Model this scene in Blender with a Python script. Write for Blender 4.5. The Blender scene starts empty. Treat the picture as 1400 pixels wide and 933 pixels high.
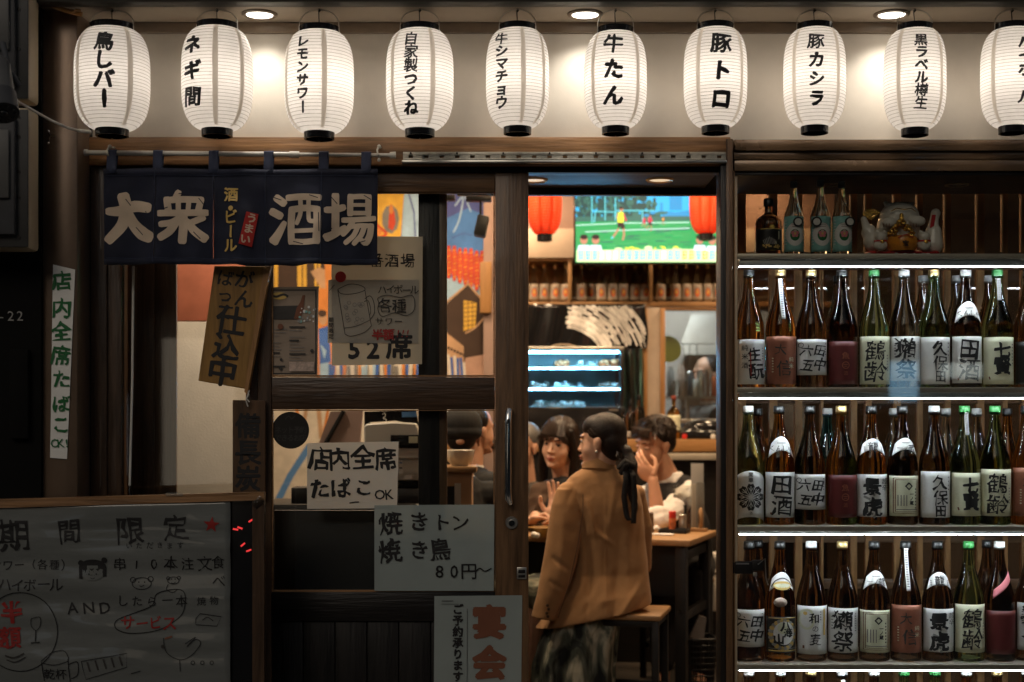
import bpy, bmesh, math, random
from mathutils import Vector, Matrix, Euler, noise
R = math.radians
random.seed(7)
scene = bpy.context.scene
col = scene.collection

# ---------------------------------------------------------------- camera
F, CAMY, CAMZ, HORIZON = 1944.0, -4.7, 1.27, 565.0       # a 50 mm lens standing 4.7 m from the shop front
cam_d = bpy.data.cameras.new('camera'); cam = bpy.data.objects.new('camera', cam_d); col.objects.link(cam)
cam.location = (0, CAMY, CAMZ); cam.rotation_euler = (R(90), 0, 0)
cam_d.lens = 50; cam_d.sensor_width = 36; cam_d.shift_y = 98.5/1400
cam_d.clip_start = .05; cam_d.clip_end = 500
cam_d.dof.use_dof = True; cam_d.dof.focus_distance = 4.65; cam_d.dof.aperture_fstop = 2.0
scene.camera = cam
# ---------------------------------------------------------------- night sky, faint street glow
w = bpy.data.worlds.new('World'); scene.world = w; w.use_nodes = True
nt = w.node_tree; bg = nt.nodes['Background']
sky = nt.nodes.new('ShaderNodeTexSky'); sky.sky_type = 'NISHITA'; sky.sun_disc = False
sky.sun_elevation = R(31); sky.sun_rotation = R(200); sky.air_density = 1.0; sky.dust_density = 2.0
hs = nt.nodes.new('ShaderNodeHueSaturation'); hs.inputs['Saturation'].default_value = .3
nt.links.new(sky.outputs[0], hs.inputs['Color']); nt.links.new(hs.outputs[0], bg.inputs[0]); bg.inputs[1].default_value = .028
sun_d = bpy.data.lights.new('sun', 'SUN'); sun_d.energy = .21; sun_d.angle = R(25); sun_d.color = (1, .8, .58)
sun = bpy.data.objects.new('sun', sun_d); col.objects.link(sun); sun.rotation_euler = (R(59), 0, R(-20))
vs = scene.view_settings; vs.view_transform = 'Standard'; vs.look = 'None'; vs.gamma = 1; vs.exposure = .5
cy = scene.cycles; cy.use_denoising = True
try: cy.denoiser = 'OPENIMAGEDENOISE'
except Exception: pass
cy.max_bounces = 10; cy.transmission_bounces = 10; cy.transparent_max_bounces = 16; cy.glossy_bounces = 4; cy.diffuse_bounces = 4
cy.caustics_reflective = False; cy.caustics_refractive = False; cy.sample_clamp_indirect = 3

def sc(Y): return F/(Y-CAMY)
def X(px, Y): return (px-700)/sc(Y)
def Z(py, Y): return CAMZ-(py-HORIZON)/sc(Y)
def at(px, py, Y): return Vector((X(px, Y), Y, Z(py, Y)))

# ---------------------------------------------------------------- materials
def lin(h):
    h = h.lstrip('#'); o = []
    for i in (0, 2, 4):
        c = int(h[i:i+2], 16)/255; o.append(c/12.92 if c <= .04045 else ((c+.055)/1.055)**2.4)
    return tuple(o)
M = {}
def mat(name, c, rough=.5, metal=0, var=.25, scale=8, bump=0, bscale=60, stretch=(1, 1, 1), coat=0, emit=0, ecol=None, trans=0, ior=1.45, alpha=1, sheen=0, spec=.5, subs=0, dark=None, scuff=0):
    """Principled surface whose colour drifts between two tones with a stretched noise, and optional bump."""
    m = bpy.data.materials.new(name); m.use_nodes = True; t = m.node_tree; L = t.links
    p = t.nodes['Principled BSDF']
    p.inputs['Roughness'].default_value = rough; p.inputs['Metallic'].default_value = metal
    p.inputs['Coat Weight'].default_value = coat; p.inputs['Transmission Weight'].default_value = trans
    p.inputs['IOR'].default_value = ior; p.inputs['Specular IOR Level'].default_value = spec
    p.inputs['Sheen Weight'].default_value = sheen
    if subs: p.inputs['Subsurface Weight'].default_value = subs; p.inputs['Subsurface Radius'].default_value = (.012, .005, .003)
    if emit:
        p.inputs['Emission Strength'].default_value = emit; p.inputs['Emission Color'].default_value = (*(ecol or c), 1)
    p.inputs['Base Color'].default_value = (*c, 1)
    if var or bump:
        tc = t.nodes.new('ShaderNodeTexCoord'); mp = t.nodes.new('ShaderNodeMapping'); mp.inputs['Scale'].default_value = stretch
        L.new(tc.outputs['Object'], mp.inputs[0])
        oi = t.nodes.new('ShaderNodeObjectInfo'); ml = t.nodes.new('ShaderNodeMath'); ml.operation = 'MULTIPLY'; ml.inputs[1].default_value = 37
        L.new(oi.outputs['Random'], ml.inputs[0]); L.new(ml.outputs[0], mp.inputs['Location'])
    if var:
        n = t.nodes.new('ShaderNodeTexNoise'); n.inputs['Scale'].default_value = scale; n.inputs['Detail'].default_value = 6; n.inputs['Roughness'].default_value = .65
        r = t.nodes.new('ShaderNodeValToRGB'); d = dark or tuple(x*(1-var) for x in c)
        r.color_ramp.elements[0].position = .32; r.color_ramp.elements[0].color = (*d, 1)
        r.color_ramp.elements[1].position = .68; r.color_ramp.elements[1].color = (*[min(1, x*(1+var*.5)) for x in c], 1)
        L.new(mp.outputs[0], n.inputs['Vector']); L.new(n.outputs['Fac'], r.inputs[0]); L.new(r.outputs[0], p.inputs['Base Color'])
        if scuff:
            n3 = t.nodes.new('ShaderNodeTexNoise'); n3.inputs['Scale'].default_value = 26; n3.inputs['Detail'].default_value = 9; n3.inputs['Roughness'].default_value = .8; L.new(tc.outputs['Object'], n3.inputs['Vector'])
            r3 = t.nodes.new('ShaderNodeValToRGB'); r3.color_ramp.elements[0].position = .64; r3.color_ramp.elements[1].position = .7; L.new(n3.outputs['Fac'], r3.inputs[0])
            mm = t.nodes.new('ShaderNodeMath'); mm.operation = 'MULTIPLY'; mm.inputs[1].default_value = scuff; L.new(r3.outputs[0], mm.inputs[0])
            mx = t.nodes.new('ShaderNodeMixRGB'); mx.inputs[2].default_value = (*[min(1, x*2.2+.06) for x in c], 1); L.new(mm.outputs[0], mx.inputs[0]); L.new(r.outputs[0], mx.inputs[1]); L.new(mx.outputs[0], p.inputs['Base Color'])
        mr = t.nodes.new('ShaderNodeMapRange'); mr.inputs[3].default_value = max(0, rough-.1*min(1, var*2)); mr.inputs[4].default_value = min(1, rough+.15*min(1, var*2))
        L.new(n.outputs['Fac'], mr.inputs[0]); L.new(mr.outputs[0], p.inputs['Roughness'])
    if bump:
        n2 = t.nodes.new('ShaderNodeTexNoise'); n2.inputs['Scale'].default_value = bscale; n2.inputs['Detail'].default_value = 4
        b = t.nodes.new('ShaderNodeBump'); b.inputs['Strength'].default_value = bump; b.inputs['Distance'].default_value = .01
        L.new(mp.outputs[0], n2.inputs['Vector']); L.new(n2.outputs['Fac'], b.inputs['Height']); L.new(b.outputs[0], p.inputs['Normal'])
    M[name] = m
    return m
def woods(name, c, rough=.4, var=.55, coat=.0, scale=3.2, bump=.25):
    for ax, st in (('x', (1, 14, 14)), ('y', (14, 1, 14)), ('z', (14, 14, 1))):
        mat(name+'_'+ax, c, rough, var=var, scale=scale, bump=bump, bscale=9, stretch=st, coat=coat, scuff=.55)
woods('dark_wood', (.075, .04, .02), .38, .6, .15)
woods('brown_wood', (.3, .155, .064), .42, .55)
woods('mid_wood', (.16, .084, .037), .4, .6, .1)
woods('light_wood', (.36, .2, .085), .45, .25)
woods('pine_wood', (.36, .18, .062), .5, .3)
woods('black_wood', (.008, .0058, .0045), .4, .5)
mat('panel_cream', (.7, .64, .55), .55, var=.13, scale=2.2, bump=.04, bscale=200)
mat('soffit_paint', (.36, .3, .23), .5, var=.12, scale=4)
mat('trim_paint', (.17, .125, .085), .35, var=.2)
mat('fascia_metal', (.035, .032, .026), .4, var=.25)
mat('column_metal', (.15, .1, .066), .28, .35, var=.25, scale=2.5, bump=.03, bscale=20)
mat('cabinet_metal', (.2, .125, .07), .25, .3, var=.2, scale=4, coat=.3)
mat('shelf_metal', (.5, .44, .35), .4, .5, var=.15)
mat('black', (.008, .0075, .007), .5, var=.3)
mat('matte_black', (.006, .0056, .005), .85, var=.3, spec=.15)
mat('black_gloss', (.01, .01, .011), .15, var=.1)
mat('black_metal', (.018, .016, .015), .4, .4, var=.2)
mat('charcoal', (.05, .05, .052), .55, var=.25)
mat('grey_plastic', (.09, .087, .082), .45, var=.2)
mat('dark_grey', (.045, .043, .04), .5, var=.25)
mat('beige_frame', (.55, .44, .29), .4, var=.08)
mat('steel', (.55, .53, .48), .3, .9, var=.15)
mat('galvanised', (.6, .57, .48), .4, .25, var=.35, scale=14, bump=.1)
mat('chrome', (.7, .68, .64), .12, 1, var=.05)
mat('wire', (.3, .26, .2), .35, .8, var=.1)
mat('white_plastic', (.72, .69, .62), .35, var=.05)
mat('white_paint', (.75, .72, .66), .5, var=.06)
mat('off_white', (.6, .55, .47), .6, var=.1, bump=.15, bscale=120)
mat('rod_white', (.72, .68, .6), .3, var=.06)
mat('ink', (.012, .011, .011), .6, var=.15)
mat('soft_ink', (.05, .045, .04), .7, var=.2)
mat('faint_ink', (.2, .19, .18), .8, var=.2)
mat('red_ink', (.3, .016, .012), .6, var=.15)
mat('green_ink', (.008, .13, .03), .5, var=.15)
mat('brown_ink', (.19, .065, .03), .6, var=.1)
mat('gold_ink', (.72, .48, .13), .45, var=.2)
mat('paper', (.74, .71, .64), .6, var=.05, bump=.05, bscale=25)
mat('paper_white', (.84, .82, .76), .55, var=.05, bump=.05, bscale=25)
mat('paper_cool', (.36, .41, .385), .45, var=.08, bump=.08, bscale=14, coat=.5)
mat('paper_grey', (.4, .37, .31), .5, var=.1, bump=.08, bscale=14, coat=.3)
mat('paper_yellow', (.52, .46, .34), .6, var=.06)
mat('menu_paper', (.34, .26, .19), .55, var=.12)
mat('sheet_plastic', (.165, .172, .16), .22, var=.2, scale=2, bump=.28, bscale=3.2, stretch=(1, 1, 5), coat=.4)
mat('navy_cloth', (.013, .016, .036), .8, var=.3, bump=.2, bscale=700, sheen=.15)
mat('navy_tab', (.045, .055, .1), .85, var=.25, bump=.2, bscale=500)
mat('noren_print', (.74, .58, .42), .75, var=.12, bump=.1, bscale=500)
mat('red_print', (.52, .028, .02), .7, var=.12)
mat('sign_wood', (.31, .16, .035), .5, var=.5, scale=3, stretch=(9, 9, 1), bump=.2, bscale=9)
mat('sign_wood_dark', (.1, .048, .018), .5, var=.5, scale=3, stretch=(9, 9, 1), bump=.2, bscale=9)
mat('orange_wall', (.5, .16, .09), .6, var=.2)
mat('mauve_wall', (.3, .2, .165), .7, var=.1)
mat('wall_plaster', (.45, .36, .28), .7, var=.12, bump=.1)
mat('kitchen_white', (.55, .47, .4), .5, var=.08)
mat('floor_tile', (.1, .085, .07), .4, var=.4, scale=6)
mat('asphalt', (.05, .05, .052), .85, var=.35, scale=30, bump=.4, bscale=200)
mat('pavement_stone', (.22, .21, .2), .8, var=.25, scale=12, bump=.2)
mat('skin', (.56, .3, .19), .5, var=.1, scale=14, subs=.15, spec=.4)
mat('skin_pale', (.64, .38, .26), .5, var=.08, scale=14, subs=.15, spec=.4)
mat('lips', (.36, .1, .08), .4, var=.1)
mat('hair', (.014, .009, .007), .4, var=.5, scale=30, stretch=(4, 4, 1), bump=.3, bscale=90, spec=.3)
mat('hair_strand', (.03, .018, .012), .32, var=.5, scale=40)
mat('hair_grey', (.12, .11, .1), .5, var=.4, scale=40)
mat('eye_white', (.42, .36, .3), .2, var=0)
mat('camel_cloth', (.35, .185, .075), .85, var=.1, scale=18, bump=.12, bscale=900, sheen=.1)
mat('brown_cloth', (.085, .045, .024), .85, var=.2, bump=.1, bscale=400)
mat('black_cloth', (.012, .011, .011), .85, var=.3, bump=.15, bscale=300)
mat('vest_cloth', (.013, .011, .011), .8, var=.25, bump=.12, bscale=400)
mat('shirt_cloth', (.82, .78, .73), .75, var=.06, bump=.12, bscale=60)
mat('grey_cloth', (.12, .1, .085), .85, var=.25, bump=.1, bscale=300)
mat('tie_cloth', (.2, .19, .2), .6, var=.5, scale=60)
mat('skirt_cloth', (.13, .135, .1), .8, var=.0, bump=.1, bscale=200)
mat('gold', (.85, .5, .1), .25, .9, var=.25, scale=60, bump=.5, bscale=120)
mat('ceramic_white', (.74, .69, .6), .22, var=.05)
mat('orange_glaze', (.75, .28, .025), .25, var=.2, scale=30)
mat('red_glaze', (.5, .02, .02), .3, var=.2)
mat('red_cap', (.6, .03, .02), .35, var=.1)
mat('food_orange', (.65, .16, .05), .5, var=.5, scale=50)
mat('food_pale', (.6, .45, .36), .5, var=.4, scale=60)
mat('blue_stripe', (.1, .25, .55), .6, var=.1)
mat('cardboard', (.45, .27, .14), .7, var=.15)
mat('green_plate', (.55, .6, .12), .4, var=.15)
mat('pink_label', (.7, .2, .22), .6, var=.1)
mat('label_white', (.8, .775, .73), .55, var=.06, scale=20)
mat('label_copper', (.33, .115, .065), .4, .25, var=.2, scale=20)
mat('label_red', (.11, .014, .012), .45, var=.15, scale=20)
mat('label_pale', (.76, .74, .52), .55, var=.06, scale=20)
mat('label_black', (.02, .017, .014), .35, var=.2)
mat('label_aqua', (.25, .52, .47), .5, var=.12)
mat('label_tan', (.5, .42, .33), .5, var=.1)
mat('label_grey', (.3, .29, .27), .5, var=.1)
mat('cap_black', (.015, .014, .013), .3, var=.1)
mat('cap_white', (.5, .48, .45), .35, var=.05)
mat('cap_green', (.035, .22, .05), .3, var=.1)
mat('cap_red', (.28, .06, .04), .3, var=.1)
mat('cap_gold', (.6, .42, .18), .3, .7, var=.1)
# skirt: blurred pale and dark tie-dye blotches
t = M['skirt_cloth'].node_tree
n = t.nodes.new('ShaderNodeTexNoise'); n.inputs['Scale'].default_value = 9; n.inputs['Detail'].default_value = 3; n.inputs['Distortion'].default_value = .8
tc_ = t.nodes.new('ShaderNodeTexCoord'); mp_ = t.nodes.new('ShaderNodeMapping'); mp_.inputs['Scale'].default_value = (1.6, 1.6, .6)
r_ = t.nodes.new('ShaderNodeValToRGB'); e_ = r_.color_ramp.elements
e_[0].position = .4; e_[0].color = (.01, .013, .012, 1); e_[1].position = .66; e_[1].color = (.5, .48, .36, 1)
q = e_.new(.53); q.color = (.1, .115, .085, 1)
t.links.new(tc_.outputs['Object'], mp_.inputs[0]); t.links.new(mp_.outputs[0], n.inputs['Vector']); t.links.new(n.outputs['Fac'], r_.inputs[0]); t.links.new(r_.outputs[0], t.nodes['Principled BSDF'].inputs['Base Color'])

def glow(name, c, s, c0=(.8, .8, .8)):
    return mat(name, c0, .5, var=0, emit=s, ecol=c)
glow('led_cool', (.8, .9, 1), 66)
glow('led_cyan', (.14, .56, 1), 80)
glow('lamp_disc', (1, .92, .8), 2.5)
glow('lamp_warm', (1, .72, .42), 2.5); glow('lamp_dim', (1, .74, .45), .55, (.3, .25, .2))
glow('sign_blue', (.35, .7, 1), 1.9); glow('sign_white', (.9, 1, .95), 1.4); glow('added_window_glow', (1, .82, .6), .42); glow('added_window_glow_cool', (.75, .88, 1), .3)
glow('red_reflection_glow', (1, .05, .05), .6, (.2, .02, .02))
def bottle_glass(name, c, rough=.03):
    m = mat(name, c, rough, var=0, trans=1, ior=1.36); return m
bottle_glass('glass_brown', (.62, .28, .06))
bottle_glass('glass_amber', (.75, .38, .08))
bottle_glass('glass_dark', (.34, .2, .1))
bottle_glass('glass_green', (.6, .93, .48))
bottle_glass('glass_deep_green', (.42, .8, .35))
bottle_glass('glass_clear', (.86, .9, .86))
bottle_glass('glass_blue', (.1, .5, .85))
bottle_glass('glass_smoke', (.5, .5, .45))
def pane_glass(name, tint=(.97, .98, .97), gl=.05, rough=.02):
    m = bpy.data.materials.new(name); m.use_nodes = True; t = m.node_tree; t.nodes.clear()
    o = t.nodes.new('ShaderNodeOutputMaterial'); mx = t.nodes.new('ShaderNodeMixShader'); a = t.nodes.new('ShaderNodeBsdfTransparent'); g = t.nodes.new('ShaderNodeBsdfGlossy')
    a.inputs[0].default_value = (*tint, 1); g.inputs['Roughness'].default_value = rough
    f = t.nodes.new('ShaderNodeFresnel'); f.inputs[0].default_value = 1.5
    mu = t.nodes.new('ShaderNodeMath'); mu.operation = 'ADD'; mu.inputs[1].default_value = gl-.04
    t.links.new(f.outputs[0], mu.inputs[0]); t.links.new(mu.outputs[0], mx.inputs[0]); t.links.new(a.outputs[0], mx.inputs[1]); t.links.new(g.outputs[0], mx.inputs[2]); t.links.new(mx.outputs[0], o.inputs[0])
    M[name] = m
pane_glass('pane')
pane_glass('pane_smoky', (.55, .5, .44), .07)
pane_glass('film', (.86, .87, .85), .1, .15)
pane_glass('misted', (.78, .8, .78), .06, .3)
# notices stuck on the glass let some of the room's light through
def thin_paper(name, c, tr):
    m = M[name]; t = m.node_tree; o = [n for n in t.nodes if n.type == 'OUTPUT_MATERIAL'][0]; p = t.nodes['Principled BSDF']
    s = t.nodes.new('ShaderNodeBsdfTranslucent'); s.inputs[0].default_value = (*c, 1); mx = t.nodes.new('ShaderNodeMixShader'); mx.inputs[0].default_value = tr
    t.links.new(p.outputs[0], mx.inputs[1]); t.links.new(s.outputs[0], mx.inputs[2]); t.links.new(mx.outputs[0], o.inputs[0])
thin_paper('paper', (.8, .74, .62), .4); thin_paper('paper_yellow', (.6, .52, .38), .28); thin_paper('paper_cool', (.6, .64, .58), .2); thin_paper('paper_grey', (.5, .45, .36), .3)
# lantern papers: really translucent, lit by the bulb inside
def paper_shade(name, c, tr=.62):
    m = bpy.data.materials.new(name); m.use_nodes = True; t = m.node_tree; t.nodes.clear()
    o = t.nodes.new('ShaderNodeOutputMaterial'); mx = t.nodes.new('ShaderNodeMixShader'); d = t.nodes.new('ShaderNodeBsdfDiffuse'); s = t.nodes.new('ShaderNodeBsdfTranslucent')
    n = t.nodes.new('ShaderNodeTexNoise'); n.inputs['Scale'].default_value = 60; n.inputs['Detail'].default_value = 5; tc = t.nodes.new('ShaderNodeTexCoord')
    r = t.nodes.new('ShaderNodeValToRGB'); r.color_ramp.elements[0].color = (*[x*.86 for x in c], 1); r.color_ramp.elements[1].color = (*c, 1)
    t.links.new(tc.outputs['Object'], n.inputs['Vector']); t.links.new(n.outputs['Fac'], r.inputs[0])
    for q in (d, s): t.links.new(r.outputs[0], q.inputs[0])
    mx.inputs[0].default_value = tr; t.links.new(d.outputs[0], mx.inputs[1]); t.links.new(s.outputs[0], mx.inputs[2]); t.links.new(mx.outputs[0], o.inputs[0]); M[name] = m
paper_shade('lantern_paper', (.9, .87, .83))
paper_shade('lantern_seam', (.93, .88, .8), .82)
paper_shade('lantern_red', (.85, .1, .03), .6)
# ---------------------------------------------------------------- scene helpers
WL = {}                                                    # world position of every object's origin
def tag(o, label=None, cat=None, group=None, kind=None):
    if label: o['label'] = label
    if cat: o['category'] = cat
    if group: o['group'] = group
    if kind: o['kind'] = kind
    return o
def thing(name, label, cat, loc, group=None):
    o = bpy.data.objects.new(name, None); col.objects.link(o); o.empty_display_size = .1
    o.location = loc; WL[o.name] = Vector(loc); return tag(o, label, cat, group)
def link_mesh(name, me, parent=None, mats=None):
    """Link a mesh given in world coordinates, its origin put at the base of its box."""
    vs_ = [v.co for v in me.vertices]
    lo = Vector([min(v[i] for v in vs_) for i in range(3)]); hi = Vector([max(v[i] for v in vs_) for i in range(3)])
    org = Vector(((lo.x+hi.x)/2, (lo.y+hi.y)/2, lo.z))
    me.transform(Matrix.Translation(-org))
    for m in mats or []: me.materials.append(M[m] if isinstance(m, str) else m)
    o = bpy.data.objects.new(name, me); col.objects.link(o); WL[o.name] = org
    o.location = org - (WL[parent.name] if parent else Vector())
    if parent: o.parent = parent
    return o
class MB:
    """Collects shapes in world coordinates and links them as one mesh object."""
    def __init__(s): s.bm = bmesh.new(); s.mi = 0
    def _new(s, faces):
        for f in faces: f.material_index = s.mi
    def box(s, x0, x1, y0, y1, z0, z1, bev=0, rot=None, piv=None):
        c = Vector(((x0+x1)/2, (y0+y1)/2, (z0+z1)/2))
        m = Matrix.Translation(c) @ Matrix.Diagonal((abs(x1-x0), abs(y1-y0), abs(z1-z0), 1))
        if rot is not None:
            p = Vector(piv) if piv is not None else c
            m = Matrix.Translation(p) @ rot.to_4x4() @ Matrix.Translation(-p) @ m
        r = bmesh.ops.create_cube(s.bm, size=1, matrix=m); v = r['verts']
        fs = {f for a in v for f in a.link_faces}; s._new(fs)
        if bev:
            es = {e for a in v for e in a.link_edges}
            q = bmesh.ops.bevel(s.bm, geom=list(es), offset=bev, segments=2, affect='EDGES', profile=.5, clamp_overlap=True)
            s._new(q['faces'])
        return s
    def pbox(s, px0, px1, py0, py1, Y, dep, bev=0):
        return s.box(X(px0, Y), X(px1, Y), Y, Y+dep, Z(py1, Y), Z(py0, Y), bev)
    def tube(s, pts, rad, seg=10, cap=True, flat=1.0):
        pts = [Vector(p) for p in pts]; n = len(pts)
        rad = [rad]*n if not hasattr(rad, '__len__') else rad
        rings = []; up = None
        for i, p in enumerate(pts):
            d = (pts[min(i+1, n-1)]-pts[max(i-1, 0)])
            if d.length < 1e-9: d = Vector((0, 0, 1))
            d.normalize()
            if up is None:
                up = d.cross(Vector((0, 1, 0)));
                if up.length < .1: up = d.cross(Vector((1, 0, 0)))
            up = (up-d*up.dot(d)).normalized(); b = d.cross(up)
            rings.append([s.bm.verts.new(p+rad[i]*(math.cos(a)*up+math.sin(a)*b*flat)) for a in (2*math.pi*k/seg for k in range(seg))])
        fs = []
        for a, b in zip(rings, rings[1:]):
            for k in range(seg): fs.append(s.bm.faces.new((a[k], a[(k+1) % seg], b[(k+1) % seg], b[k])))
        if cap:
            fs.append(s.bm.faces.new(rings[0][::-1])); fs.append(s.bm.faces.new(rings[-1]))
        s._new(fs); return s
    def limb(s, pts, rad, seg=12):
        """tapered limb with rounded ends"""
        rad = [rad]*len(pts) if not hasattr(rad, '__len__') else rad
        s.tube(pts, rad, seg); s.ball(pts[0], rad[0]); s.ball(pts[-1], rad[-1]); return s
    def ball(s, c, r, rot=None, seg=16):
        r = (r, r, r) if not hasattr(r, '__len__') else r
        m = Matrix.Translation(Vector(c)) @ (rot.to_4x4() if rot is not None else Matrix()) @ Matrix.Diagonal((*r, 1))
        q = bmesh.ops.create_uvsphere(s.bm, u_segments=seg, v_segments=max(6, seg*2//3), radius=1, matrix=m)
        s._new({f for a in q['verts'] for f in a.link_faces}); return s
    def lathe(s, prof, c, seg=32, sx=1, caps=True, a0=None, a1=None):
        """prof: (radius, z) from bottom to top round the vertical axis through c"""
        cx, cy_, cz = c; rings = []; full = a0 is None
        na = seg if full else seg+1
        for r, z in prof:
            if r < 1e-6: rings.append([s.bm.verts.new((cx, cy_, cz+z))]); continue
            rings.append([s.bm.verts.new((cx+sx*r*math.sin(a), cy_-r*math.cos(a), cz+z)) for a in ((2*math.pi*k/seg if full else a0+(a1-a0)*k/seg) for k in range(na))])
        fs = []
        for a, b in zip(rings, rings[1:]):
            for k in range(seg):
                k2 = (k+1) % na
                q = [a[k % len(a)], a[k2 % len(a)], b[k2 % len(b)], b[k % len(b)]]
                u = []
                for v in q:
                    if v not in u: u.append(v)
                if len(u) > 2: fs.append(s.bm.faces.new(u))
        if caps and full:
            if len(rings[0]) > 2: fs.append(s.bm.faces.new(rings[0][::-1]))
            if len(rings[-1]) > 2: fs.append(s.bm.faces.new(rings[-1]))
        s._new(fs); return s
    def grid(s, fn, nu, nv):
        """surface fn(u, v), u and v from 0 to 1"""
        g = [[s.bm.verts.new(fn(i/nu, j/nv)) for i in range(nu+1)] for j in range(nv+1)]
        s._new([s.bm.faces.new((g[j][i], g[j][i+1], g[j+1][i+1], g[j+1][i])) for j in range(nv) for i in range(nu)]); return s
    def prism(s, pts, dvec):
        """closed outline (3-D points) extruded by dvec"""
        a = [s.bm.verts.new(p) for p in pts]; b = [s.bm.verts.new(Vector(p)+Vector(dvec)) for p in pts]; n = len(a)
        fs = [s.bm.faces.new(a), s.bm.faces.new(b[::-1])]+[s.bm.faces.new((a[k], b[k], b[(k+1) % n], a[(k+1) % n])) for k in range(n)]
        s._new(fs); return s
    def loft(s, rings, cap=True):
        r = [[s.bm.verts.new(p) for p in g] for g in rings]; n = len(r[0]); fs = []
        for a, b in zip(r, r[1:]):
            for k in range(n): fs.append(s.bm.faces.new((a[k], a[(k+1) % n], b[(k+1) % n], b[k])))
        if cap: fs += [s.bm.faces.new(r[0][::-1]), s.bm.faces.new(r[-1])]
        s._new(fs); return s
    def mesh(s, name, smooth=38):
        bmesh.ops.recalc_face_normals(s.bm, faces=s.bm.faces)
        if smooth:
            for f in s.bm.faces: f.smooth = True
            for e in s.bm.edges:
                e.smooth = len(e.link_faces) != 2 or e.calc_face_angle(0) < R(smooth)
        me = bpy.data.meshes.new(name); s.bm.to_mesh(me); s.bm.free(); return me
    def build(s, name, mats, parent=None, smooth=38):
        mats = [mats] if isinstance(mats, str) else mats
        return link_mesh(name, s.mesh(name, smooth), parent, mats)
    def fuse(s, name, mats, parent=None, voxel=.005, smooth=3):
        """melt all collected closed shapes into one continuous skin"""
        mats = [mats] if isinstance(mats, str) else mats
        me = s.mesh(name, 0); o = bpy.data.objects.new('tmp', me); col.objects.link(o)
        md = o.modifiers.new('r', 'REMESH'); md.mode = 'VOXEL'; md.voxel_size = voxel
        dg = bpy.context.evaluated_depsgraph_get(); m2 = bpy.data.meshes.new_from_object(o.evaluated_get(dg))
        bpy.data.objects.remove(o); bpy.data.meshes.remove(me)
        bm = bmesh.new(); bm.from_mesh(m2)
        for _ in range(smooth): bmesh.ops.smooth_vert(bm, verts=bm.verts, factor=.5, use_axis_x=True, use_axis_y=True, use_axis_z=True)
        for f in bm.faces: f.smooth = True
        bm.to_mesh(m2); bm.free(); m2.name = name; m2.materials.clear()
        return link_mesh(name, m2, parent, mats)
def struct(name, mb, m, smooth=38):
    return tag(mb.build(name, m, None, smooth), kind='structure')
def copy_tree(o, parent=None, loc=None):
    c = o.copy(); col.objects.link(c); c.parent = parent
    if loc is not None: c.location = loc
    for ch in [x for x in bpy.data.objects if x.parent == o]: copy_tree(ch, c)
    return c
# ---------------------------------------------------------------- lettering
GL = {}
def glyph(ch, bold):
    """outline of one character; heavier weights are struck several times about a small circle"""
    k = (ch, round(bold, 3))
    if k not in GL:
        if bold:
            v0, f0, w0 = glyph(ch, 0); vs_, fs = [], []
            n = 6 if bold > .012 else 4
            for i in range(n):
                a = 2*math.pi*(i+.3)/n; o = len(vs_); vs_ += [(x+bold*math.cos(a), y+bold*math.sin(a)) for x, y in v0]; fs += [tuple(q+o for q in f) for f in f0]
            GL[k] = (vs_, fs, len(v0)); return GL[k]
        c = bpy.data.curves.new('g', 'FONT'); c.body = ch; c.size = 1; c.resolution_u = 2
        o = bpy.data.objects.new('g', c); col.objects.link(o); bpy.context.view_layer.update()
        dg = bpy.context.evaluated_depsgraph_get(); me = bpy.data.meshes.new_from_object(o.evaluated_get(dg))
        vs_ = [(v.co.x, v.co.y) for v in me.vertices]; fs = [tuple(p.vertices) for p in me.polygons]
        bpy.data.objects.remove(o); bpy.data.curves.remove(c); bpy.data.meshes.remove(me)
        cx = .5
        if vs_ and ord(ch) < 0x2000: cx = (min(v[0] for v in vs_)+max(v[0] for v in vs_))/2
        GL[k] = ([(x-cx, y-.36) for x, y in vs_], fs, len(vs_))
    return GL[k]
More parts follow.
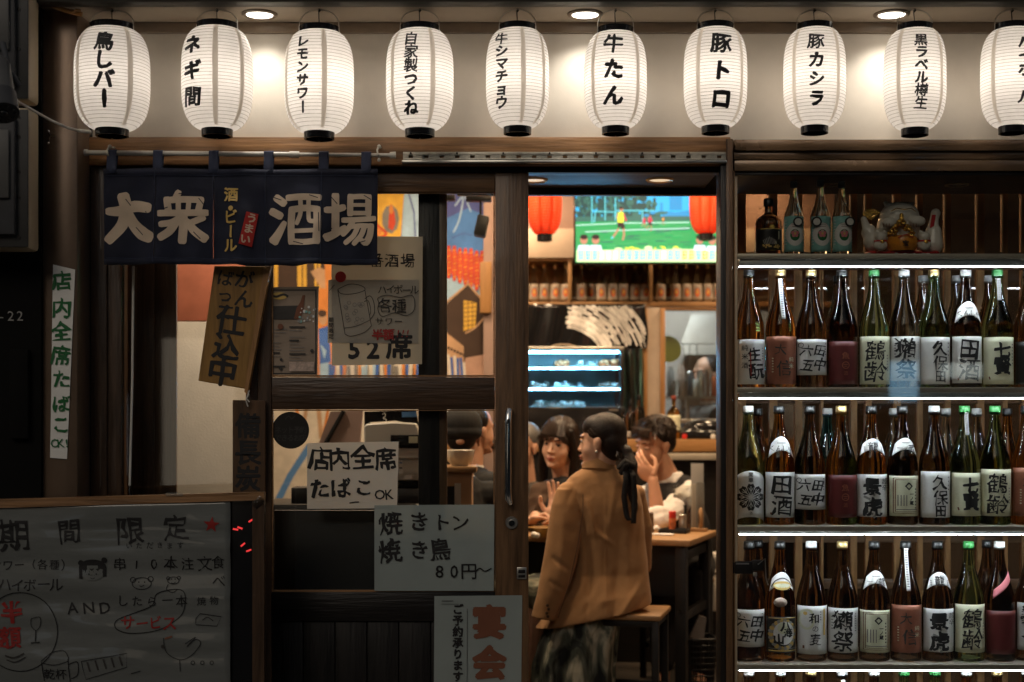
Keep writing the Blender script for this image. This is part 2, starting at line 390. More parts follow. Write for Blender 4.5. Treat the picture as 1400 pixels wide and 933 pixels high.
class Ink:
    """Flat marks drawn in photograph pixels about (cx, cy), then laid on a surface by a mapping (u, v, lift) -> point."""
    def __init__(s, cx, cy, k): s.cx, s.cy, s.k = cx, cy, k; s.parts = []; s.layer = 0; s.rnd = random.Random(int(cx*7+cy*3))
    def uv(s, p): return ((p[0]-s.cx)*s.k, -(p[1]-s.cy)*s.k)
    def glyph(s, ch, px, py, size, m, bold=0, rot=0, sx=1, sy=1, rough=.012, shear=0):
        vs_, fs, per = glyph(ch, bold); o = []; r = s.rnd.uniform(0, 50); a = R(rot); ca, sa = math.cos(a), math.sin(a)
        for x, y in vs_:
            nx = noise.noise(Vector((x*5+r, y*5, 1)))*rough*2+noise.noise(Vector((x*14, y*14+r, 3)))*rough; ny = noise.noise(Vector((x*5, y*5+r, 7)))*rough*2+noise.noise(Vector((x*14+r, y*14, 5)))*rough
            x, y = (x+nx+shear*y)*sx*size, (y+ny)*sy*size
            o.append(s.uv((px+x*ca-y*sa, py-(x*sa+y*ca))))
        for i in range(0, len(o), max(1, per)):
            s.layer += .15 if i else 1; j = i+per; s.parts.append((o[i:j], [tuple(q-i for q in f) for f in fs if i <= f[0] < j], m, s.layer))
    def text(s, st, px, py, size, m, mode='h', pitch=None, bold=0, jit=0, rot=0, sx=1, sy=1, rough=.012, shear=0, kana=1):
        """centred on (px, py); 'v' runs downwards"""
        pitch = size*1.0 if pitch is None else pitch; n = len(st)
        for i, ch in enumerate(st):
            if ch == ' ': continue
            d = (i-(n-1)/2)*pitch; g = s.rnd.gauss
            x, y = (px+d, py) if mode == 'h' else (px, py+d)
            rr = rot+(g(0, 1)*jit*30 if jit else 0)
            ss = size*(1+(g(0, 1)*jit if jit else 0))
            if mode == 'v' and ch in 'ー〜-': rr -= 90
            s.glyph(ch, x+(g(0, 1)*jit*size*.5 if jit else 0), y+(g(0, 1)*jit*size*.5 if jit else 0), ss, m, bold*(kana if 0x3040 <= ord(ch) < 0x3100 else 1), rr, sx if not (mode == 'v' and ch == 'ー') else sy, sy if not (mode == 'v' and ch == 'ー') else sx, rough, shear)
    def poly(s, pts, m):
        s.layer += 1; s.parts.append(([s.uv(p) for p in pts], [tuple(range(len(pts)))], m, s.layer))
    def disc(s, px, py, r, m, ry=None, n=28):
        s.poly([(px+r*math.cos(2*math.pi*i/n), py+(ry or r)*math.sin(2*math.pi*i/n)) for i in range(n)], m)
    def line(s, pts, wd, m, closed=False):
        """a stroke; wd is a width or one width per point"""
        if closed: pts = list(pts)+[pts[0]]
        n = len(pts); wd = [wd]*n if not hasattr(wd, '__len__') else wd; o = []; fs = []
        for i, p in enumerate(pts):
            a = pts[max(i-1, 0)]; b = pts[min(i+1, n-1)]; dx, dy = b[0]-a[0], b[1]-a[1]; L = math.hypot(dx, dy) or 1
            nx, ny = -dy/L*wd[i]/2, dx/L*wd[i]/2
            o += [s.uv((p[0]+nx, p[1]+ny)), s.uv((p[0]-nx, p[1]-ny))]
            if i: fs.append((2*i-2, 2*i-1, 2*i+1, 2*i))
        s.layer += 1; s.parts.append((o, fs, m, s.layer))
    def curve(s, pts, wd, m, n=6, closed=False):
        """smooth stroke through the points"""
        P = list(pts); o = []; w2 = []
        if closed: P = P+[P[0]]
        wl = [wd]*len(P) if not hasattr(wd, '__len__') else wd
        for i in range(len(P)-1):
            p0 = P[i-1] if i else (P[-2] if closed else P[0]); p1, p2 = P[i], P[i+1]; p3 = P[i+2] if i+2 < len(P) else (P[1] if closed else P[-1])
            for k in range(n):
                t_ = k/n; o.append(tuple(.5*(2*p1[j]+(p2[j]-p0[j])*t_+(2*p0[j]-5*p1[j]+4*p2[j]-p3[j])*t_**2+(3*p1[j]-p0[j]-3*p2[j]+p3[j])*t_**3) for j in (0, 1))); w2.append(wl[i]+(wl[i+1]-wl[i])*t_)
        o.append(tuple(P[-1])); w2.append(wl[-1]); s.line(o, w2, m)
    def ring(s, px, py, r, wd, m, ry=None):
        s.line([(px+r*math.cos(2*math.pi*i/36), py+(ry or r)*math.sin(2*math.pi*i/36)) for i in range(37)], wd, m)
    def build(s, name, parent, fn, lift=.0007, step=.00008, cut=None):
        bm = bmesh.new(); mats = []
        for o, fs, m, ly in s.parts:
            if m not in mats: mats.append(m)
            vv = [bm.verts.new((u, v, lift+ly*step)) for u, v in o]
            for f in fs:
                try: q = bm.faces.new([vv[i] for i in f]); q.material_index = mats.index(m)
                except ValueError: pass
        if cut:
            us = [v.co.x for v in bm.verts]; vs_ = [v.co.y for v in bm.verts]
            bmesh.ops.triangulate(bm, faces=bm.faces)
            for ax, lo, hi, st in ((0, min(us), max(us), cut[0]), (1, min(vs_), max(vs_), cut[1])):
                if not st: continue
                x = (math.floor(lo/st)+1)*st
                while x < hi:
                    no = Vector((1, 0, 0)) if ax == 0 else Vector((0, 1, 0))
                    bmesh.ops.bisect_plane(bm, geom=bm.verts[:]+bm.edges[:]+bm.faces[:], plane_co=no*x, plane_no=no); x += st
        for v in bm.verts: v.co = fn(v.co.x, v.co.y, v.co.z)
        me = bpy.data.meshes.new(name); bm.to_mesh(me); bm.free()
        return link_mesh(name, me, parent, mats)
def flat(px, py, Y):
    c = at(px, py, Y)
    return lambda u, v, l: Vector((c.x+u, Y-l, c.z+v))
def paper_sign(name, label, cat, quad, Y, m, ink=None, group=None, wob=.0018, film=False, thick=.0006, seed=0, letter='lettering', tape=()):
    """quad: corner pixels tl, tr, br, bl; a slightly wavy sheet with its marks"""
    cx = sum(p[0] for p in quad)/4; cy_ = sum(p[1] for p in quad)/4; k = 1/sc(Y)
    t = thing(name, label, cat, at(cx, max(p[1] for p in quad), Y), group)
    wv = lambda x, z: wob*(noise.noise(Vector((x*7+seed, z*7, seed)))+.5*noise.noise(Vector((x*19, z*19+seed, 2))))
    def fn(u, v):
        a = Vector(quad[3]).lerp(Vector(quad[2]), u); b = Vector(quad[0]).lerp(Vector(quad[1]), u); p = a.lerp(b, v); q = at(p[0], p[1], Y); q.y -= wv(q.x, q.z)+wob; return q
    b = MB(); b.grid(fn, 14, 14); sh = b.build('sheet', m, t)
    if ink:
        I = Ink(cx, cy_, k); ink(I); c = at(cx, cy_, Y)
        I.build(letter, sh, lambda u, v, l: Vector((c.x+u, Y-l-.0012-wob-wv(c.x+u, c.z+v), c.z+v)), cut=(.03, .03))
    for (x, y, w_, h_) in tape:
        MB().pbox(x-w_/2, x+w_/2, y-h_/2, y+h_/2, Y-.0045-2*wob, .0006).build('tape', 'film', t)
    return t
# ================================================================ THE SETTING
b = MB(); b.box(-150, 150, -150, 150, -.12, -.1); struct('street_ground', b, 'asphalt')
b = MB(); b.box(-30, 30, -1.5, -.05, -.1, 0, .01); struct('pavement', b, 'pavement_stone')
ob = thing('opposite_building', 'dark building across the street, seen only as a reflection in the glass', 'building', (0, -13, -.1))
MB().box(-45, 45, -16, -13, -.1, 7, .02).build('wall_face', 'black', ob)
for x in (-14, -9.5, -5, 1.5, 9, 14): MB().box(x-1.1, x+1.1, -13, -12.96, 3.2, 5, .01).build('shutter', 'dark_grey', ob)
for i, (x, w_, z0, z1, m) in enumerate(((-7.4, 1.3, .3, 2.1, 'added_window_glow'), (-5.2, .8, .5, 1.5, 'added_window_glow_cool'), (-3.9, .9, .2, 2.2, 'added_window_glow'), (-2.2, .5, 1.7, 2.3, 'added_window_glow_cool'))): MB().box(x-w_/2, x+w_/2, -12.99, -12.95, z0, z1, .01).build('added_window_glow', m, ob)  # invented glowing windows, added to give the glass and plastic something to reflect
MB().box(4.68, 5.02, -12.98, -12.9, 1.42, 1.9, .01).build('blue_sign', 'sign_blue', ob); MB().box(5.32, 5.82, -12.98, -12.9, 1.71, 1.88, .01).build('white_sign', 'sign_white', ob)
b = MB(); b.box(-3.6, 3.6, -.05, 5.2, -.1, .004); struct('floor', b, 'floor_tile')
b = MB(); b.box(-3.6, 3.6, .1, 5.2, 2.62, 2.7); struct('ceiling', b, 'wall_plaster')
b = MB(); b.box(-3.66, -3.6, .0, 5.2, 0, 2.7); struct('wall', b, 'wall_plaster')
b = MB(); b.box(3.6, 3.66, .0, 5.2, 0, 2.7); struct('wall', b, 'wall_plaster')
b = MB(); b.box(-3.6, 3.6, 5.2, 5.26, 0, 2.7); struct('wall', b, 'wall_plaster')
# ================================================================ SHOP FRONT
sf = thing('shop_front', 'dark timber front of the bar with cream panel and brown beams', 'shop front', (0, .05, 0))
def wb(name, px0, px1, py0, py1, Y, dep, m, bev=.003, parent=None):
    return MB().pbox(px0, px1, py0, py1, Y, dep, bev).build(name, m, parent or sf)
MB().box(-3.6, 3.6, -.26, -.2, 2.553, 2.95, .006).build('fascia', 'fascia_metal', sf)
MB().box(-3.6, 3.6, -.2, .06, 2.56, 2.6).build('soffit', 'soffit_paint', sf)
MB().box(-3.6, 3.6, -.012, .06, Z(45, -.012), 2.559, .003).build('panel_trim', 'trim_paint', sf)
MB().box(-3.6, 3.6, .0, .06, Z(192, 0), Z(45, -.012)-.001).build('sign_panel', 'panel_cream', sf)
MB().pbox(118, 999, 187.5, 226, -.035, .09, .003).build('lintel', 'brown_wood_x', sf)
MB().pbox(112, 999, 227, 236, -.005, .06, .002).build('track_beam', 'black_wood_x', sf)
wb('post', 985, 1001, 226, 1085, -.045, .1, 'black_wood_z')
wb('post_trim', 993, 1002, 190, 1085, -.055, .009, 'mid_wood_z', .002)
wb('post', 124, 146, 226, 1085, -.02, .09, 'dark_wood_z')
wb('post', 146, 166, 236, 1085, -.008, .08, 'dark_wood_z')
wb('post', 336, 352, 236, 1085, .003, .08, 'dark_wood_z')
# corner column in painted metal
cl = thing('corner_column', 'brown metal corner column beside the noren with a paper strip stuck on', 'column', at(85, 1085, -.16))
MB().box(X(58, -.16), X(106, -.16), -.16, .05, 0, 2.553, .004).build('column_body', 'column_metal', cl)
MB().box(X(106, -.16)+.001, X(117, -.02)+.004, -.03, .05, 0, 2.553, .003).build('corner_strip', 'black_metal', cl)
b = MB(); c0 = at(67, 188, -.16)
b.tube([c0+Vector((0, -.002, .018)), c0+Vector((.006, -.012, .008)), c0+Vector((.012, -.02, 0)), c0+Vector((.006, -.012, -.008)), c0+Vector((0, -.002, -.018))], .0028, 8)
b.tube([c0+Vector((.012, -.02, 0)), c0+Vector((.03, -.022, -.001))], .0025, 8)
b.ball(c0+Vector((0, -.003, .019)), .005); b.ball(c0+Vector((0, -.003, -.019)), .005); b.build('cable_hook', 'chrome', cl)
b = MB(); b.tube([at(60, 3, -.2), at(88, 14, -.2), at(112, 20, -.2)], .008, 8); b.tube([at(100, 17, -.21), at(104, 14, -.22), at(110, 15, -.21)], .004, 8)
tag(b.build('bracket', 'pine_wood_x'), 'bent wooden bracket under the eave above the corner column', 'bracket')
# dark wall left of the column
dw = thing('neighbour_wall', 'black wall of the neighbouring unit at the left with small number', 'wall', at(15, 1085, -.18))
MB().box(-3.6, X(56, -.18), -.18, .05, 0, 2.95).build('wall_face', 'matte_black', dw)
I = Ink(15, 432, 1/sc(-.18)); I.text('-22', 15, 432, 19, 'label_grey', pitch=12.5); I.build('number', dw, flat(15, 432, -.183))
MB().pbox(13, 38, 478, 600, -.205, .024, .003).build('meter_door', 'matte_black', dw)
for i, (y0, y1) in enumerate(((-40, 138), (147, 341))):
    L = thing('sign_box', ['back of a pale framed sign box, upper of the two at the top left', 'back of a pale framed sign box, lower one below the security camera'][i], 'sign box', at(10, y1, -.3), 'sign boxes at the top left')
    Y = -.32
    MB().pbox(-110, 41, y0, y1, Y, .09, .012).build('frame', 'beige_frame', L)
    MB().pbox(-108, 38.5, y0+3, y1-3, Y-.006, .005, .002).build('back_plate', 'dark_grey', L)
    b = MB()
    for yy in ([13, 67, 110] if i == 0 else [160, 187, 235, 270, 325]):
        c0 = at(26, yy, Y-.006); b.tube([c0, c0-Vector((0, .003, 0))], .0055, 10)
    b.build('rivets', 'black_metal', L); bpy.data.objects[-1] if False else None
    MB().pbox(-60, 20, y0+12, y1-20, Y-.03, .023, .006).build('housing', 'charcoal', L)
    MB().pbox(-60, 12, y0+30, y1-70, Y-.042, .011, .004).build('cover', 'grey_plastic', L)
cm = thing('security_camera', 'grey security camera with ring of lenses beside the sign boxes', 'camera', at(4, 165, -.7))
c1 = at(-2, 92, -.66); c2 = at(5, 155, -.74)
MB().limb([c1, c1.lerp(c2, .6)], [.034, .036], 18).build('body', 'grey_plastic', cm)
MB().tube([c1.lerp(c2, .6), c2], [.04, .043], 24).build('hood', 'charcoal', cm)
b = MB(); d_ = (c2-c1).normalized(); u_ = d_.cross(Vector((1, 0, 0))).normalized(); v_ = d_.cross(u_)
for k in range(10):
    p = c2+d_*.001+.03*(math.cos(k*.628)*u_+math.sin(k*.628)*v_); b.ball(p, .0045, seg=8)
b.ball(c2, .014); b.build('lens_ring', 'black_gloss', cm)
MB().tube([at(4, 60, -.6), at(12, 95, -.66), at(26, 118, -.64)], .009, 10).build('arm', 'charcoal', cm)
b = MB(); P = [at(*p) for p in ((12, 128, -.69), (24, 139, -.6), (45, 151, -.42), (70, 165, -.3), (92, 175, -.24), (108, 179, -.19), (124, 181, -.16))]
b.tube(P, .0042, 8); b.tube(P[-2:], .0062, 8); tag(b.build('cable', 'white_plastic'), 'white cable drooping from the security camera to the first lantern', 'cable')
# ================================================================ DOWNLIGHTS
def spot(name, parent, p, e, size, blend, c, aim, r=.02):
    d = bpy.data.lights.new(name, 'SPOT'); d.energy = e; d.spot_size = R(size); d.spot_blend = blend; d.color = c; d.shadow_soft_size = r
    o = bpy.data.objects.new(name, d); col.objects.link(o); o.location = Vector(p)-WL[parent.name]; o.parent = parent
    o.rotation_euler = (Vector(aim)-Vector(p)).to_track_quat('-Z', 'Y').to_euler()
for i, px in enumerate((355, 800, 1219)):
    Yd = -.105; x = X(px, Yd); z = 2.56
    t = thing('downlight', 'round recessed eave downlight '+['behind the second and third lanterns from the left', 'above the beef tongue lantern near the centre', 'between the two rightmost full lanterns'][i], 'downlight', (x, Yd, z-.01), 'downlights in the eave')
    MB().lathe([(.043, -.004), (.05, -.008), (.058, -.004), (.058, 0)], (x, Yd, z), 32, caps=False).build('trim_ring', 'trim_paint', t)
    MB().lathe([(0, -.0045), (.043, -.0045), (.043, -.002)], (x, Yd, z), 32, caps=False).build('lens', 'lamp_disc', t)
    spot('bulb', t, (x, Yd, z-.02), 4.4, 125, 1, (1, .93, .84), (x, Yd+.004, 0))
# ================================================================ PAPER LANTERNS
def lan_r(t_, r_end_b, r_end_t, rm):
    u = 2*t_-1; e = r_end_b if u < 0 else r_end_t
    return e+(rm-e)*max(0, 1-abs(u)**3.4)**.62
def lantern(px, top, bot, width, label, text, size, pitch, tx, ty, group='white lanterns along the eave', shade='lantern_paper', Y=-.165, ink='ink', ribs=30, watt=.78, hookpy=8, seams=(-.55, .52), bold=.036, toplen=8, col_=(1, .9, .8), tw=.56, bw=.43):
    s = sc(Y); x = X(px, Y); z0, z1 = Z(bot, Y), Z(top, Y); h = z1-z0; rm = width/2/s; rt, rb = rm*tw, rm*bw
    t = thing('paper_lantern', label, 'lantern', (x, Y, z0), group)
    n = ribs*4; prof = []
    for i in range(n+1):
        q = i/n; prof.append((lan_r(q, rb, rt, rm)+.0006*abs(math.sin(q*ribs*math.pi)), q*h))
    prof = [(0.001, -.001)]+prof+[(rt*.75, h+.0005)]
    MB().lathe(prof, (x, Y, z0), 48, caps=False).build('paper_shade', shade, t, 70)
    wr = MB()
    for i in range(1, ribs):
        q = i/ribs; r = lan_r(q, rb, rt, rm)+.0002; wr.lathe([(r-.0004, q*h-.0005), (r+.0006, q*h-.0005), (r+.0006, q*h+.0005), (r-.0004, q*h+.0005)], (x, Y, z0), 40, caps=False)
    wr.build('wire_ribs', 'wire', t, 60)
    sm = MB()
    for a in seams:
        sm.grid(lambda u, v, a=a: (lambda r, an: Vector((x+r*math.sin(an), Y-r*math.cos(an), z0+h*(.015+.97*v))))(lan_r(.015+.97*v, rb, rt, rm)+.0019, a+(u-.5)*.15), 2, 40)
    sm.build('paper_seam', 'lantern_seam' if shade == 'lantern_paper' else shade, t)
    hb = 9/s; MB().lathe([(rb*.9, -hb), (rb*1.02, -hb), (rb*1.04, .002), (rb*.9, .002), (rb*.9, -.003), (0, -.003)], (x, Y, z0), 36, caps=False).build('bottom_ring', 'black_gloss', t)
    b = MB(); b.tube([(x, Y, z0-.003), (x, Y, z0-hb-.006)], .003, 8); b.ball((x+rb*.5, Y-rb*.4, z0-hb*.7), .002, seg=8); b.ball((x-rb*.5, Y-rb*.4, z0-hb*.7), .002, seg=8); b.build('bulb_cap', 'chrome', t)
    ht = (toplen or 11)/s; MB().lathe([(rt*1.0, -.002), (rt*1.03, ht), (rt*.95, ht), (rt*.93, .0), (0, .001)], (x, Y, z1), 36, caps=False).build('top_ring', 'black_gloss', t)
    hp = at(px-1, hookpy, Y) if hookpy is not None else Vector((x, Y, z1+.12)); pts = []; b = MB()
    for i in range(13):
        a = math.pi*i/12; pts.append(Vector((x-rt*1.05*math.cos(a), Y-.002, z1+.002+(hp.z-.016-z1)*math.sin(a)**.6)))
    b.tube(pts, .0014, 6); b.build('wire_handle', 'steel', t)
    b = MB(); b.tube([hp+Vector((0, 0, .03)), hp+Vector((0, 0, -.004)), hp+Vector((.004, 0, -.016)), hp+Vector((.0, 0, -.02))], .0034, 8); b.build('hook', 'black_metal', t)
    MB().tube([hp+Vector((0, .004, -.014)), (x, Y, z1+ht)], .0015, 6).build('lamp_wire', 'black', t)
    if text:
        I = Ink(px, (top+bot)/2, 1/s); I.text(text, tx, ty, size*1.06, ink, 'v', pitch, bold if size > 22 else .026, .0, kana=1.5 if size > 22 else 1.8, rough=.022, sx=1.0, rot=-3, shear=.05)
        zc = (z0+z1)/2
        def fn(u, v, l):
            q = min(1, max(0, (zc+v-z0)/h)); r = lan_r(q, rb, rt, rm)+.0013; a = math.asin(max(-.98, min(.98, u/r))); rr = r+l
            return Vector((x+rr*math.sin(a), Y-rr*math.cos(a), zc+v))
        I.build('lettering', t, fn, .0006, .00004, cut=(.008, .01))
    d = bpy.data.lights.new('bulb_light', 'POINT'); d.energy = watt; d.color = col_; d.shadow_soft_size = .035
    o = bpy.data.objects.new('bulb_light', d); col.objects.link(o); o.parent = t; o.location = (0, 0, h*.5)
    return t
LAN = [  # px, top, bottom, width, text, size, pitch, tx, ty, seams, label
 (153.5, 42, 178, 101, '鳥しバー', 25.5, 25.5, 156, 107, (-.8, .75), 'first white paper lantern from the left, nearest the white cable'),
 (297, 41, 178, 96, 'ネギ間', 25, 35, 272, 106, (.15, .95), 'second white paper lantern from the left, its three characters turned leftward'),
 (436.5, 46, 182, 94, 'レモンサワー', 16.5, 17.6, 420, 111, (.28, -1.05), 'white paper lantern lettered レモンサワー, third from the left above the noren'),
 (574, 44, 178, 92, '自家製つくね', 18.5, 18.5, 565, 110, (-.85, .45), 'white paper lantern lettered 自家製つくね, fourth from the left'),
 (707.5, 43, 175, 86, '牛シマチョウ', 16.5, 17.2, 686, 105, (.18, .95), 'white paper lantern lettered 牛シマチョウ over the door stile'),
 (841.5, 47, 175, 85, '牛たん', 26, 35, 836, 105, (-.85, .7), 'white paper lantern lettered 牛たん above the open doorway'),
 (978, 42, 174, 86, '豚トロ', 27, 37, 980, 107, (-.7, .8), 'white paper lantern lettered 豚トロ above the right door post'),
 (1113.5, 42, 174, 84, '豚カシラ', 21, 25.5, 1107.5, 105, (-.9, .62), 'white paper lantern lettered 豚カシラ, first one over the bottle cabinet'),
 (1250.5, 43, 177, 83, '黒ラベル樽生', 17, 17, 1248, 107, (-.8, .7), 'white paper lantern with six characters above the lucky cat'),
 (1384, 42, 174, 84, 'ハイボール', 19, 18.5, 1387, 105, (-.95, .8), 'last white paper lantern at the right edge, partly outside the frame')]
for px, tp, bt, wd, tx_, sz, pt, tx, ty, sm, lb in LAN:
    lantern(px, tp, bt, wd, lb, tx_, sz, pt, tx, ty, seams=sm, Y=-.16, watt=.68+.12*math.sin(px*3.3))
# ================================================================ CURTAIN ROD AND NOREN
YR = -.085
rd = thing('curtain_rod', 'thin white curtain rod carrying the noren below the lanterns', 'rod', at(328, 216, YR))
MB().tube([at(117, 209, YR), at(400, 211.5, YR)], .0082, 14).build('rod', 'rod_white', rd)
MB().tube([at(398, 211.5, YR), at(536, 212.5, YR)], .0062, 14).build('inner_rod', 'rod_white', rd)
MB().tube([at(396, 211.5, YR), at(409, 211.6, YR)], .0105, 14).build('joint', 'rod_white', rd)
for a, c_ in ((112, 209), (533, 212.5)): MB().tube([at(a, c_, YR), at(a+8, c_, YR)], [.0105, .0115], 14).build('end_cap', 'white_plastic', rd)
for px in (149, 517):
    b = MB(); c0 = at(px, 210, YR)
    b.tube([c0+Vector((.004, .05, .028)), c0+Vector((0, .0, .02)), c0+Vector((-.002, -.012, .008)), c0+Vector((0, -.014, -.006)), c0+Vector((.004, .0, -.016)), c0+Vector((.002, .02, -.02))], .003, 8); b.ball(c0+Vector((.003, .0, .022)), .0065); b.ball(c0+Vector((.003, -.002, -.022)), .006)
    b.build('hook', 'white_plastic', rd)
YN = -.09
nr = thing('noren', 'navy cloth noren with cream brush lettering hanging over the entrance', 'curtain', at(330, 362, YN))
EDGES = [(143, 143), (214, 213), (294, 292), (364, 363), (440, 440), (517, 516)]
TOPY = [232, 231, 232, 233, 232, 232]; BOTY = [362, 360, 361, 364.5, 363, 361]
def ncl(px, py):
    a = (px-143)/374; v = (py-232)/130
    y = .016*math.sin(a*21+.9*v)*(.2+.8*v)+.009*math.sin(a*43+2*v+1)*v+.009*noise.noise(Vector((a*9, v*4, 3)))
    for i_ in range(5):
        a0_, a1_ = EDGES[i_][0], EDGES[i_+1][0]
        if a0_ <= px <= a1_: q_ = (px-a0_)/(a1_-a0_); y += (-.013 if i_ % 2 else .009)*math.sin(math.pi*q_)*v+.008*(q_-.5)*v*(1 if i_ in (0, 3) else -1)
    return YN-.012+y
def nsurf(px, py, l=0):
    Y = ncl(px, py)-l; return at(px, py, YN)+Vector((0, Y-YN, 0))
for i in range(5):
    b = MB(); x0, x1 = EDGES[i], EDGES[i+1]
    def fn(u, v, i=i, x0=x0, x1=x1):
        g = .5 if i not in (0,) else 0
        px = (x0[0]*(1-u)+x1[0]*u)*(v)+((x0[1]+.3)*(1-u)+(x1[1]-.3)*u)*(1-v)
        py = (TOPY[i]*(1-u)+TOPY[i+1]*u)*v+(BOTY[i]*(1-u)+BOTY[i+1]*u)*(1-v)+1.2*math.sin(u*9+i)*(1-v)
        return nsurf(px, py)
    b.grid(fn, 22, 28); o = b.build('cloth_panel', 'navy_cloth', nr, 0)
    for p in o.data.polygons: p.use_smooth = True
    md = o.modifiers.new('thickness', 'SOLIDIFY'); md.thickness = .0012
b = MB(); b.grid(lambda u, v: nsurf(143+374*u, 233+8*(1-v), .0022), 40, 1); b.grid(lambda u, v: nsurf(143+374*u, 354+8*(1-v)+.5, .0018), 40, 1); o = b.build('hem', 'navy_cloth', nr)
o.modifiers.new('thickness', 'SOLIDIFY').thickness = .001
I = Ink(330, 300, 1/sc(YN))
for e, w_ in ((213, 1), (292, .7), (363, 1), (440, 1)): I.line([(e+.6, 236), (e+.2, 300), (e, 360)], w_*.8, 'navy_tab')
I.line([(146, 241), (330, 241), (514, 241.5)], .7, 'navy_tab'); I.line([(146, 353.5), (330, 354.5), (514, 355)], .7, 'navy_tab')
I.build('stitching', nr, lambda u, v, l: nsurf(330+u*sc(YN), 300-v*sc(YN), .004+l), cut=(.012, .012))
for px in (154, 217, 293, 368, 443, 501):
    b = MB(); xx = X(px, YR); hw = 6.6/sc(YR); zt = Z(209+(px-117)*.008, YR)
    pr = [(YN-.012, Z(238, YR)), (YR-.0105, zt-.004), (YR-.0095, zt+.006), (YR, zt+.0105), (YR+.0095, zt+.004), (YR+.0095, zt-.01), (YN-.004, Z(237, YR))]
    b.grid(lambda u, v: Vector((xx+(u-.5)*2*hw, *(lambda k, f: (pr[k][0]*(1-f)+pr[k+1][0]*f, pr[k][1]*(1-f)+pr[k+1][1]*f))(min(5, int(v*6)), v*6-min(5, int(v*6))))), 2, 18)
    o = b.build('tab', 'navy_tab', nr); md = o.modifiers.new('thickness', 'SOLIDIFY'); md.thickness = .0015
I = Ink(330, 300, 1/sc(YN))
def brush(strokes, x0, x1, y0, y1, wd, m='noren_print'):
    for st in strokes:
        ws = st[-1] if isinstance(st[-1], (list, float, int)) else None; pts = st[:-1] if ws is not None else st
        P = [(x0+(x1-x0)*p[0], y1-(y1-y0)*p[1]) for p in pts]; n = len(P)
        wv = [wd*(q if not isinstance(ws, list) else 1) for q in ([ws or 1]*n if not isinstance(ws, list) else ws)]
        if isinstance(ws, list): wv = [wd*q for q in ws]
        # blunt brushed ends
        a, c_ = P[0], P[1]; L = math.hypot(c_[0]-a[0], c_[1]-a[1]) or 1; P = [(a[0]-(c_[0]-a[0])/L*wd*.3, a[1]-(c_[1]-a[1])/L*wd*.3)]+P; wv = [wv[0]*.55]+wv
        a, c_ = P[-1], P[-2]; L = math.hypot(c_[0]-a[0], c_[1]-a[1]) or 1; P = P+[(a[0]-(c_[0]-a[0])/L*wd*.3, a[1]-(c_[1]-a[1])/L*wd*.3)]; wv = wv+[wv[-1]*.5]
        I.curve(P, wv, m, 4)
DAI = [[(.06, .66), (.3, .67), (.62, .76), (.92, .72), [.7, .9, 1, .9]], [(.37, .97), (.42, .72), (.33, .38), (.06, .08), [1.1, 1.1, 1, .9]], [(.46, .62), (.58, .4), (.76, .22), (.96, .12), [.9, 1, 1.2, 1]]]
SHU = [[(.4, 1.), (.34, .88), .7], [(.17, .86), (.2, .62), .75], [(.17, .84), (.5, .87), (.88, .86), .72], [(.88, .86), (.82, .62), .75], [(.4, .84), (.4, .6), .55], [(.62, .84), (.6, .6), .55], [(.03, .58), (.5, .6), (.98, .6), .72], [(.5, .56), (.5, .3), (.48, .03), .95], [(.42, .5), (.26, .4), (.06, .36), .7], [(.34, .4), (.22, .22), (.04, .1), .85], [(.92, .5), (.76, .44), (.6, .38), .7], [(.58, .42), (.74, .24), (.97, .08), [.8, .95, 1]]]
SAKE = [[(.12, .93), (.27, .82), .85], [(.03, .66), (.2, .57), .85], [(.06, .07), (.16, .22), (.27, .42), [1.15, .9, .6]], [(.36, .93), (.66, .95), (.98, .93), .72], [(.43, .7), (.41, .4), (.42, .06), .75], [(.43, .7), (.7, .73), (.95, .7), .7], [(.94, .7), (.95, .4), (.93, .06), .85], [(.42, .07), (.7, .05), (.93, .07), .66], [(.6, .93), (.6, .65), (.53, .45), .5], [(.77, .93), (.77, .52), (.86, .46), .5], [(.45, .28), (.68, .28), (.9, .28), .5]]
JO = [[(.03, .68), (.2, .69), (.37, .74), .75], [(.21, .97), (.21, .6), (.2, .26), .85], [(.02, .13), (.2, .22), (.38, .34), [.95, .8, .6]], [(.52, .96), (.51, .62), .7], [(.52, .95), (.72, .96), (.9, .95), .62], [(.9, .95), (.89, .62), .72], [(.52, .79), (.88, .79), .42], [(.52, .63), (.88, .63), .5], [(.38, .49), (.68, .5), (1., .52), .62], [(.56, .46), (.48, .34), (.36, .22), .65], [(.52, .36), (.74, .38), (.95, .37), .55], [(.95, .37), (.92, .18), (.84, .04), (.74, .09), [.7, .75, .8, .5]], [(.67, .36), (.58, .18), (.42, .05), .6], [(.81, .36), (.74, .18), (.6, .03), .6]]
brush(DAI, 146, 210, 267, 334, 15.5); brush(SHU, 220, 284, 265, 333, 12.5); brush(SAKE, 371, 439, 267, 336, 12.5); brush(JO, 446, 511, 267, 335, 12)
for pts in ([(173, 273), (180, 282)], [(201, 290), (205, 298)], [(186, 311), (196, 322)], [(246, 266), (256, 266)], [(273, 272), (281, 282)], [(266, 318), (276, 328)], [(225, 288), (232, 285)], [(375, 271), (386, 275)], [(424, 268), (436, 272)], [(402, 331), (416, 335)], [(437, 292), (438, 318)], [(454, 271), (462, 280)], [(498, 268), (508, 274)], [(490, 333), (500, 330)], [(448, 318), (455, 313)]): I.line(pts, 1.1, 'navy_cloth')
I.text('酒', 317.5, 267.5, 20, 'gold_ink', bold=.03, rough=.02); I.disc(317, 286, 3.4, 'gold_ink')
I.text('ビール', 317, 317.5, 20, 'gold_ink', 'v', 19.5, .028, rough=.02)
I.poly([(339, 291), (354.5, 294), (345.5, 339), (328.5, 334.5)], 'red_print')
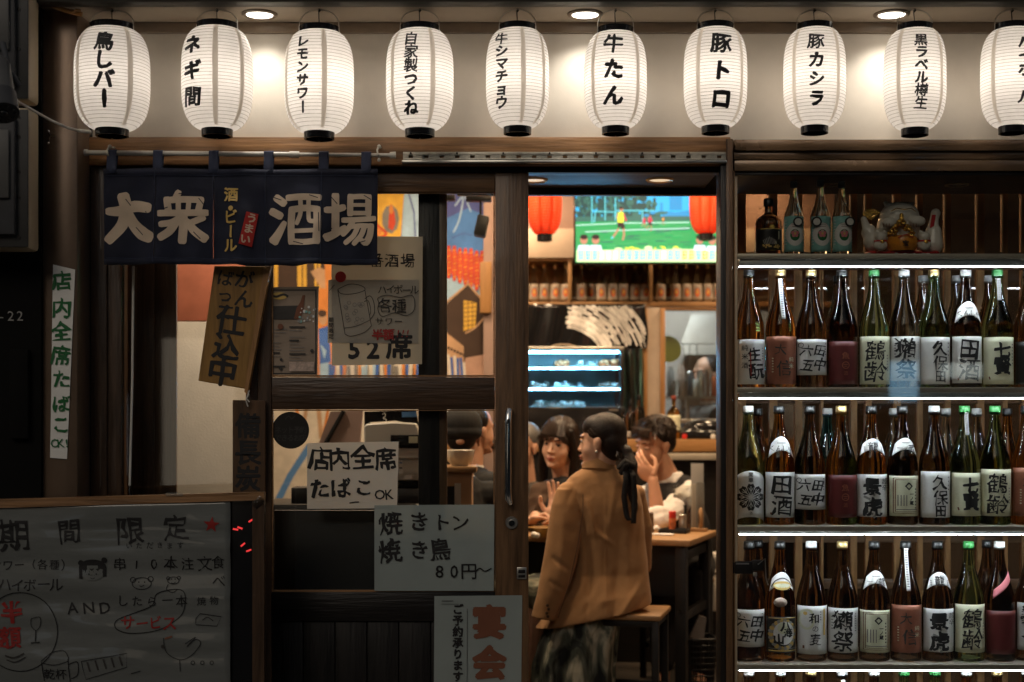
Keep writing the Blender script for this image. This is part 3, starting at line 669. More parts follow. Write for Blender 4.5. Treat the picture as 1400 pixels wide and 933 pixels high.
I.text('う', 346, 300, 14, 'noren_print', bold=.035, rot=-10); I.text('ま', 342, 314, 14, 'noren_print', bold=.035, rot=-10); I.text('い', 337.5, 328.5, 14, 'noren_print', bold=.035, rot=-10)
I.build('lettering', nr, lambda u, v, l: nsurf(330+u*sc(YN), 300-v*sc(YN), l), .0032, .00003, cut=(.008, .008))
# ================================================================ SLOTTED RAIL
YS = -.05
rl = thing('slotted_rail', 'galvanised slotted shutter rail fixed along the lintel above the doorway', 'rail', at(772, 222, YS))
b = MB(); n = 21; x0, x1 = 551, 994
b.pbox(x0, x1, 208, 212.5, YS, .012, .001); b.pbox(x0, x1, 216.5, 219, YS, .012, .001)
for i in range(n+1):
    a = x0+(x1-x0)*i/n; b.pbox(max(x0, a-7.5), min(x1, a+7.5), 212.4, 216.6, YS+.0005, .011)
b.build('rail', 'galvanised', rl)
MB().pbox(x0-2, x1, 219, 223.5, YS-.008, .02, .003).build('lower_lip', 'steel', rl)
b = MB()
for i in range(0, n, 3):
    c0 = at(x0+(x1-x0)*(i+.5)/n, 210, YS); b.tube([c0, c0-Vector((0, .003, 0))], .0035, 8)
b.build('screws', 'black_metal', rl)
# ================================================================ SLIDING DOOR
YD = .0
dr = thing('sliding_door', 'brown wooden sliding door with two glazed panes covered in paper notices', 'door', at(535, 1085, .02))
def db(name, *a, m='dark_wood_x', bev=.003, par=None): return MB().pbox(*a, bev).build(name, m, par or dr)
db('stile', 352, 371, 237, 1080, YD, .036, m='dark_wood_z'); db('stile', 677, 722.5, 232, 1080, YD, .036, m='mid_wood_z')
db('top_rail', 371.5, 676.5, 237, 263, YD+.002, .034, m='mid_wood_x'); db('middle_rail', 371.5, 676.5, 516, 560, YD+.002, .034)
db('bottom_rail', 371.5, 676.5, 810, 850, YD+.002, .034, m='black_wood_x'); db('bottom_rail', 371.5, 676.5, 1030, 1080, YD+.002, .034)
for i in range(7): db('kick_board', 371.5+i*43.57, 371.5+(i+1)*43.57-1, 850, 1030, YD+.012, .016, m='black_wood_z', bev=.002)
for y0, y1 in ((263.5, 515.5), (560.5, 809.5)):
    p = db('pane', 372, 676, y0, y1, YD+.02, .004, m='pane', bev=0)
    b = MB(); q = 2.4
    b.pbox(371.5, 676.5, y1-q, y1, YD+.008, .011); b.pbox(371.5, 676.5, y0, y0+q*.6, YD+.008, .011); b.pbox(371.5, 371.5+q*.8, y0+q*.6, y1-q, YD+.008, .011); b.pbox(676.5-q*.8, 676.5, y0+q*.6, y1-q, YD+.008, .011); b.build('glazing_bead', 'light_wood_x' if False else 'brown_wood_x', dr)
hd = MB(); Yh = YD-.03
hd.tube([at(697, 563, YD), at(696, 563, Yh-.004), at(695, 569, Yh-.012), at(694.5, 580, Yh-.014), at(694.5, 672, Yh-.014), at(695, 681, Yh-.012), at(697, 686, Yh-.004), at(697.5, 686, YD)], [.012, .012, .0118, .0115, .0115, .0118, .012, .012], 16); hd.build('handle', 'chrome', dr)
c0 = at(699.5, 715, YD); k_ = MB(); k_.tube([c0, c0-Vector((0, .008, 0))], [.0215, .019], 28); k_.build('lock_plate', 'steel', dr)
k_ = MB(); k_.tube([c0-Vector((0, .008, 0)), c0-Vector((0, .013, 0))], [.011, .01], 20); k_.build('lock_cylinder', 'chrome', dr)
db('latch', 706.5, 720, 776, 792, YD-.008, .008, m='steel', bev=.002); b = MB(); b.pbox(708.5, 718, 779, 784, YD-.011, .0025, .001); b.pbox(708.5, 718, 786, 790, YD-.011, .0025, .001); b.build('latch_bolt', 'black_metal', bpy.data.objects[[o.name for o in dr.children if o.name.startswith('latch')][0]])
# inner fixed sash seen through the door glass
sa = thing('inner_sash', 'dark wooden sash standing directly behind the glazed sliding door', 'window sash', at(590, 1080, .06))
MB().pbox(572, 601, 236, 1080, .06, .035, .003).build('stile', 'black_wood_z', sa)
MB().pbox(600, 611, 236, 1080, .062, .02, .002).build('stile_trim', 'mid_wood_z', sa)
MB().pbox(366, 572, 236, 262, .062, .03, .002).build('sash_rail', 'black_wood_x', sa); MB().pbox(366, 572, 521, 556, .062, .03, .002).build('sash_rail', 'dark_wood_x', sa)
MB().pbox(375, 676, 698, 1080, .1, .02, .002).build('sash_panel', 'black', sa)
# ================================================================ SIDE WINDOW LEFT OF THE DOOR
sw = thing('side_window', 'narrow dark window beneath the noren with a thin white strip', 'window', at(250, 1080, .03))
MB().pbox(166, 336, 365, 372, .02, .03, .002).build('frame', 'dark_wood_x', sw) if False else None
MB().pbox(166, 336, 236, 262, .004, .04, .002).build('frame', 'dark_wood_x', sw)
MB().pbox(166, 336, 680, 1080, .004, .04, .002).build('lower_panel', 'black_wood_z', sw)
MB().pbox(166, 336, 262, 680, .024, .004).build('pane', 'pane', sw)
MB().tube([at(182.5, 364, .012), at(181, 520, .012), at(177.5, 664, .012)], .0042, 8).build('white_strip', 'white_plastic', sw)
MB().tube([at(178, 664, .012), at(176.5, 672, .01), at(178.5, 678, .01)], .003, 8).build('strip_hook', 'chrome', sw)
bd = thing('board_partition', 'dark grained boards standing inside the side window', 'partition', at(205, 1080, .2))
for i in range(3): MB().pbox(150+i*30.5, 180+i*30.5, 250, 1080, .2, .02, .002).build('board', 'dark_wood_z', bd)
ip = thing('white_partition', 'rough white partition with orange top seen through the side window', 'partition', at(290, 1000, 1.3))
MB().pbox(232, 366, 440, 860, 1.3, .05, .003).build('white_board', 'off_white', ip)
MB().pbox(232, 366, 250, 439, 1.3, .05, .003).build('orange_board', 'orange_wall', ip)
# ================================================================ WOODEN HANGING SIGNS
def wood_sign(name, label, quad, Y, th, m, ink):
    cx = sum(p[0] for p in quad)/4; cy_ = sum(p[1] for p in quad)/4
    t = thing(name, label, 'sign', at(cx, max(p[1] for p in quad), Y))
    b = MB(); b.prism([at(p[0], p[1], Y) for p in quad], (0, th, 0)); o = b.build('board', m, t)
    md = o.modifiers.new('edge', 'BEVEL'); md.width = .003; md.segments = 2
    I = Ink(cx, cy_, 1/sc(Y)); ink(I); I.build('lettering', o, flat(cx, cy_, Y), .0008, .00004); return t
def ik(I):
    I.text('がん', 334, 396, 27, 'ink', 'v', 26, .02, rot=-12, rough=.02); I.text('ばって', 308, 404, 23, 'ink', 'v', 23, .018, rot=-11, rough=.02)
    for ch, x, y, s_ in (('仕', 316, 439, 42), ('込', 310, 475, 38), ('中', 304, 509, 42)): I.glyph(ch, x, y, s_, 'ink', .028, -9, rough=.02)
ws_ = wood_sign('hanging_sign', 'tilted brown wooden sign lettered 仕込中 hanging below the noren', [(293, 364), (370, 364), (336, 532), (271, 521)], -.045, .022, 'sign_wood', ik)
MB().prism([at(p[0], p[1], -.047) for p in ((361, 366), (370, 364), (338, 540), (334, 536))], (0, .03, 0)).build('edge_strip', 'pine_wood_z', ws_)
b = MB(); b.tube([at(338, 532, -.04), at(340, 540, -.045), at(336, 547, -.045), at(339, 556, -.04)], .0022, 6); b.tube([at(341, 534, -.04), at(337, 545, -.047), at(341, 550, -.045)], .002, 6); b.build('string', 'rod_white', ws_)
def ik(I):
    for ch, y in (('備', 583), ('長', 619), ('炭', 655)): I.glyph(ch, 339, y, 36, 'ink', .03, 0, rough=.02)
wood_sign('charcoal_sign', 'dark wooden board lettered 備長炭 below the tilted sign', [(318, 547), (363, 548), (363, 682), (318, 682)], -.025, .018, 'sign_wood_dark', ik)
# ================================================================ PAPER NOTICES
def ik(I):
    for ch, y in zip('店内全席たばこ', (385, 422, 454, 487, 519, 553, 581)): I.glyph(ch, 85+(385-y)*.012+(1 if y > 500 else 0), y, 28 if y < 500 else 25, 'green_ink', .022, I.rnd.gauss(0, 3), rough=.042)
    I.text('OK!', 84, 606, 16, 'green_ink', pitch=8, bold=.01, rot=5)
paper_sign('smoking_strip', 'narrow white paper strip with green vertical writing on the column', 'notice', [(73, 362), (103, 369), (92, 628), (69, 626)], -.163, 'paper_white', ik, wob=.002, seed=3)
def ik(I):
    for ch, x, y, s_ in (('店', 438, 628, 33), ('内', 464, 628, 32), ('全', 496, 626, 34), ('席', 527, 628, 32), ('た', 437, 668, 29), ('ば', 466, 668, 29), ('こ', 498, 667, 26)): I.glyph(ch, x, y, s_, 'ink', .022, I.rnd.gauss(2, 3), rough=.042)
    I.text('OK', 526, 676, 19, 'ink', pitch=13, bold=.01, rot=6); I.line([(478, 688), (486, 686.5), (491, 686.5)], 1.6, 'ink')
paper_sign('smoking_notice', 'white notice with two lines of black brush writing on the lower pane', 'notice', [(420, 606), (545, 604), (543, 695), (420, 696)], -.001, 'paper', ik, seed=5)
def ik(I):
    for ch, x, y, s_ in (('焼', 534, 716, 34), ('き', 573, 714, 28), ('ト', 604, 715, 26), ('ン', 629, 715, 26), ('焼', 533, 754, 33), ('き', 573, 752, 28), ('鳥', 602, 752, 31)): I.glyph(ch, x, y, s_, 'ink', .018, I.rnd.gauss(3, 2), rough=.042)
    I.text('80円', 621, 781, 24, 'ink', pitch=20, bold=.01); I.curve([(650, 782), (656, 777), (663, 781), (672, 777)], 1.8, 'ink')
paper_sign('grill_notice', 'greenish laminated notice with three written lines ending in 80円', 'notice', [(512, 691), (676, 690), (675, 808), (512, 808)], -.003, 'paper_cool', ik, seed=9)
def ik(I):
    I.glyph('宴', 669, 851, 47, 'brown_ink', .05, 0, rough=.012); I.glyph('会', 669, 907, 47, 'brown_ink', .05, 0, rough=.012)
    I.glyph('の', 669, 958, 44, 'brown_ink', .05)
    I.text('ご予約承ります', 626, 879, 15, 'ink', 'v', 15.3, .04, rough=.015); I.line([(639, 832), (638.5, 945)], .7, 'soft_ink'); I.line([(604, 821.5), (620, 821.5)], 1, 'soft_ink'); I.line([(604, 825.5), (628, 826)], .6, 'soft_ink')
paper_sign('party_poster', 'pale banquet poster with two large brown characters low on the door', 'poster', [(594, 815), (714, 814), (712, 990), (593, 990)], -.004, 'paper_cool', ik, seed=11)
# upper pane: big poster, the beer mug sheet over it, the menu
def ik(I):
    I.text('番酒場', 536, 357, 20, 'ink', pitch=21.5, bold=.012, rough=.042); I.glyph('5', 484, 477, 36, 'ink', .03); I.glyph('2', 510, 477, 36, 'ink', .03); I.glyph('席', 546, 474, 37, 'ink', .035)
    I.disc(466, 379, 7.5, 'red_print')
paper_sign('seats_poster', 'tall yellowish poster ending in 52席 half hidden by a smaller sheet', 'poster', [(453, 323), (578, 324), (577, 498), (454, 500)], .017, 'paper_yellow', ik, seed=13)
def ik(I):
    f = 'soft_ink'
    I.curve([(462, 396), (478, 389), (494, 391), (499, 397), (484, 402), (467, 402), (462, 396)], .9, f); I.line([(462, 397), (472, 457)], .9, f); I.line([(499, 397), (508, 446)], .9, f); I.curve([(472, 457), (480, 460), (498, 455), (508, 446)], .9, f); I.curve([(471, 449), (488, 446), (506, 438)], .7, f)
    I.curve([(499, 409), (506, 405), (511, 413), (512, 428), (506, 438)], 1, f); I.curve([(498, 413), (503, 411), (506, 418), (507, 427), (505, 432)], .8, f)
    for k in range(16): x, y = 470+I.rnd.random()*28, 408+I.rnd.random()*34; I.ring(x, y, 2.4, .5, 'faint_ink')
    I.text('ハイボール', 545, 397, 13, 'ink', pitch=11, jit=.05); I.text('各種', 536, 419, 20, 'ink', pitch=19, jit=.04, rough=.042)
    I.curve([(517, 408), (530, 404), (548, 407), (562, 404), (567, 411), (566, 425), (555, 432), (540, 428), (523, 433), (517, 424), (518, 414)], 1, 'ink', closed=True)
    I.text('サワー', 532, 440, 12, 'ink', pitch=13); I.text('半額', 524, 458, 16, 'red_ink', pitch=15, bold=.03, rough=.042); I.text('!!!', 551, 456, 15, 'red_ink', pitch=6.5, rot=-12)
    I.text('期間限定', 453, 449, 7, 'ink', 'v', 7.5, .03)
    I.curve([(451, 398), (455, 393), (458, 390)], .8, f)
paper_sign('mug_sheet', 'grey handwritten sheet with a beer mug drawing over the tall poster', 'notice', [(449, 383), (573, 383), (572, 470), (448, 469)], .0145, 'paper_grey', ik, seed=17)
def ik(I):
    B = 'soft_ink'
    for p in ([(371, 397), (433, 397)], [(371, 511), (432, 511)], [(432, 397), (432, 511)]): I.line(p, 1.6, B)
    I.poly([(371, 419), (412, 418), (410, 437), (371, 437)], B); I.disc(382, 405, 11, 'gold_ink', 5); I.curve([(371, 404), (378, 406), (388, 403), (394, 406)], 3.2, B)
    I.poly([(414, 404), (417.5, 404), (416, 414), (415, 424), (410, 438), (402, 436), (406, 421), (411, 413)], 'brown_ink')
    for k in range(26): x, y = 409+I.rnd.random()*22, 420+I.rnd.random()*20; I.disc(x, y, 1+I.rnd.random()*1.6, I.rnd.choice(['label_white', 'label_aqua', 'label_grey']), n=5)
    I.text('MENU', 385, 424, 4, 'label_white', pitch=3.6) if False else None
    for c_, r_ in ((372, 0), (396, 1)):
        for j in range(13):
            y = 446+j*4.6+r_*1.5; w_ = 6+I.rnd.random()*18
            if I.rnd.random() < .82: I.line([(c_, y), (min(c_+w_, 430), y)], .8 if j % 4 else 2, 'faint_ink' if j % 4 else B)
    I.disc(384, 447, 4, 'brown_ink'); I.poly([(396, 495), (430, 495), (430, 508), (396, 508)], 'food_pale'); I.disc(427, 480, 2.4, B); I.disc(385, 492, 2, B); I.disc(384, 504, 2.4, B)
paper_sign('drinks_menu', 'dim printed drinks menu with a bottle picture behind the door glass', 'menu', [(370, 393), (436, 392), (434, 513), (369, 513)], .0165, 'menu_paper', ik, seed=19)
c0 = at(397.5, 588.5, .017); t = thing('round_sticker', 'round black sticker on the lower door pane above the notice', 'sticker', at(397.5, 614, .017))
MB().lathe([(0, 0), (.0625, 0), (.0625, .001), (0, .001)], (0, 0, 0), 40, caps=False).build('tmp', 'label_black') if False else None
b = MB(); b.tube([c0, c0-Vector((0, .001, 0))], .0615, 48); o = b.build('disc', 'label_black', t)
I = Ink(397.5, 588.5, 1/sc(.016)); I.text('ネット予約', 397.5, 588, 10, 'soft_ink', pitch=8.6, bold=.02); I.text('できるお店', 397.5, 599, 10, 'soft_ink', pitch=8.6, bold=.02); I.curve([(390, 574), (395, 569), (399, 573), (404, 568)], 1.6, 'soft_ink'); I.build('lettering', o, flat(397.5, 588.5, .016), .0008)
# ================================================================ MENU BOARD
YB = -.3
mb_ = thing('menu_board', 'dark framed menu board with plastic covered handwriting at the lower left', 'menu board', at(170, 1085, YB))
MB().prism([at(-40, 686, YB+.012), at(361, 676, YB+.012), at(361, 1080, YB+.012), at(-40, 1080, YB+.012)], (0, .02, 0)).build('backing', 'black_gloss', mb_)
MB().prism([at(-40, 684, YB-.008), at(361, 673, YB-.008), at(361, 684, YB-.008), at(-40, 696, YB-.008)], (0, .03, 0)).build('frame_bar', 'brown_wood_x', mb_)
MB().prism([at(345, 685.2, YB-.008), at(361, 684.6, YB-.008), at(361, 1080, YB-.008), at(345, 1080, YB-.008)], (0, .03, 0)).build('frame_bar', 'dark_wood_z', mb_)
b = MB(); c0 = at(345, 683, YB-.011); b.box(c0.x, c0.x+.036, c0.y, c0.y+.003, c0.z-.022, c0.z+.002, .001, Euler((0, R(-40), 0)).to_matrix()); b.pbox(227, 250, 674, 678, YB-.012, .003); b.build('tape', 'film', mb_)
def shf(px, py, l=0):
    q = at(px, py, YB-.002); a = q.x; z = q.z
    q.y += .009*noise.noise(Vector((a*2.2, z*11, 1)))+.004*noise.noise(Vector((a*5+z*4, z*24, 4)))-l; return q
b = MB(); b.grid(lambda u, v: shf(-40+355*u, (1000*(1-v)+(693-8*u)*v)), 40, 60); sh = b.build('plastic_sheet', 'sheet_plastic', mb_, 0)
for p in sh.data.polygons: p.use_smooth = True
sh.modifiers.new('thickness', 'SOLIDIFY').thickness = .001
I = Ink(160, 800, 1/sc(YB-.002)); k = 'ink'
for ch, x, y, s_ in (('期', 20, 733, 46), ('間', 95, 727, 34), ('限', 178, 726, 40), ('定', 241, 722, 36)): I.glyph(ch, x, y, s_, k, .014, I.rnd.gauss(3, 2), rough=.042)
I.text('いただきます', 212, 746, 10, k, pitch=14, jit=.06); I.text('サワー（各種）', 42, 773, 15, k, pitch=16, jit=.07); I.text('ハイボール', 42, 800, 20, k, pitch=17.5, jit=.07)
I.text('串10本注文', 222, 771, 20, k, pitch=23, jit=.08, rough=.042); I.text('食べ', 299, 782, 20, k, 'v', 26, jit=.05)
I.text('AND', 121, 831, 22, k, pitch=22, rot=8, bold=.008); I.text('したら一本', 208, 822, 17, k, pitch=20, jit=.08); I.text('焼物', 285, 822, 12, k, pitch=17, jit=.1)
I.curve([(160, 848), (185, 838), (208, 828), (215, 812), (240, 806), (253, 812), (251, 836), (238, 850), (215, 862), (180, 866), (160, 860)], 1.3, k, closed=True)
I.text('サービス', 203, 852, 19, 'red_ink', pitch=19, bold=.015, jit=.07, rot=4)
I.poly([(289.5+(11.5 if i % 2 == 0 else 4.8)*math.sin(i*math.pi/5+.1), 717.5-(11.5 if i % 2 == 0 else 4.8)*math.cos(i*math.pi/5+.1)) for i in range(10)], 'red_ink')
# little face with two buns
I.disc(127, 776, 19, k, 11); I.disc(127, 783, 15, 'sheet_plastic', 11); I.poly([(108, 776), (113, 776), (113.5, 792), (109, 791)], k); I.poly([(141, 776), (146, 776), (145.5, 788), (141, 789)], k); I.poly([(111, 775), (143, 774), (142, 780), (138, 777), (134, 781), (130, 777), (126, 781), (121, 777), (117, 781), (112, 778)], k)
for x, y in ((111, 770), (143, 766)): I.disc(x, y, 4, k)
for x in (122, 132): I.disc(x, 785, 1.1, k)
I.curve([(124, 790), (127, 791.5), (130, 790)], .9, k)
def bear(x, y, r): I.ring(x, y, r*1.3, 1, k, r*.8); I.ring(x-r*1.2, y-r*.5, r*.35, 1, k); I.ring(x+r*1.2, y-r*.6, r*.35, 1, k); I.disc(x-r*.4, y-2, .9, k); I.disc(x+r*.4, y-2, .9, k); I.curve([(x-3, y+3), (x, y+4), (x+3, y+2)], .9, k)
bear(194, 798, 10); bear(237, 794, 6); I.curve([(230, 799), (228, 806), (236, 810), (243, 806)], .9, k)
I.ring(28, 864, 51, 1.2, k, 54); I.glyph('半', 16, 838, 32, 'red_ink', .02, 4, rough=.042); I.glyph('額', 14, 872, 32, 'red_ink', .02, 2, rough=.042)
I.curve([(43, 846), (55, 844), (55, 856), (49, 862), (43, 856), (43, 846)], .9, k); I.line([(49, 862), (49, 877)], 1.6, k); I.line([(43, 879), (55, 878)], 1.4, k)
I.curve([(8, 896), (20, 899), (34, 893)], 2, 'soft_ink'); I.curve([(10, 902), (22, 905), (36, 898)], 1.5, 'soft_ink')
I.line([(58, 905), (62, 945)], 1.2, k); I.line([(94, 900), (97, 945)], 1.2, k); I.curve([(58, 906), (75, 909), (94, 904)], 1, k); I.curve([(57, 904), (72, 892), (88, 890), (95, 900)], 1, k); I.curve([(95, 908), (107, 905), (107, 922), (98, 928)], 1.2, k); I.text('乾杯', 76, 922, 16, k, pitch=16)
I.line([(112, 904), (174, 893), (174, 912), (118, 929), (112, 904)], .9, k)
for x in range(5): I.line([(120+x*11, 905-x*2), (124+x*11, 918-x*2)], 2.4, 'soft_ink')
I.line([(268, 846), (274, 839), (303, 843), (297, 856), (268, 854), (268, 846)], 1, k); I.curve([(277, 848), (284, 844), (292, 849)], 1, k)
I.curve([(224, 872), (228, 892), (246, 902), (262, 896), (275, 880), (268, 874), (256, 884), (268, 871), (254, 880)], 1, k); I.line([(246, 902), (247, 918)], 1, k); I.disc(223, 884, 2.6, 'soft_ink'); I.line([(226, 873), (236, 870)], 2.4, 'brown_ink')
for x in (264, 277, 290): I.ring(x, 906, 2.4, .9, k)
I.line([(180, 921), (193, 917)], 1, k)
I.build('lettering', sh, lambda u, v, l: shf(160+u*sc(YB-.002), 800-v*sc(YB-.002), l+.0012), .0008, .00001, cut=(.02, .012))
b = MB()
for x, y, a in ((328, 722, 20), (343, 712, -30), (332, 745, -40), (340, 753, -20), (322, 724, 10)):
    c0 = at(x, y, YB+.009); b.box(c0.x-.008, c0.x+.008, c0.y, c0.y+.003, c0.z-.0025, c0.z+.0025, 0, Euler((0, R(a), 0)).to_matrix())
b.build('red_reflections', 'red_reflection_glow', mb_)  # reflections of red lights, made as small glowing bars on the backing
# ================================================================ BOTTLE CABINET
XL, XR = X(1003, 0), 1.98
cb = thing('display_cabinet', 'glass fronted bottle cabinet with white lit shelves right of the doorway', 'cabinet', ((XL+XR)/2, .17, 0))
def cbx(name, x0, x1, y0, y1, z0, z1, m, bev=.002): return MB().box(x0, x1, y0, y1, z0, z1, bev).build(name, m, cb)
cbx('top_beam', XL-.004, XR, -.045, .3, Z(206, -.045), Z(191, -.045), 'cabinet_metal')
cbx('top_beam', XL-.004, XR, -.03, .3, Z(218.5, -.03), Z(207.5, -.03), 'cabinet_metal')
cbx('top_beam', XL-.004, XR, -.042, .3, Z(234, -.042), Z(219.5, -.042), 'cabinet_metal')
cbx('roof_panel', XL, XR, -.03, .37, Z(234, -.042)-.012, Z(234, -.042)-.001, 'black_wood_x')
cbx('side_panel', XL-.005, XL, -.03, .37, 0, Z(236, 0), 'brown_wood_z'); cbx('side_panel', XR, XR+.02, -.03, .37, 0, Z(236, 0), 'brown_wood_z')
MB().box(XL, XL+.009, -.02, -.012, 0, Z(236, 0), .001).build('front_stile', 'beige_frame', cb)  # thin stile; its pale colour stands in for the glass edge highlights
cbx('glass_front', XL+.009, XR, -.018, -.013, 0.02, Z(236, 0), 'pane', 0)
SH = [1.795, 1.354, .896, .44, .012]
for i, z in enumerate(SH[:4]):
    s = MB().box(XL, XR, -.008, .35, z-.016, z, .001).build('shelf', 'shelf_metal', cb)
    MB().box(XL, XR, -.012, -.0085, z-.017, z+.0005, .001).build('front_lip', 'shelf_metal', s)
    dz = (.041, .036, .0268, .0215)[i]; MB().box(XL+.02, XR, .002, .012, z-dz-.0011, z-dz+.0011, 0).build('led_strip', 'led_cool', cb)
    MB().box(XL+.02, XR, .001, .014, z-dz+.0014, z-.0165, .0005).build('led_channel', 'steel', cb)
cbx('bottom_board', XL, XR, -.008, .35, 0.005, .012, 'shelf_metal')
lk = MB(); Yk = -.03
lk.pbox(1001, 1030, 768, 785, Yk, .01, .003); lk.pbox(1028, 1044, 766, 781, Yk-.004, .012, .004); lk.build('lock', 'black_metal', cb)
b = MB(); b.tube([at(1036, 772, Yk-.008), at(1046, 764, Yk-.01), at(1047, 790, Yk-.008), at(1050, 800, Yk-.002)], .002, 6); b.pbox(1030, 1035, 783, 788, Yk-.006, .006, .001); b.pbox(1006, 1024, 770, 772, Yk-.002, .001); b.build('lock_key', 'steel', cb)
lt = thing('lattice_screen', 'brown wooden lattice screen with dark glazing behind the bottles', 'screen', ((XL+XR)/2, .41, 0))
YL = .4
for a, c_ in ((1003, 1020), (1052, 1063), (1087, 1097), (1122, 1126), (1163, 1172), (1183, 1192), (1222, 1232), (1254, 1262), (1292, 1300), (1336, 1346), (1371, 1378), (1397, 1410), (1450, 1460)):
    MB().pbox(a, c_, 262, 1015, YL, .03, .002).build('post', 'pine_wood_z', lt)
for a, c_ in ((236, 265), (345, 366), (528, 552), (792, 805), (700, 742)): MB().pbox(1003, 1470, a, c_, YL+.004, .022, .002).build('rail', 'mid_wood_x', lt)
MB().pbox(1003, 1470, 265, 1010, YL+.012, .004).build('pane', 'pane_smoky', lt)
# ---------------------------------------------------------------- bottles
BP = [(0, .86), (.006, .97), (.02, 1), (.47, 1), (.51, .985), (.56, .92), (.62, .8), (.68, .655), (.74, .52), (.79, .425), (.84, .365), (.89, .325), (.925, .315), (.927, .36), (.936, .37), (.945, .36), (.947, .31), (.975, .305)]
def br(q, P=BP):
    for (a, ra), (c_, rc) in zip(P, P[1:]):
        if q <= c_: return ra+(rc-ra)*(q-a)/(c_-a) if c_ > a else rc
    return P[-1][1]
BM = {}; brnd = random.Random(77)
def shared(key, make, mats, parent, name, loc):
    """one mesh used by every bottle of the kind"""
    if key not in BM:
        me = make(); [me.materials.append(M[m]) for m in mats]; BM[key] = me
    o = bpy.data.objects.new(name, BM[key]); col.objects.link(o); o.parent = parent; o.location = loc; WL[o.name] = WL[parent.name]+Vector(loc); return o
def patch(r0, z0, z1, a0, a1, prof, H, base, top_arch=0, bot_arch=0, lift=.0006, tilt=0, nu=20, nv=8):
    """a curved sheet on the bottle; arches bend the upper and lower edge"""
    b = MB(); x0, y0, zb = base
    def fn(u, v):
        a = a0+(a1-a0)*u; s_ = (2*u-1); z = (z0-bot_arch*s_*s_)*(1-v)+(z1-top_arch*s_*s_)*v+tilt*s_
        r = r0*br(min(.97, max(0, z/H)), prof)+lift; return Vector((x0+r*math.sin(a), y0-r*math.cos(a), zb+z))
    b.grid(fn, nu, nv); return b
def bottle(px, zs, glass, label, group, lab=None, ink=None, collar=None, cink=None, strip=None, cap='cap_black', Y=.09, H=.4, Rr=.0512, prof=BP, parts=None, arch=(0, 0), half=1.3, name='sake_bottle', capr=.35, dx=0):
    x = X(px, Y); base = Vector((x, Y, zs)); k = 1/sc(Y-Rr)
    t = thing(name, label, 'bottle', base, group); t.rotation_euler = (0, 0, brnd.uniform(-.1, .1))      # no two bottles face quite the same way
    shared(('b', glass, H, Rr, id(prof)), lambda: MB().lathe([(0, .004)]+[(Rr*r, H*q) for q, r in prof]+[(0, H*prof[-1][0])], (0, 0, 0), 36, caps=False).mesh('bottle', 50), [glass], t, 'glass_body', (0, 0, 0))
    c0 = Rr*capr; ct = prof[-1][0]*H
    shared(('c', cap, H, Rr, capr), lambda: MB().lathe([(c0*.98, -.018), (c0*1.03, -.0165), (c0*1.03, -.001), (c0, .0), (c0*1.02, .006), (c0*.9, .0085), (0, .0085)], (0, 0, ct), 24, caps=False).mesh('cap', 40), [cap], t, 'cap', (0, 0, 0))
    if lab:
        y0, y1, lm = lab; zc = lambda y: Z(y, Y-Rr)-zs
        lo = patch(Rr, max(.012, zc(y1)), zc(y0), -half, half, prof, H, base, arch[0], arch[1]).build('label', lm, t, 0)
        for p in lo.data.polygons: p.use_smooth = True
        lo.modifiers.new('thickness', 'SOLIDIFY').thickness = .0003
        if ink:
            I = Ink(px, (y0+y1)/2, k); ink(I, px, y0, y1); zm = Z((y0+y1)/2, Y-Rr)
            def fn(u, v, l):
                z = zm+v-zs; r = Rr*br(min(.97, max(0, z/H)), prof)+.0012; a = math.asin(max(-.97, min(.97, u/r))); return Vector((x+(r+l)*math.sin(a), Y-(r+l)*math.cos(a), zs+z))
            I.build('lettering', lo, fn, .0004, .00004, cut=(.006, 0))
    if collar:
        y0, y1, cm_ = collar; z1, z0 = Z(y0, Y-Rr*.8)-zs, Z(y1, Y-Rr*.8)-zs
        h_ = z1-z0; co = patch(Rr, z0+h_*.34, z1, -1.12, 1.12, prof, H, base, h_*.36, h_*.36, .0009).build('neck_label', cm_, t, 0)
        for p in co.data.polygons: p.use_smooth = True
        co.modifiers.new('thickness', 'SOLIDIFY').thickness = .0003
        if cink:
            I = Ink(px, (y0+y1)/2, 1/sc(Y-Rr*.8)); cink(I, px, (y0+y1)/2+1); zm = zs+(z0+z1)/2
            def fn2(u, v, l):
                z = zm+v-zs; r = Rr*br(z/H, prof)+.0018; a = math.asin(max(-.97, min(.97, u/r))); return Vector((x+(r+l)*math.sin(a), Y-(r+l)*math.cos(a), zs+z))
            I.build('lettering', co, fn2, .0004, .00004, cut=(.006, .006))
    if strip:
        y0, y1, sm_, tl = strip; z1, z0 = Z(y0, Y-.02)-zs, Z(y1, Y-.02)-zs; b = MB()
        def fs(u, v):
            z = z0+(z1-z0)*v; r = Rr*br(z/H, prof)+.0012; xo = (u-.5)*.013+tl*(v-.5); a = math.asin(max(-.95, min(.95, xo/r))); return Vector((x+r*math.sin(a), Y-r*math.cos(a), zs+z))
        b.grid(fs, 4, 16); so = b.build('neck_strip', sm_, t); so.modifiers.new('thickness', 'SOLIDIFY').thickness = .0003
        I = Ink(px, (y0+y1)/2, 1/sc(Y-.02))
        for j in range(int((y1-y0)/3.4)): I.line([(px-1.6+tl*400*((y1-y0)/2-(3+j*3.2))/(y1-y0)*.9, y0+3+j*3.2), (px+1.6+tl*400*((y1-y0)/2-(3+j*3.2))/(y1-y0)*.9, y0+3+j*3.2)], 1.2, 'faint_ink')
        zm = (Z(y0, Y-.02)+Z(y1, Y-.02))/2
        def f3(u, v, l):
            z = zm+v-zs; r = Rr*br(z/H, prof)+.0018; a = math.asin(max(-.9, min(.9, u/r))); return Vector((x+(r+l)*math.sin(a), Y-(r+l)*math.cos(a), zs+z))
        I.build('small_print', so, f3)
    return t
S2 = 'ink'
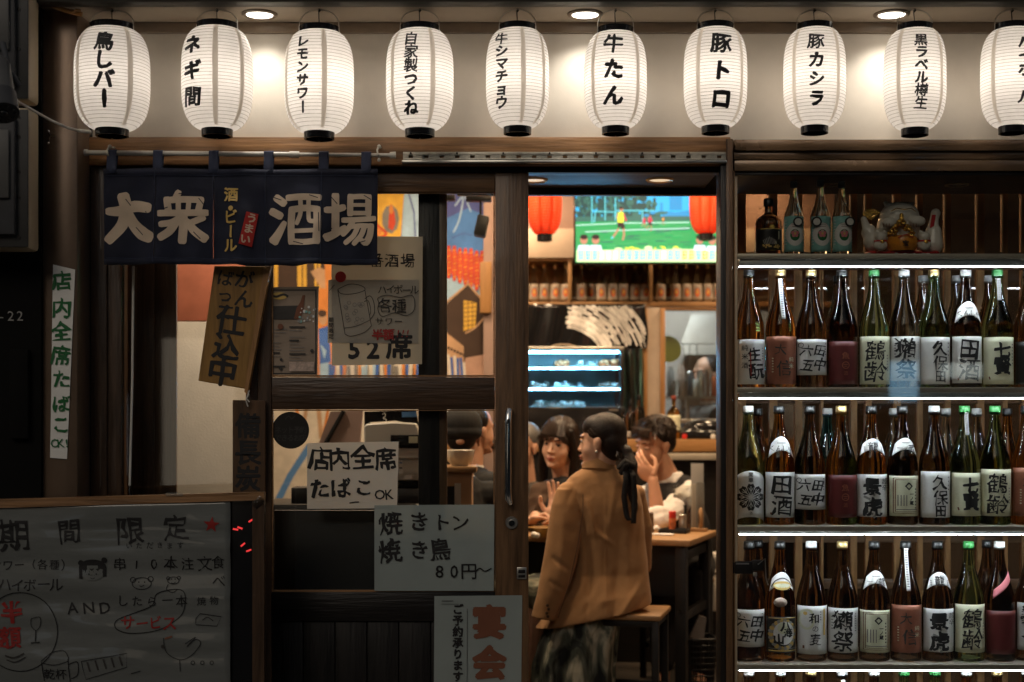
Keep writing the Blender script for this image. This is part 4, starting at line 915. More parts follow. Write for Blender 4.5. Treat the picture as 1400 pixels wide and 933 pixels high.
def cols(I, x, y, h, n=5, m='faint_ink', wd=1.3):
    for j in range(n): I.line([(x-.9, y+j*h/n), (x+.9, y+j*h/n+.2)], wd, m)
def L_jun(I, px, y0, y1): I.text('純米酒', px-10, y0+24, 8.5, S2, 'v', 12, .01); I.text('生', px+3, y0+21, 20, S2, bold=.02, rot=6, rough=.05); I.text('酛', px+6, y0+44, 23, S2, bold=.02, rot=6, rough=.05); cols(I, px+15, y0+12, 18); I.line([(px-3, y0+18), (px-2, y0+50)], 1.5, 'red_ink')
def L_cop(I, px, y0, y1): I.text('大', px-3, y0+18, 17, 'soft_ink', bold=.0, rough=.05); I.text('信', px+2, y0+44, 22, 'soft_ink', bold=.0, rough=.05); I.text('純米', px+12, y0+36, 7, 'label_pale', 'v', 9); cols(I, px-13, y0+30, 22, 6, 'label_pale')
def L_tan(I, px, y0, y1):
    m = (y1-y0)/2+y0
    for ch, dx, dy, s_ in (('六', -9, -9, 17), ('五', -8, 11, 18), ('田', 9, -9, 17), ('中', 9, 10, 19)): I.text(ch, px+dx, m+dy, s_, S2, bold=.015, rot=-6, rough=.05, shear=.15)
    I.ring(px-16, y0+8, 3, .7, S2); cols(I, px+17, y0+6, 18)
def L_red(I, px, y0, y1): m = (y0+y1)/2; I.text('魚', px-1, m-12, 10, 'gold_ink' if False else 'label_copper', bold=.02, rough=.04); I.ring(px-1, m+1, 4.5, 1.1, 'label_copper'); I.line([(px-4, m), (px+2, m)], 1, 'label_copper'); I.line([(px-3, m+2.5), (px+1, m+2.5)], 1, 'label_copper'); I.text('酒', px-1, m+12, 6, 'label_copper')
def L_tsu(I, px, y0, y1): I.text('鶴', px-1, y0+20, 29, 'ink', bold=.004, rough=.045, shear=.1); I.text('齢', px-1, y0+48, 30, 'ink', bold=.004, rough=.045, shear=.1); cols(I, px+15, y0+26, 24, 6); 
def L_das(I, px, y0, y1): I.text('獺', px-3, y0+17, 29, S2, bold=.012, rough=.05, rot=-4); I.text('祭', px-2, y0+46, 29, S2, bold=.012, rough=.05, rot=-4); cols(I, px+15, y0+8, 26, 8); cols(I, px-16, y0+12, 20, 5)
def L_kub(I, px, y0, y1): I.text('久', px+2, y0+15, 22, S2, bold=.012, rough=.05); I.text('保', px+3, y0+36, 22, S2, bold=.006, rough=.05); I.text('田', px+3, y0+54, 17, S2, bold=.015, rough=.05); cols(I, px+15, y0+8, 22, 4, S2)
def L_den(I, px, y0, y1): I.text('田', px-1, y0+17, 29, S2, bold=.02, rough=.05, rot=-5); I.text('酒', px-1, y0+46, 31, S2, bold=.012, rough=.05, rot=-3); I.line([(px-15, y1-7), (px-15, y1-4)], 1.8, 'brown_ink')
def L_shi(I, px, y0, y1): I.text('七', px+2, y0+18, 23, S2, bold=.045, rough=.04); I.text('賢', px+2, y0+40, 24, S2, bold=.045, rough=.04); cols(I, px+16, y0+10, 30, 7); I.line([(px-15, y1-12), (px-14, y1-8)], 1.6, 'brown_ink')
def L_kag(I, px, y0, y1):
    for j in range(8): I.curve([(px-17+I.rnd.random()*20, y0+20+j*5), (px-6+I.rnd.random()*8, y0+24+j*5)], 3, 'label_grey')
    I.text('景', px-2, y0+17, 25, S2, bold=.035, rough=.035); I.text('虎', px-1, y0+45, 27, S2, bold=.035, rough=.035); I.text('超辛', px+15, y0+14, 9, 'soft_ink', 'v', 9)
def L_orn(I, px, y0, y1):
    for e in (0, 2.2): I.line([(px-17+e, y0+3+e), (px+17-e, y0+3+e), (px+17-e, y1-4-e), (px-17+e, y1-4-e)], .9, 'brown_ink', closed=True)
    cx, c2 = px+2, y0+14; I.line([(cx, c2-4.5), (cx+4.5, c2), (cx, c2+4.5), (cx-4.5, c2)], 2.4, 'ink', closed=True)
    I.text('一ノ蔵', px+6, y0+31, 6, 'ink', 'v', 6, .04); cols(I, px+12, y0+18, 30, 7, 'soft_ink', 1.8)
    for j in range(4): I.line([(px-12+j*3.6, y0+26), (px-12+j*3.6, y1-14)], 1.2, 'faint_ink')
    I.line([(px-14, y1-9), (px+14, y1-9)], 1, 'faint_ink')
def L_flo(I, px, y0, y1):
    cy_ = y0+36; I.text('開華', px, y0+9, 7, 'soft_ink', 'v', 7.2, .02)
    for k in range(8):
        a = k*math.pi/4; c_, s_ = math.cos(a), math.sin(a); T = lambda u, v: (px+u*c_-v*s_, cy_+u*s_+v*c_)
        I.poly([T(3, 0), T(8, 3.6), T(14, 5.2), T(18.5, 3), T(17.5, 0), T(18.5, -3), T(14, -5.2), T(8, -3.6)], 'label_black')
        I.line([T(4, 0), T(15, 0)], .9, 'label_white'); I.line([T(8, 0), T(13, 3)], .7, 'label_white'); I.line([T(8, 0), T(13, -3)], .7, 'label_white'); I.line([T(5, 2), T(14, 5.5), T(19, 3.5)], .9, 'label_white')
    I.disc(px, cy_, 2.4, 'label_white'); I.text('酒', px, y1-5, 4, 'soft_ink')
def L_yam(I, px, y0, y1):
    for j in range(26): a = j*.2417; I.disc(px+16*math.cos(a), y0+24+19*math.sin(a), 3, 'gold_ink' if j % 2 else 'label_grey')
    I.disc(px+1, y0+22, 14, 'label_white', 16); I.disc(px, y0+15, 8, 'label_pale'); 
    for ch, dx, dy, s_ in (('八', 3, 13, 15), ('海', 6, 22, 13), ('山', -6, 30, 15)): I.text(ch, px+dx, y0+dy, s_, 'ink', bold=.03, rough=.04)
    I.line([(px-18, y0+1.5), (px+18, y0+1.5)], 1.2, 'gold_ink'); I.line([(px-18, y1-3), (px+18, y1-3)], 1.6, 'gold_ink'); I.line([(px-18, y1-6), (px+18, y1-6)], .7, 'label_grey')
def L_wa(I, px, y0, y1): I.ring(px-10, y0+18, 9, 3, 'label_pale', 13); I.disc(px-12, y0+10, 2.5, 'gold_ink'); I.text('和', px, y0+17, 15, S2, bold=.015, rough=.05); I.text('の', px+1, y0+31, 10, S2, rough=.05); I.text('麦', px+1, y0+46, 17, S2, bold=.005, rough=.05); I.line([(px+14, y0+4), (px+14, y0+40)], 3, 'gold_ink'); cols(I, px+8.5, y0+8, 14, 4); I.line([(px-14, y1-12), (px-14, y1-8)], 2.2, 'brown_ink')
def C_kun(I, px, y): I.text('くんしゅ', px, y+1, 9.5, 'soft_ink', pitch=8, rough=.04); I.line([(px-6, y-6.5), (px+6, y-6.5)], 1, 'faint_ink')
def C_ryu(I, px, y): I.text('龍', px, y-1, 14, 'ink', bold=.01, rough=.03); cols(I, px-11, y-1, 8, 3); cols(I, px+11, y-1, 8, 3)
def C_ich(I, px, y): I.text('一ノ', px-4, y+1, 8, 'ink', pitch=7.5, rough=.03); I.text('蔵', px+8, y+2, 12, 'ink', rough=.03); I.line([(px-5, y-6.5), (px+6, y-6.5)], .9, 'faint_ink')
def C_mtn(I, px, y): I.disc(px, y+4, 12, 'gold_ink', 6); I.disc(px, y+4, 11, 'label_pale', 3); I.curve([(px-14, y+6), (px-9, y-2), (px, y-6), (px+9, y-2), (px+14, y+6)], 1.2, 'label_black')
ORD = ['first', 'second', 'third', 'fourth', 'fifth', 'sixth', 'seventh', 'eighth', 'ninth', 'tenth']
SN = ['upper lit shelf', 'middle lit shelf', 'lower lit shelf', 'bottom shelf']
ROWS = [
 [(1024, 'glass_brown', 'brown sake bottle with white brush label', (464, 528, 'label_white'), L_jun, {}),
  (1067, 'glass_brown', 'brown sake bottle with copper label and neck strip', (460, 527, 'label_copper'), L_cop, dict(strip=(381, 437, 'label_white', -.007), cap='cap_gold')),
  (1109, 'glass_dark', 'dark sake bottle with short white four character label', (464, 513, 'label_white'), L_tan, dict(cap='cap_gold')),
  (1151, 'glass_dark', 'brown sake bottle with dark red label', (467, 530, 'label_red'), L_red, {}),
  (1195, 'glass_green', 'green sake bottle with pale crane label', (460, 527, 'label_pale'), L_tsu, dict(cap='cap_green')),
  (1236, 'glass_smoke', 'grey clear sake bottle with white two character label', (460, 521, 'label_white'), L_das, dict(cap='cap_white')),
  (1276.5, 'glass_deep_green', 'dark green sake bottle with creamy white label', (461, 528, 'label_white'), L_kub, dict(cap='cap_gold')),
  (1320, 'glass_dark', 'dark sake bottle with arched neck label', (460, 524, 'label_white'), L_den, dict(collar=(412, 441, 'label_white'), cink=C_kun, cap='cap_white')),
  (1363.5, 'glass_green', 'green sake bottle with pale yellow label and neck strip', (461, 527, 'label_pale'), L_shi, dict(strip=(381, 411, 'label_grey', 0), cap='cap_green')),
  (1406, 'glass_dark', 'dark sake bottle cut by the right edge', (467, 528, 'label_black'), None, {})],
 [(1023, 'glass_green', 'green sake bottle with round topped flower label', (644, 707, 'label_white'), L_flo, dict(cap='cap_white', arch=(.03, .02))),
  (1065, 'glass_amber', 'amber sake bottle with arched neck label', (646, 708, 'label_white'), L_den, dict(collar=(597, 626, 'label_white'), cink=C_kun, cap='cap_black')),
  (1107, 'glass_dark', 'dark sake bottle with short white four character label', (649, 697, 'label_white'), L_tan, {}),
  (1150, 'glass_amber', 'amber sake bottle with dark red label', (650, 708, 'label_red'), L_red, dict(cap='cap_gold')),
  (1191, 'glass_amber', 'amber sake bottle with dragon neck label', (649, 707, 'label_white'), L_kag, dict(collar=(600, 623, 'label_white'), cink=C_ryu)),
  (1233.5, 'glass_dark', 'dark sake bottle with bordered diamond label', (651, 706, 'label_pale'), L_orn, dict(collar=(599, 623, 'label_white'), cink=C_ich, cap='cap_black')),
  (1277, 'glass_dark', 'dark sake bottle with ragged edged white label', (645, 708, 'label_white'), L_kub, dict(cap='cap_white')),
  (1318.5, 'glass_green', 'green sake bottle with seven character label and strip', (647, 706, 'label_pale'), L_shi, dict(strip=(563, 595, 'label_grey', 0), cap='cap_green')),
  (1360, 'glass_deep_green', 'deep green sake bottle with pale crane label', (642, 706, 'label_pale'), L_tsu, dict(cap='cap_green')),
  (1403, 'glass_brown', 'brown sake bottle with copper label at the right edge', (640, 706, 'label_copper'), L_cop, {})],
 [(1024, 'glass_dark', 'dark sake bottle with white label behind the lock', (834, 885, 'label_white'), L_tan, {}),
  (1066, 'glass_brown', 'brown sake bottle with emblem label and golden collar', (844, 893, 'label_black'), L_yam, dict(collar=(783, 809, 'label_white'), cink=C_mtn)),
  (1109, 'glass_dark', 'dark bottle with grey white label and yellow stripe', (829, 895, 'label_white'), L_wa, dict(cap='cap_white')),
  (1151.5, 'glass_dark', 'dark sake bottle with white two character label', (832, 893, 'label_white'), L_das, dict(cap='cap_gold')),
  (1195, 'glass_dark', 'dark sake bottle with bordered diamond label', (835, 893, 'label_pale'), L_orn, dict(collar=(781, 807, 'label_white'), cink=C_ich)),
  (1238, 'glass_dark', 'dark sake bottle with copper label and neck strip', (828, 893, 'label_copper'), L_cop, dict(strip=(750, 807, 'label_white', -.004), cap='cap_black')),
  (1281.5, 'glass_dark', 'dark sake bottle with dragon neck label', (833, 892, 'label_white'), L_kag, dict(collar=(783, 807, 'label_white'), cink=C_ryu)),
  (1324, 'glass_green', 'green sake bottle with pale crane label', (827, 893, 'label_pale'), L_tsu, dict(cap='cap_green')),
  (1366, 'glass_dark', 'dark sake bottle with slanted pink sticker', (836, 895, 'label_red'), None, dict(cap='cap_white')),
  (1408, 'glass_dark', 'dark sake bottle at the right edge with white label', (825, 890, 'label_white'), L_das, {})]]
for ri, row in enumerate(ROWS):
    for i, (px, gl, lb, lab, ink, kw) in enumerate(row):
        t = bottle(px, SH[ri+1], gl, f'{lb}, {ORD[i]} from left, {SN[ri]}', 'sake bottles in the lit cabinet', lab, ink, **kw)
        if ri == 2 and i == 8:
            b = MB(); Y = .09; x = X(px, Y)
            def fs(u, v):
                p = Vector((1351+29*u, 819-26*u-v*12-(0 if u < 1 else 0))); z = Z(p[1], .05); r = .0512*br((z-SH[3])/.4)+.0015; a = (u-.5)*1.5+.05; return Vector((x+(r+.004)*math.sin(a), Y-(r+.004)*math.cos(a), z))
            b.grid(fs, 12, 4); so = b.build('pink_sticker', 'pink_label', t); so.modifiers.new('thickness', 'SOLIDIFY').thickness = .0004
        if ri == 2 and i == 1:
            c0 = at(1066, 824, .036); b = MB(); b.ball(c0+Vector((0, .004, 0)), (.023, .009, .016)); b.build('emblem_sticker', 'food_pale', t)
for i, (px, gl, cp) in enumerate(((1024, 'glass_dark', 'cap_white'), (1067, 'glass_brown', 'cap_white'), (1109, 'glass_dark', 'cap_gold'), (1151, 'glass_smoke', 'cap_white'), (1195, 'glass_dark', 'cap_white'), (1236, 'glass_green', 'cap_green'), (1278, 'glass_green', 'cap_green'), (1321, 'glass_brown', 'cap_white'), (1363, 'glass_dark', 'cap_gold'), (1404, 'glass_dark', 'cap_white'))):
    bottle(px, SH[4], gl, f'sake bottle with only its {cp[4:]} cap showing, {ORD[i]} from left, {SN[3]}', 'sake bottles in the lit cabinet', (1010, 1070, 'label_white'), None, cap=cp, strip=(930, 975, 'label_white', 0) if px == 1151 else None)
for px, ri, gl, cp, lb in ((1146, 1, 'glass_dark', 'cap_black', 'dark bottle half hidden behind the fourth bottle of the upper lit shelf'), (1262, 1, 'glass_dark', 'cap_white', 'dark bottle half hidden behind the seventh bottle of the upper lit shelf'), (1308, 1, 'glass_smoke', 'cap_white', 'clear bottle half hidden behind the eighth bottle of the upper lit shelf'), (1352, 1, 'glass_dark', 'cap_white', 'white capped bottle half hidden behind the ninth bottle of the upper lit shelf'),
                         (1131, 2, 'glass_blue', 'cap_white', 'blue bottle behind the third and fourth bottles of the middle lit shelf'), (1222, 2, 'glass_smoke', 'cap_white', 'clear bottle half hidden behind the sixth bottle of the middle lit shelf'), (1293, 2, 'glass_clear', 'cap_white', 'colourless bottle behind the seventh bottle of the middle lit shelf'), (1335, 2, 'glass_smoke', 'cap_white', 'frosted bottle between the green bottles of the middle lit shelf'), (1377, 2, 'glass_amber', 'cap_black', 'amber bottle behind the ninth bottle of the middle lit shelf'), (1036, 2, 'glass_dark', 'cap_black', 'dark bottle behind the flower label bottle of the middle lit shelf'),
                         (1036, 3, 'glass_dark', 'cap_black', 'dark bottle behind the first bottle of the lower lit shelf'), (1349, 3, 'glass_dark', 'cap_black', 'dark bottle behind the eighth bottle of the lower lit shelf')):
    bottle(px, SH[ri], gl, lb, 'sake bottles standing in the back row', None, None, cap=cp, Y=.215, H=.392, Rr=.047)
# ---------------------------------------------------------------- top compartment
for i, px in enumerate((1133, 1308)):
    c0 = Vector((X(px, .16), .16, Z(234, -.042)-.0125)); t = thing('cabinet_downlight', ['unlit recessed downlight over the spirit bottles in the cabinet roof', 'unlit recessed downlight in the cabinet roof right of the lucky cat'][i], 'downlight', c0, 'downlights in the cabinet roof')
    MB().lathe([(.033, 0), (.033, -.003), (.04, -.003), (.041, 0)], c0, 28, caps=False).build('ring', 'beige_frame', t); MB().lathe([(0, -.0008), (.033, -.0012)], c0, 28, caps=False).build('lens', 'black_gloss', t)
PS = [(0, .9), (.01, 1), (.58, 1), (.64, .95), (.7, .78), (.74, .55), (.76, .36), (.8, .3), (.9, .3), (.905, .36), (.96, .36), (.965, .3), (1, .3)]
PK = [(0, .92), (.01, 1), (.5, 1), (.56, .96), (.63, .78), (.7, .58), (.77, .44), (.86, .36), (.94, .31), (.945, .4), (.975, .4), (.98, .32), (1, .32)]
def L_gold(I, px, y0, y1):
    for j in range(22): I.disc(px-11+I.rnd.random()*24, y1-3-I.rnd.random()*5, 1.3, 'gold_ink', n=5)
    for j in range(9): I.line([(px-10+j*2, y0+12+abs(j-4)), (px-8+j*2, y0+22)], 1, 'label_grey')
    I.line([(px-13, y0+1), (px+14, y0+1)], 1.1, 'gold_ink'); I.line([(px+11, y0+4), (px+11, y0+15)], 1.4, 'label_pale'); I.text('酒', px+6, y0+20, 4, 'label_pale')
bottle(1050.5, SH[0], 'glass_dark', 'squat black bottle with gold speckled label at the left of the top compartment', 'bottles in the top compartment', (312, 342, 'label_black'), L_gold, H=.188, Rr=.0445, prof=PS, name='liquor_bottle', capr=.36)
def L_aq(I, px, y0, y1):
    I.disc(px, y0+25, 12, 'label_white', 16); I.disc(px, y0+26, 6.5, 'green_ink', 8)
    for k in range(5): a = k*1.257-1.57; I.disc(px+3.2*math.cos(a), y0+24+3.2*math.sin(a), 2.3, 'pink_label' if k else 'food_pale')
    I.disc(px, y0+24, 1.6, 'gold_ink')
    for j in range(3): I.line([(px-6+j, y0+13+j*2.2-3), (px+6-j, y0+13+j*2.2-3)], .6, 'brown_ink')
    for s_ in (-1, 1): cols(I, px+s_*11.5, y0+6, 36, 9, 'label_white', 1)
for i, (px, Y, dxm) in enumerate(((1085, .1, 7), (1121.5, .07, -5), (1150.5, .1, 11))):
    t = bottle(px, SH[0], 'glass_clear', ['clear spirit bottle with aqua label, left of the three beside the lucky cat', 'clear spirit bottle with aqua label, middle of the three beside the lucky cat', 'clear spirit bottle with aqua label, right of the three beside the lucky cat'][i], 'bottles in the top compartment', (295.5, 344, 'label_aqua'), L_aq, cap='cap_white', Y=Y, H=.252, Rr=.0335, prof=PK, name='spirit_bottle', capr=.36)
    c0 = at(px+dxm, 303.5, Y-.037); b = MB(); b.tube([c0+Vector((0, .003, 0)), c0-Vector((0, .002, 0))], .017, 24); b.build('medallion', 'black', t)
    b = MB(); b.tube([c0-Vector((0, .0021, 0)), c0-Vector((0, .003, 0))], .0115, 24); b.build('medallion_face', 'white_plastic', t)
    b = MB(); b.tube([at(px+dxm, 298, Y-.035), at(px+dxm*.7, 285, Y-.026), at(px, 272, Y-.016)], .0012, 6); b.build('medallion_cord', 'black', t)
lc = thing('lucky_cat', 'white ceramic lucky cat with golden treasure pile on a red cushion', 'figurine', (X(1231, .15), .15, SH[0]))
Yc = .15
def cp(px, py, dy=0): q = at(px, py, Yc); q.y += dy; return q
b = MB()
for k in range(9): b.ball(cp(1190+k*10.5, 348, .0+.01*(k % 2)), (.021, .06, .011))
b.ball(cp(1232, 348), (.115, .07, .01)); b.fuse('cushion', 'red_glaze', lc, .003, 2)
I = Ink(1232, 348, 1/sc(Yc-.06))
for k in range(15): x = 1188+k*6.2; I.disc(x, 348+I.rnd.uniform(-1.5, 2), 2+I.rnd.random()*1.4, 'label_white' if k % 3 else 'label_grey', 1.4, n=7)
I.build('cushion_pattern', lc, flat(1232, 348, Yc-.072), .0, .00005)
b = MB(); b.ball(cp(1230, 312, .02), (.075, .06, .075)); b.ball(cp(1231, 296, .012), (.068, .058, .052)); b.ball(cp(1189, 318, .01), (.026, .03, .03)); b.ball(cp(1192, 330), (.03, .035, .035)); b.limb([cp(1275, 335), cp(1276, 318)], [.036, .028]); b.limb([cp(1274, 325), cp(1277, 300), cp(1279, 292)], [.022, .0155, .017])
b.ball(cp(1211, 307, -.045), (.026, .02, .018)); b.ball(cp(1249, 305, -.045), (.028, .02, .019)); b.limb([cp(1186, 318), cp(1181, 300)], [.016, .011]); b.fuse('body', 'ceramic_white', lc, .0035, 2)
b = MB(); b.prism([cp(1269, 313, -.02), cp(1274, 313, -.02), cp(1277, 295, -.02), cp(1272, 295, -.02)], (0, .006, 0)); b.build('raised_plaque', 'red_glaze', lc)
I = Ink(1230, 300, 1/sc(.06))
for x0, s_ in ((1211, -1), (1249, 1)):
    for k in (-1, 0, 1): I.line([(x0+k*4, 306), (x0+k*4.4, 311)], .9, 'brown_ink')
I.build('toe_lines', lc, lambda u, v, l: at(1230, 300, Yc-.066)+Vector((u*.97, -l, v)))
b = MB()
for s_ in (-1, 1): b.prism([cp(1229+s_*17, 287, -.01), cp(1229+s_*8, 279, -.01), cp(1229+s_*20, 276, -.005)], (0, .02, 0))
b.build('ears', 'ceramic_white', lc)
b = MB(); b.tube([cp(1213, 292, -.045), cp(1220, 288, -.052), cp(1230, 290, -.056), cp(1240, 288, -.052), cp(1247, 292, -.045)], .0016, 6); b.build('brow_line', 'gold', lc)
b = MB(); b.lathe([(.04, 0), (.049, .012), (.051, .03), (.047, .046), (.04, .05)], cp(1228, 346, -.05), 32); b.build('treasure_bag', 'orange_glaze', lc)
I = Ink(1228, 335, 1/sc(.05)); I.text('宝', 1227, 338, 9, 'ink', bold=.02); I.curve([(1217, 330), (1227, 326), (1238, 330)], 1.4, 'red_print'); I.build('bag_lettering', lc, lambda u, v, l: (lambda a: cp(1228, 335, -.05)+Vector((.0525*math.sin(a), -.0525*math.cos(a)-l, v)))(math.asin(max(-.95, min(.95, u/.0525)))))
b = MB(); rr = random.Random(4)
for k in range(70):
    q = rr.random(); a = rr.random()*6.28; r = .046*(1-q)**.7; c0 = cp(1227, 326-q*22, -.05)+Vector((r*math.cos(a), r*math.sin(a), 0)); b.ball(c0, (.009, .009, .004), Euler((rr.random(), rr.random(), 0)).to_matrix(), 8)
b.limb([cp(1227, 305, -.05), cp(1227, 297, -.05)], [.008, .007]); b.build('gold_pile', 'gold', lc)
for px, rx in ((1198, 'left'), (1257, 'right')):
    b = MB(); b.ball(cp(px, 338, -.055), (.024, .022, .02)); b.ball(cp(px, 327, -.055), (.0205, .02, .018)); b.ball(cp(px-5, 320, -.055), .006); b.ball(cp(px+5, 320, -.055), .006); o = b.fuse('kitten', 'ceramic_white', lc, .0025, 2)
    b = MB(); b.lathe([(.0212, 0), (.0222, .003), (.0212, .006)], cp(px, 334, -.055), 24, caps=False); b.build('collar', 'red_glaze', o)
    b = MB(); b.ball(cp(px, 334, -.079), (.007, .004, .006)); b.build('koban', 'gold', o)
b = MB()
for k in range(9):
    a = R(-55+k*13); c0 = cp(1190, 302, -.01); b.prism([c0, c0+Vector((.034*math.sin(a-.1), -.001*k, .034*math.cos(a-.1)+.004)), c0+Vector((.036*math.sin(a+.1), -.001*k, .036*math.cos(a+.1)+.004))], (0, .004, 0))
b.build('fan', 'gold', lc)
# ================================================================ INSIDE THE BAR
def tY(py, z=.733): return F*(CAMZ-z)/(py-HORIZON)+CAMY          # depth of a point lying at height z
hb_ = thing('door_header', 'dark header with two recessed downlights above the open doorway', 'header', (.3, .3, 2.06))
MB().box(X(724, .08), X(984, .08), .07, .46, 2.085, 2.26, .003).build('header_box', 'black_wood_x', hb_)
MB().box(X(700, .46)-.2, X(1000, .46), .461, .5, 2.062, 2.3, .003).build('header_beam', 'black_wood_x', hb_)
for px in (730, 902):
    c0 = Vector((X(px, .27), .27, 2.085)); MB().lathe([(.036, -.002), (.046, -.005), (.05, 0)], c0, 28, caps=False).build('lamp_ring', 'cap_gold', hb_); MB().lathe([(0, -.0008), (.036, -.0014)], c0, 28, caps=False).build('lamp_lens', 'lamp_dim', hb_)
def ceil_lamp(x, y, e, c, label, z=2.62, size=.2):
    t = thing('ceiling_lamp', label, 'ceiling lamp', (x, y, z-.03), 'lamps on the bar ceiling')
    MB().lathe([(.11, 0), (.12, -.008), (.12, -.028), (.1, -.03)], (x, y, z), 32, caps=False).build('lamp_body', 'white_plastic', t); MB().lathe([(0, -.024), (.1, -.024)], (x, y, z), 32, caps=False).build('diffuser', 'lamp_warm', t)
    d = bpy.data.lights.new('bulb', 'AREA'); d.shape = 'DISK'; d.size = size; d.energy = e*1.12; d.color = c; o = bpy.data.objects.new('bulb', d); col.objects.link(o); o.parent = t; o.location = (0, 0, -.006)
WARM = (1, .7, .42)
ceil_lamp(.15, .95, 9, WARM, 'round ceiling lamp above the woman in the camel jacket')
ceil_lamp(.75, 1.7, 13, WARM, 'round ceiling lamp above the right end of the table')
ceil_lamp(-.15, 2.0, 9, WARM, 'round ceiling lamp above the girl at the table')
ceil_lamp(-.9, 1.7, 12, (1, .74, .48), 'round ceiling lamp before the painted mural')
ceil_lamp(-1.15, .7, 11, (1, .8, .6), 'unseen ceiling lamp placed to light the white partition')  # unseen lamp, set near the white partition to brighten it
ceil_lamp(-.02, 2.76, 8, WARM, 'unseen lamp added left of the television to light the spirit shelf'); ceil_lamp(1.32, 2.76, 8, WARM, 'unseen lamp added right of the television to light the spirit shelf'); ceil_lamp(1.7, 1.5, 10, WARM, 'round ceiling lamp behind the bottle cabinet')  # the pair beside the television is added to brighten the spirit shelf
ceil_lamp(.95, 3.7, 22, (.8, .92, 1), 'cool ceiling lamp in the kitchen')
# overhead cabinet, shelf and its bottles
oc = thing('overhead_cabinet', 'mauve overhead cabinet behind the television', 'cabinet', (.5, 3.1, 2.1))
MB().box(-.35, 1.75, 3.02, 3.4, Z(314, 3.02), 2.62, .004).build('upper_front', 'mauve_wall', oc); MB().box(-.35, 1.75, 2.97, 3.4, Z(353, 2.97), Z(314, 3.02)-.002, .004).build('lower_front', 'wall_plaster', oc)
su = thing('bottle_shelf', 'pine wall shelf holding the spirit bottles below the television', 'shelf', (.5, 3.1, 1.86))
zb, zt = Z(413, 3.0), Z(353, 3.0)-.002
MB().box(-.35, 1.75, 2.99, 3.25, zb-.028, zb, .002).build('shelf_board', 'light_wood_x', su); MB().box(-.35, 1.75, 2.99, 3.25, zt-.014, zt, .002).build('shelf_board', 'light_wood_x', su)
for px in (779, 889.5, 1010): MB().box(X(px-2.5, 3), X(px+2.5, 3), 2.985, 3.25, zb+.0005, zt-.0145, .001).build('divider', 'light_wood_z', su)
MB().box(-.35, 1.75, 3.255, 3.27, zb-.03, zt).build('back_board', 'light_wood_x', su)
MB().tube([(-.3, 2.995, zb+.022), (1.7, 2.995, zb+.022)], .0025, 6).build('guard_wire', 'steel', su)
def L_sp(I, px, y0, y1): I.disc(px, (y0+y1)/2, 5, 'label_grey', 8.5); I.disc(px, (y0+y1)/2, 3.4, 'food_orange', 6); I.disc(px, (y0+y1)/2-1, 1.6, 'gold_ink', 2.5)
for i, px in enumerate((730, 744.5, 759, 773.5, 795, 808, 822, 837.5, 852.5, 868.5, 882, 903, 914, 924, 938.5, 953, 967.5, 981)):
    y = 3.06 if px not in (808, 914) else 3.14
    bottle(px, zb, 'glass_clear', f'small clear spirit bottle with orange oval label, number {i+1} from the left on the pine shelf' if False else ('small clear spirit bottle with orange oval label, '+('first second third fourth fifth sixth seventh eighth ninth tenth eleventh twelfth thirteenth fourteenth fifteenth sixteenth seventeenth eighteenth'.split()[i])+' from the left under the television'), 'spirit bottles on the pine shelf', (388.5, 412, 'label_tan'), L_sp, Y=y, H=.205, Rr=.0275, prof=PK, cap='cap_gold', name='spirit_bottle', capr=.36)
# television
tv = thing('television', 'flat television showing football training above the bar shelf', 'television', at(895, 360, 2.6))
TY = 2.6
MB().pbox(784.5, 1004, 264, 361, TY, .05, .004).build('bezel', 'black_gloss', tv); MB().box(.4, .6, TY+.05, 3.02, 2.06, 2.14).build('wall_bracket', 'black_metal', tv)
for nm, c, s in (('tv_sky', (.03, .42, .75), 1.0), ('tv_grass', (.025, .36, .1), .9), ('tv_grass_light', (.05, .43, .13), .9), ('tv_tree', (.015, .075, .07), .8), ('tv_tree_light', (.04, .17, .13), .8), ('tv_white', (.75, .95, .95), 1.0), ('tv_yellow', (.9, .95, .05), 1.0), ('tv_red', (.75, .03, .08), .9), ('tv_dark', (.03, .01, .02), .6), ('tv_skin', (.6, .25, .15), .9), ('tv_cyan', (.12, .62, .68), 1.0), ('tv_blue', (.02, .3, .6), .9), ('tv_lemon', (.75, .95, .45), 1.0), ('tv_orange', (.9, .4, .05), .9)): glow(nm, c, s*1.15, (.01, .01, .01))
I = Ink(895, 312, 1/sc(TY)); rr = random.Random(3)
I.poly([(787, 267), (1002, 267), (1002, 304), (787, 304)], 'tv_sky'); I.poly([(787, 302), (1002, 300), (1002, 359), (787, 359)], 'tv_grass')
for k in range(230):
    x = 787+rr.random()*108; I.disc(x, 265+rr.random()*34+max(0, x-868)*.35, 1.5+rr.random()*3.5, rr.choice(['tv_tree', 'tv_tree', 'tv_tree_light']), 3+rr.random()*3, n=7)
for k in range(40): I.disc(868+rr.random()*130, 291+rr.random()*5, 4, rr.choice(['tv_tree', 'tv_blue', 'tv_tree_light']), 2.5, n=7)
I.poly([(915, 267), (932, 267), (932, 288), (915, 288)], 'tv_blue'); I.poly([(902, 278), (906, 278), (906, 290), (902, 290)], 'tv_blue'); I.poly([(905, 294), (942, 288), (942, 302), (905, 301)], 'tv_blue')
I.poly([(787, 297), (1002, 296), (1002, 302), (787, 304)], 'tv_tree_light')
for k in range(150): x = 790+rr.random()*210; y = 307+rr.random()*34; I.line([(x, y), (x+8+rr.random()*14, y-.3)], .6+rr.random(), rr.choice(['tv_grass_light', 'tv_grass_light', 'tv_tree_light', 'tv_grass']))
for j in range(0): I.poly([(787, 311+j*9), (1002, 309+j*9), (1002, 312+j*9), (787, 315+j*9)], 'tv_grass_light')
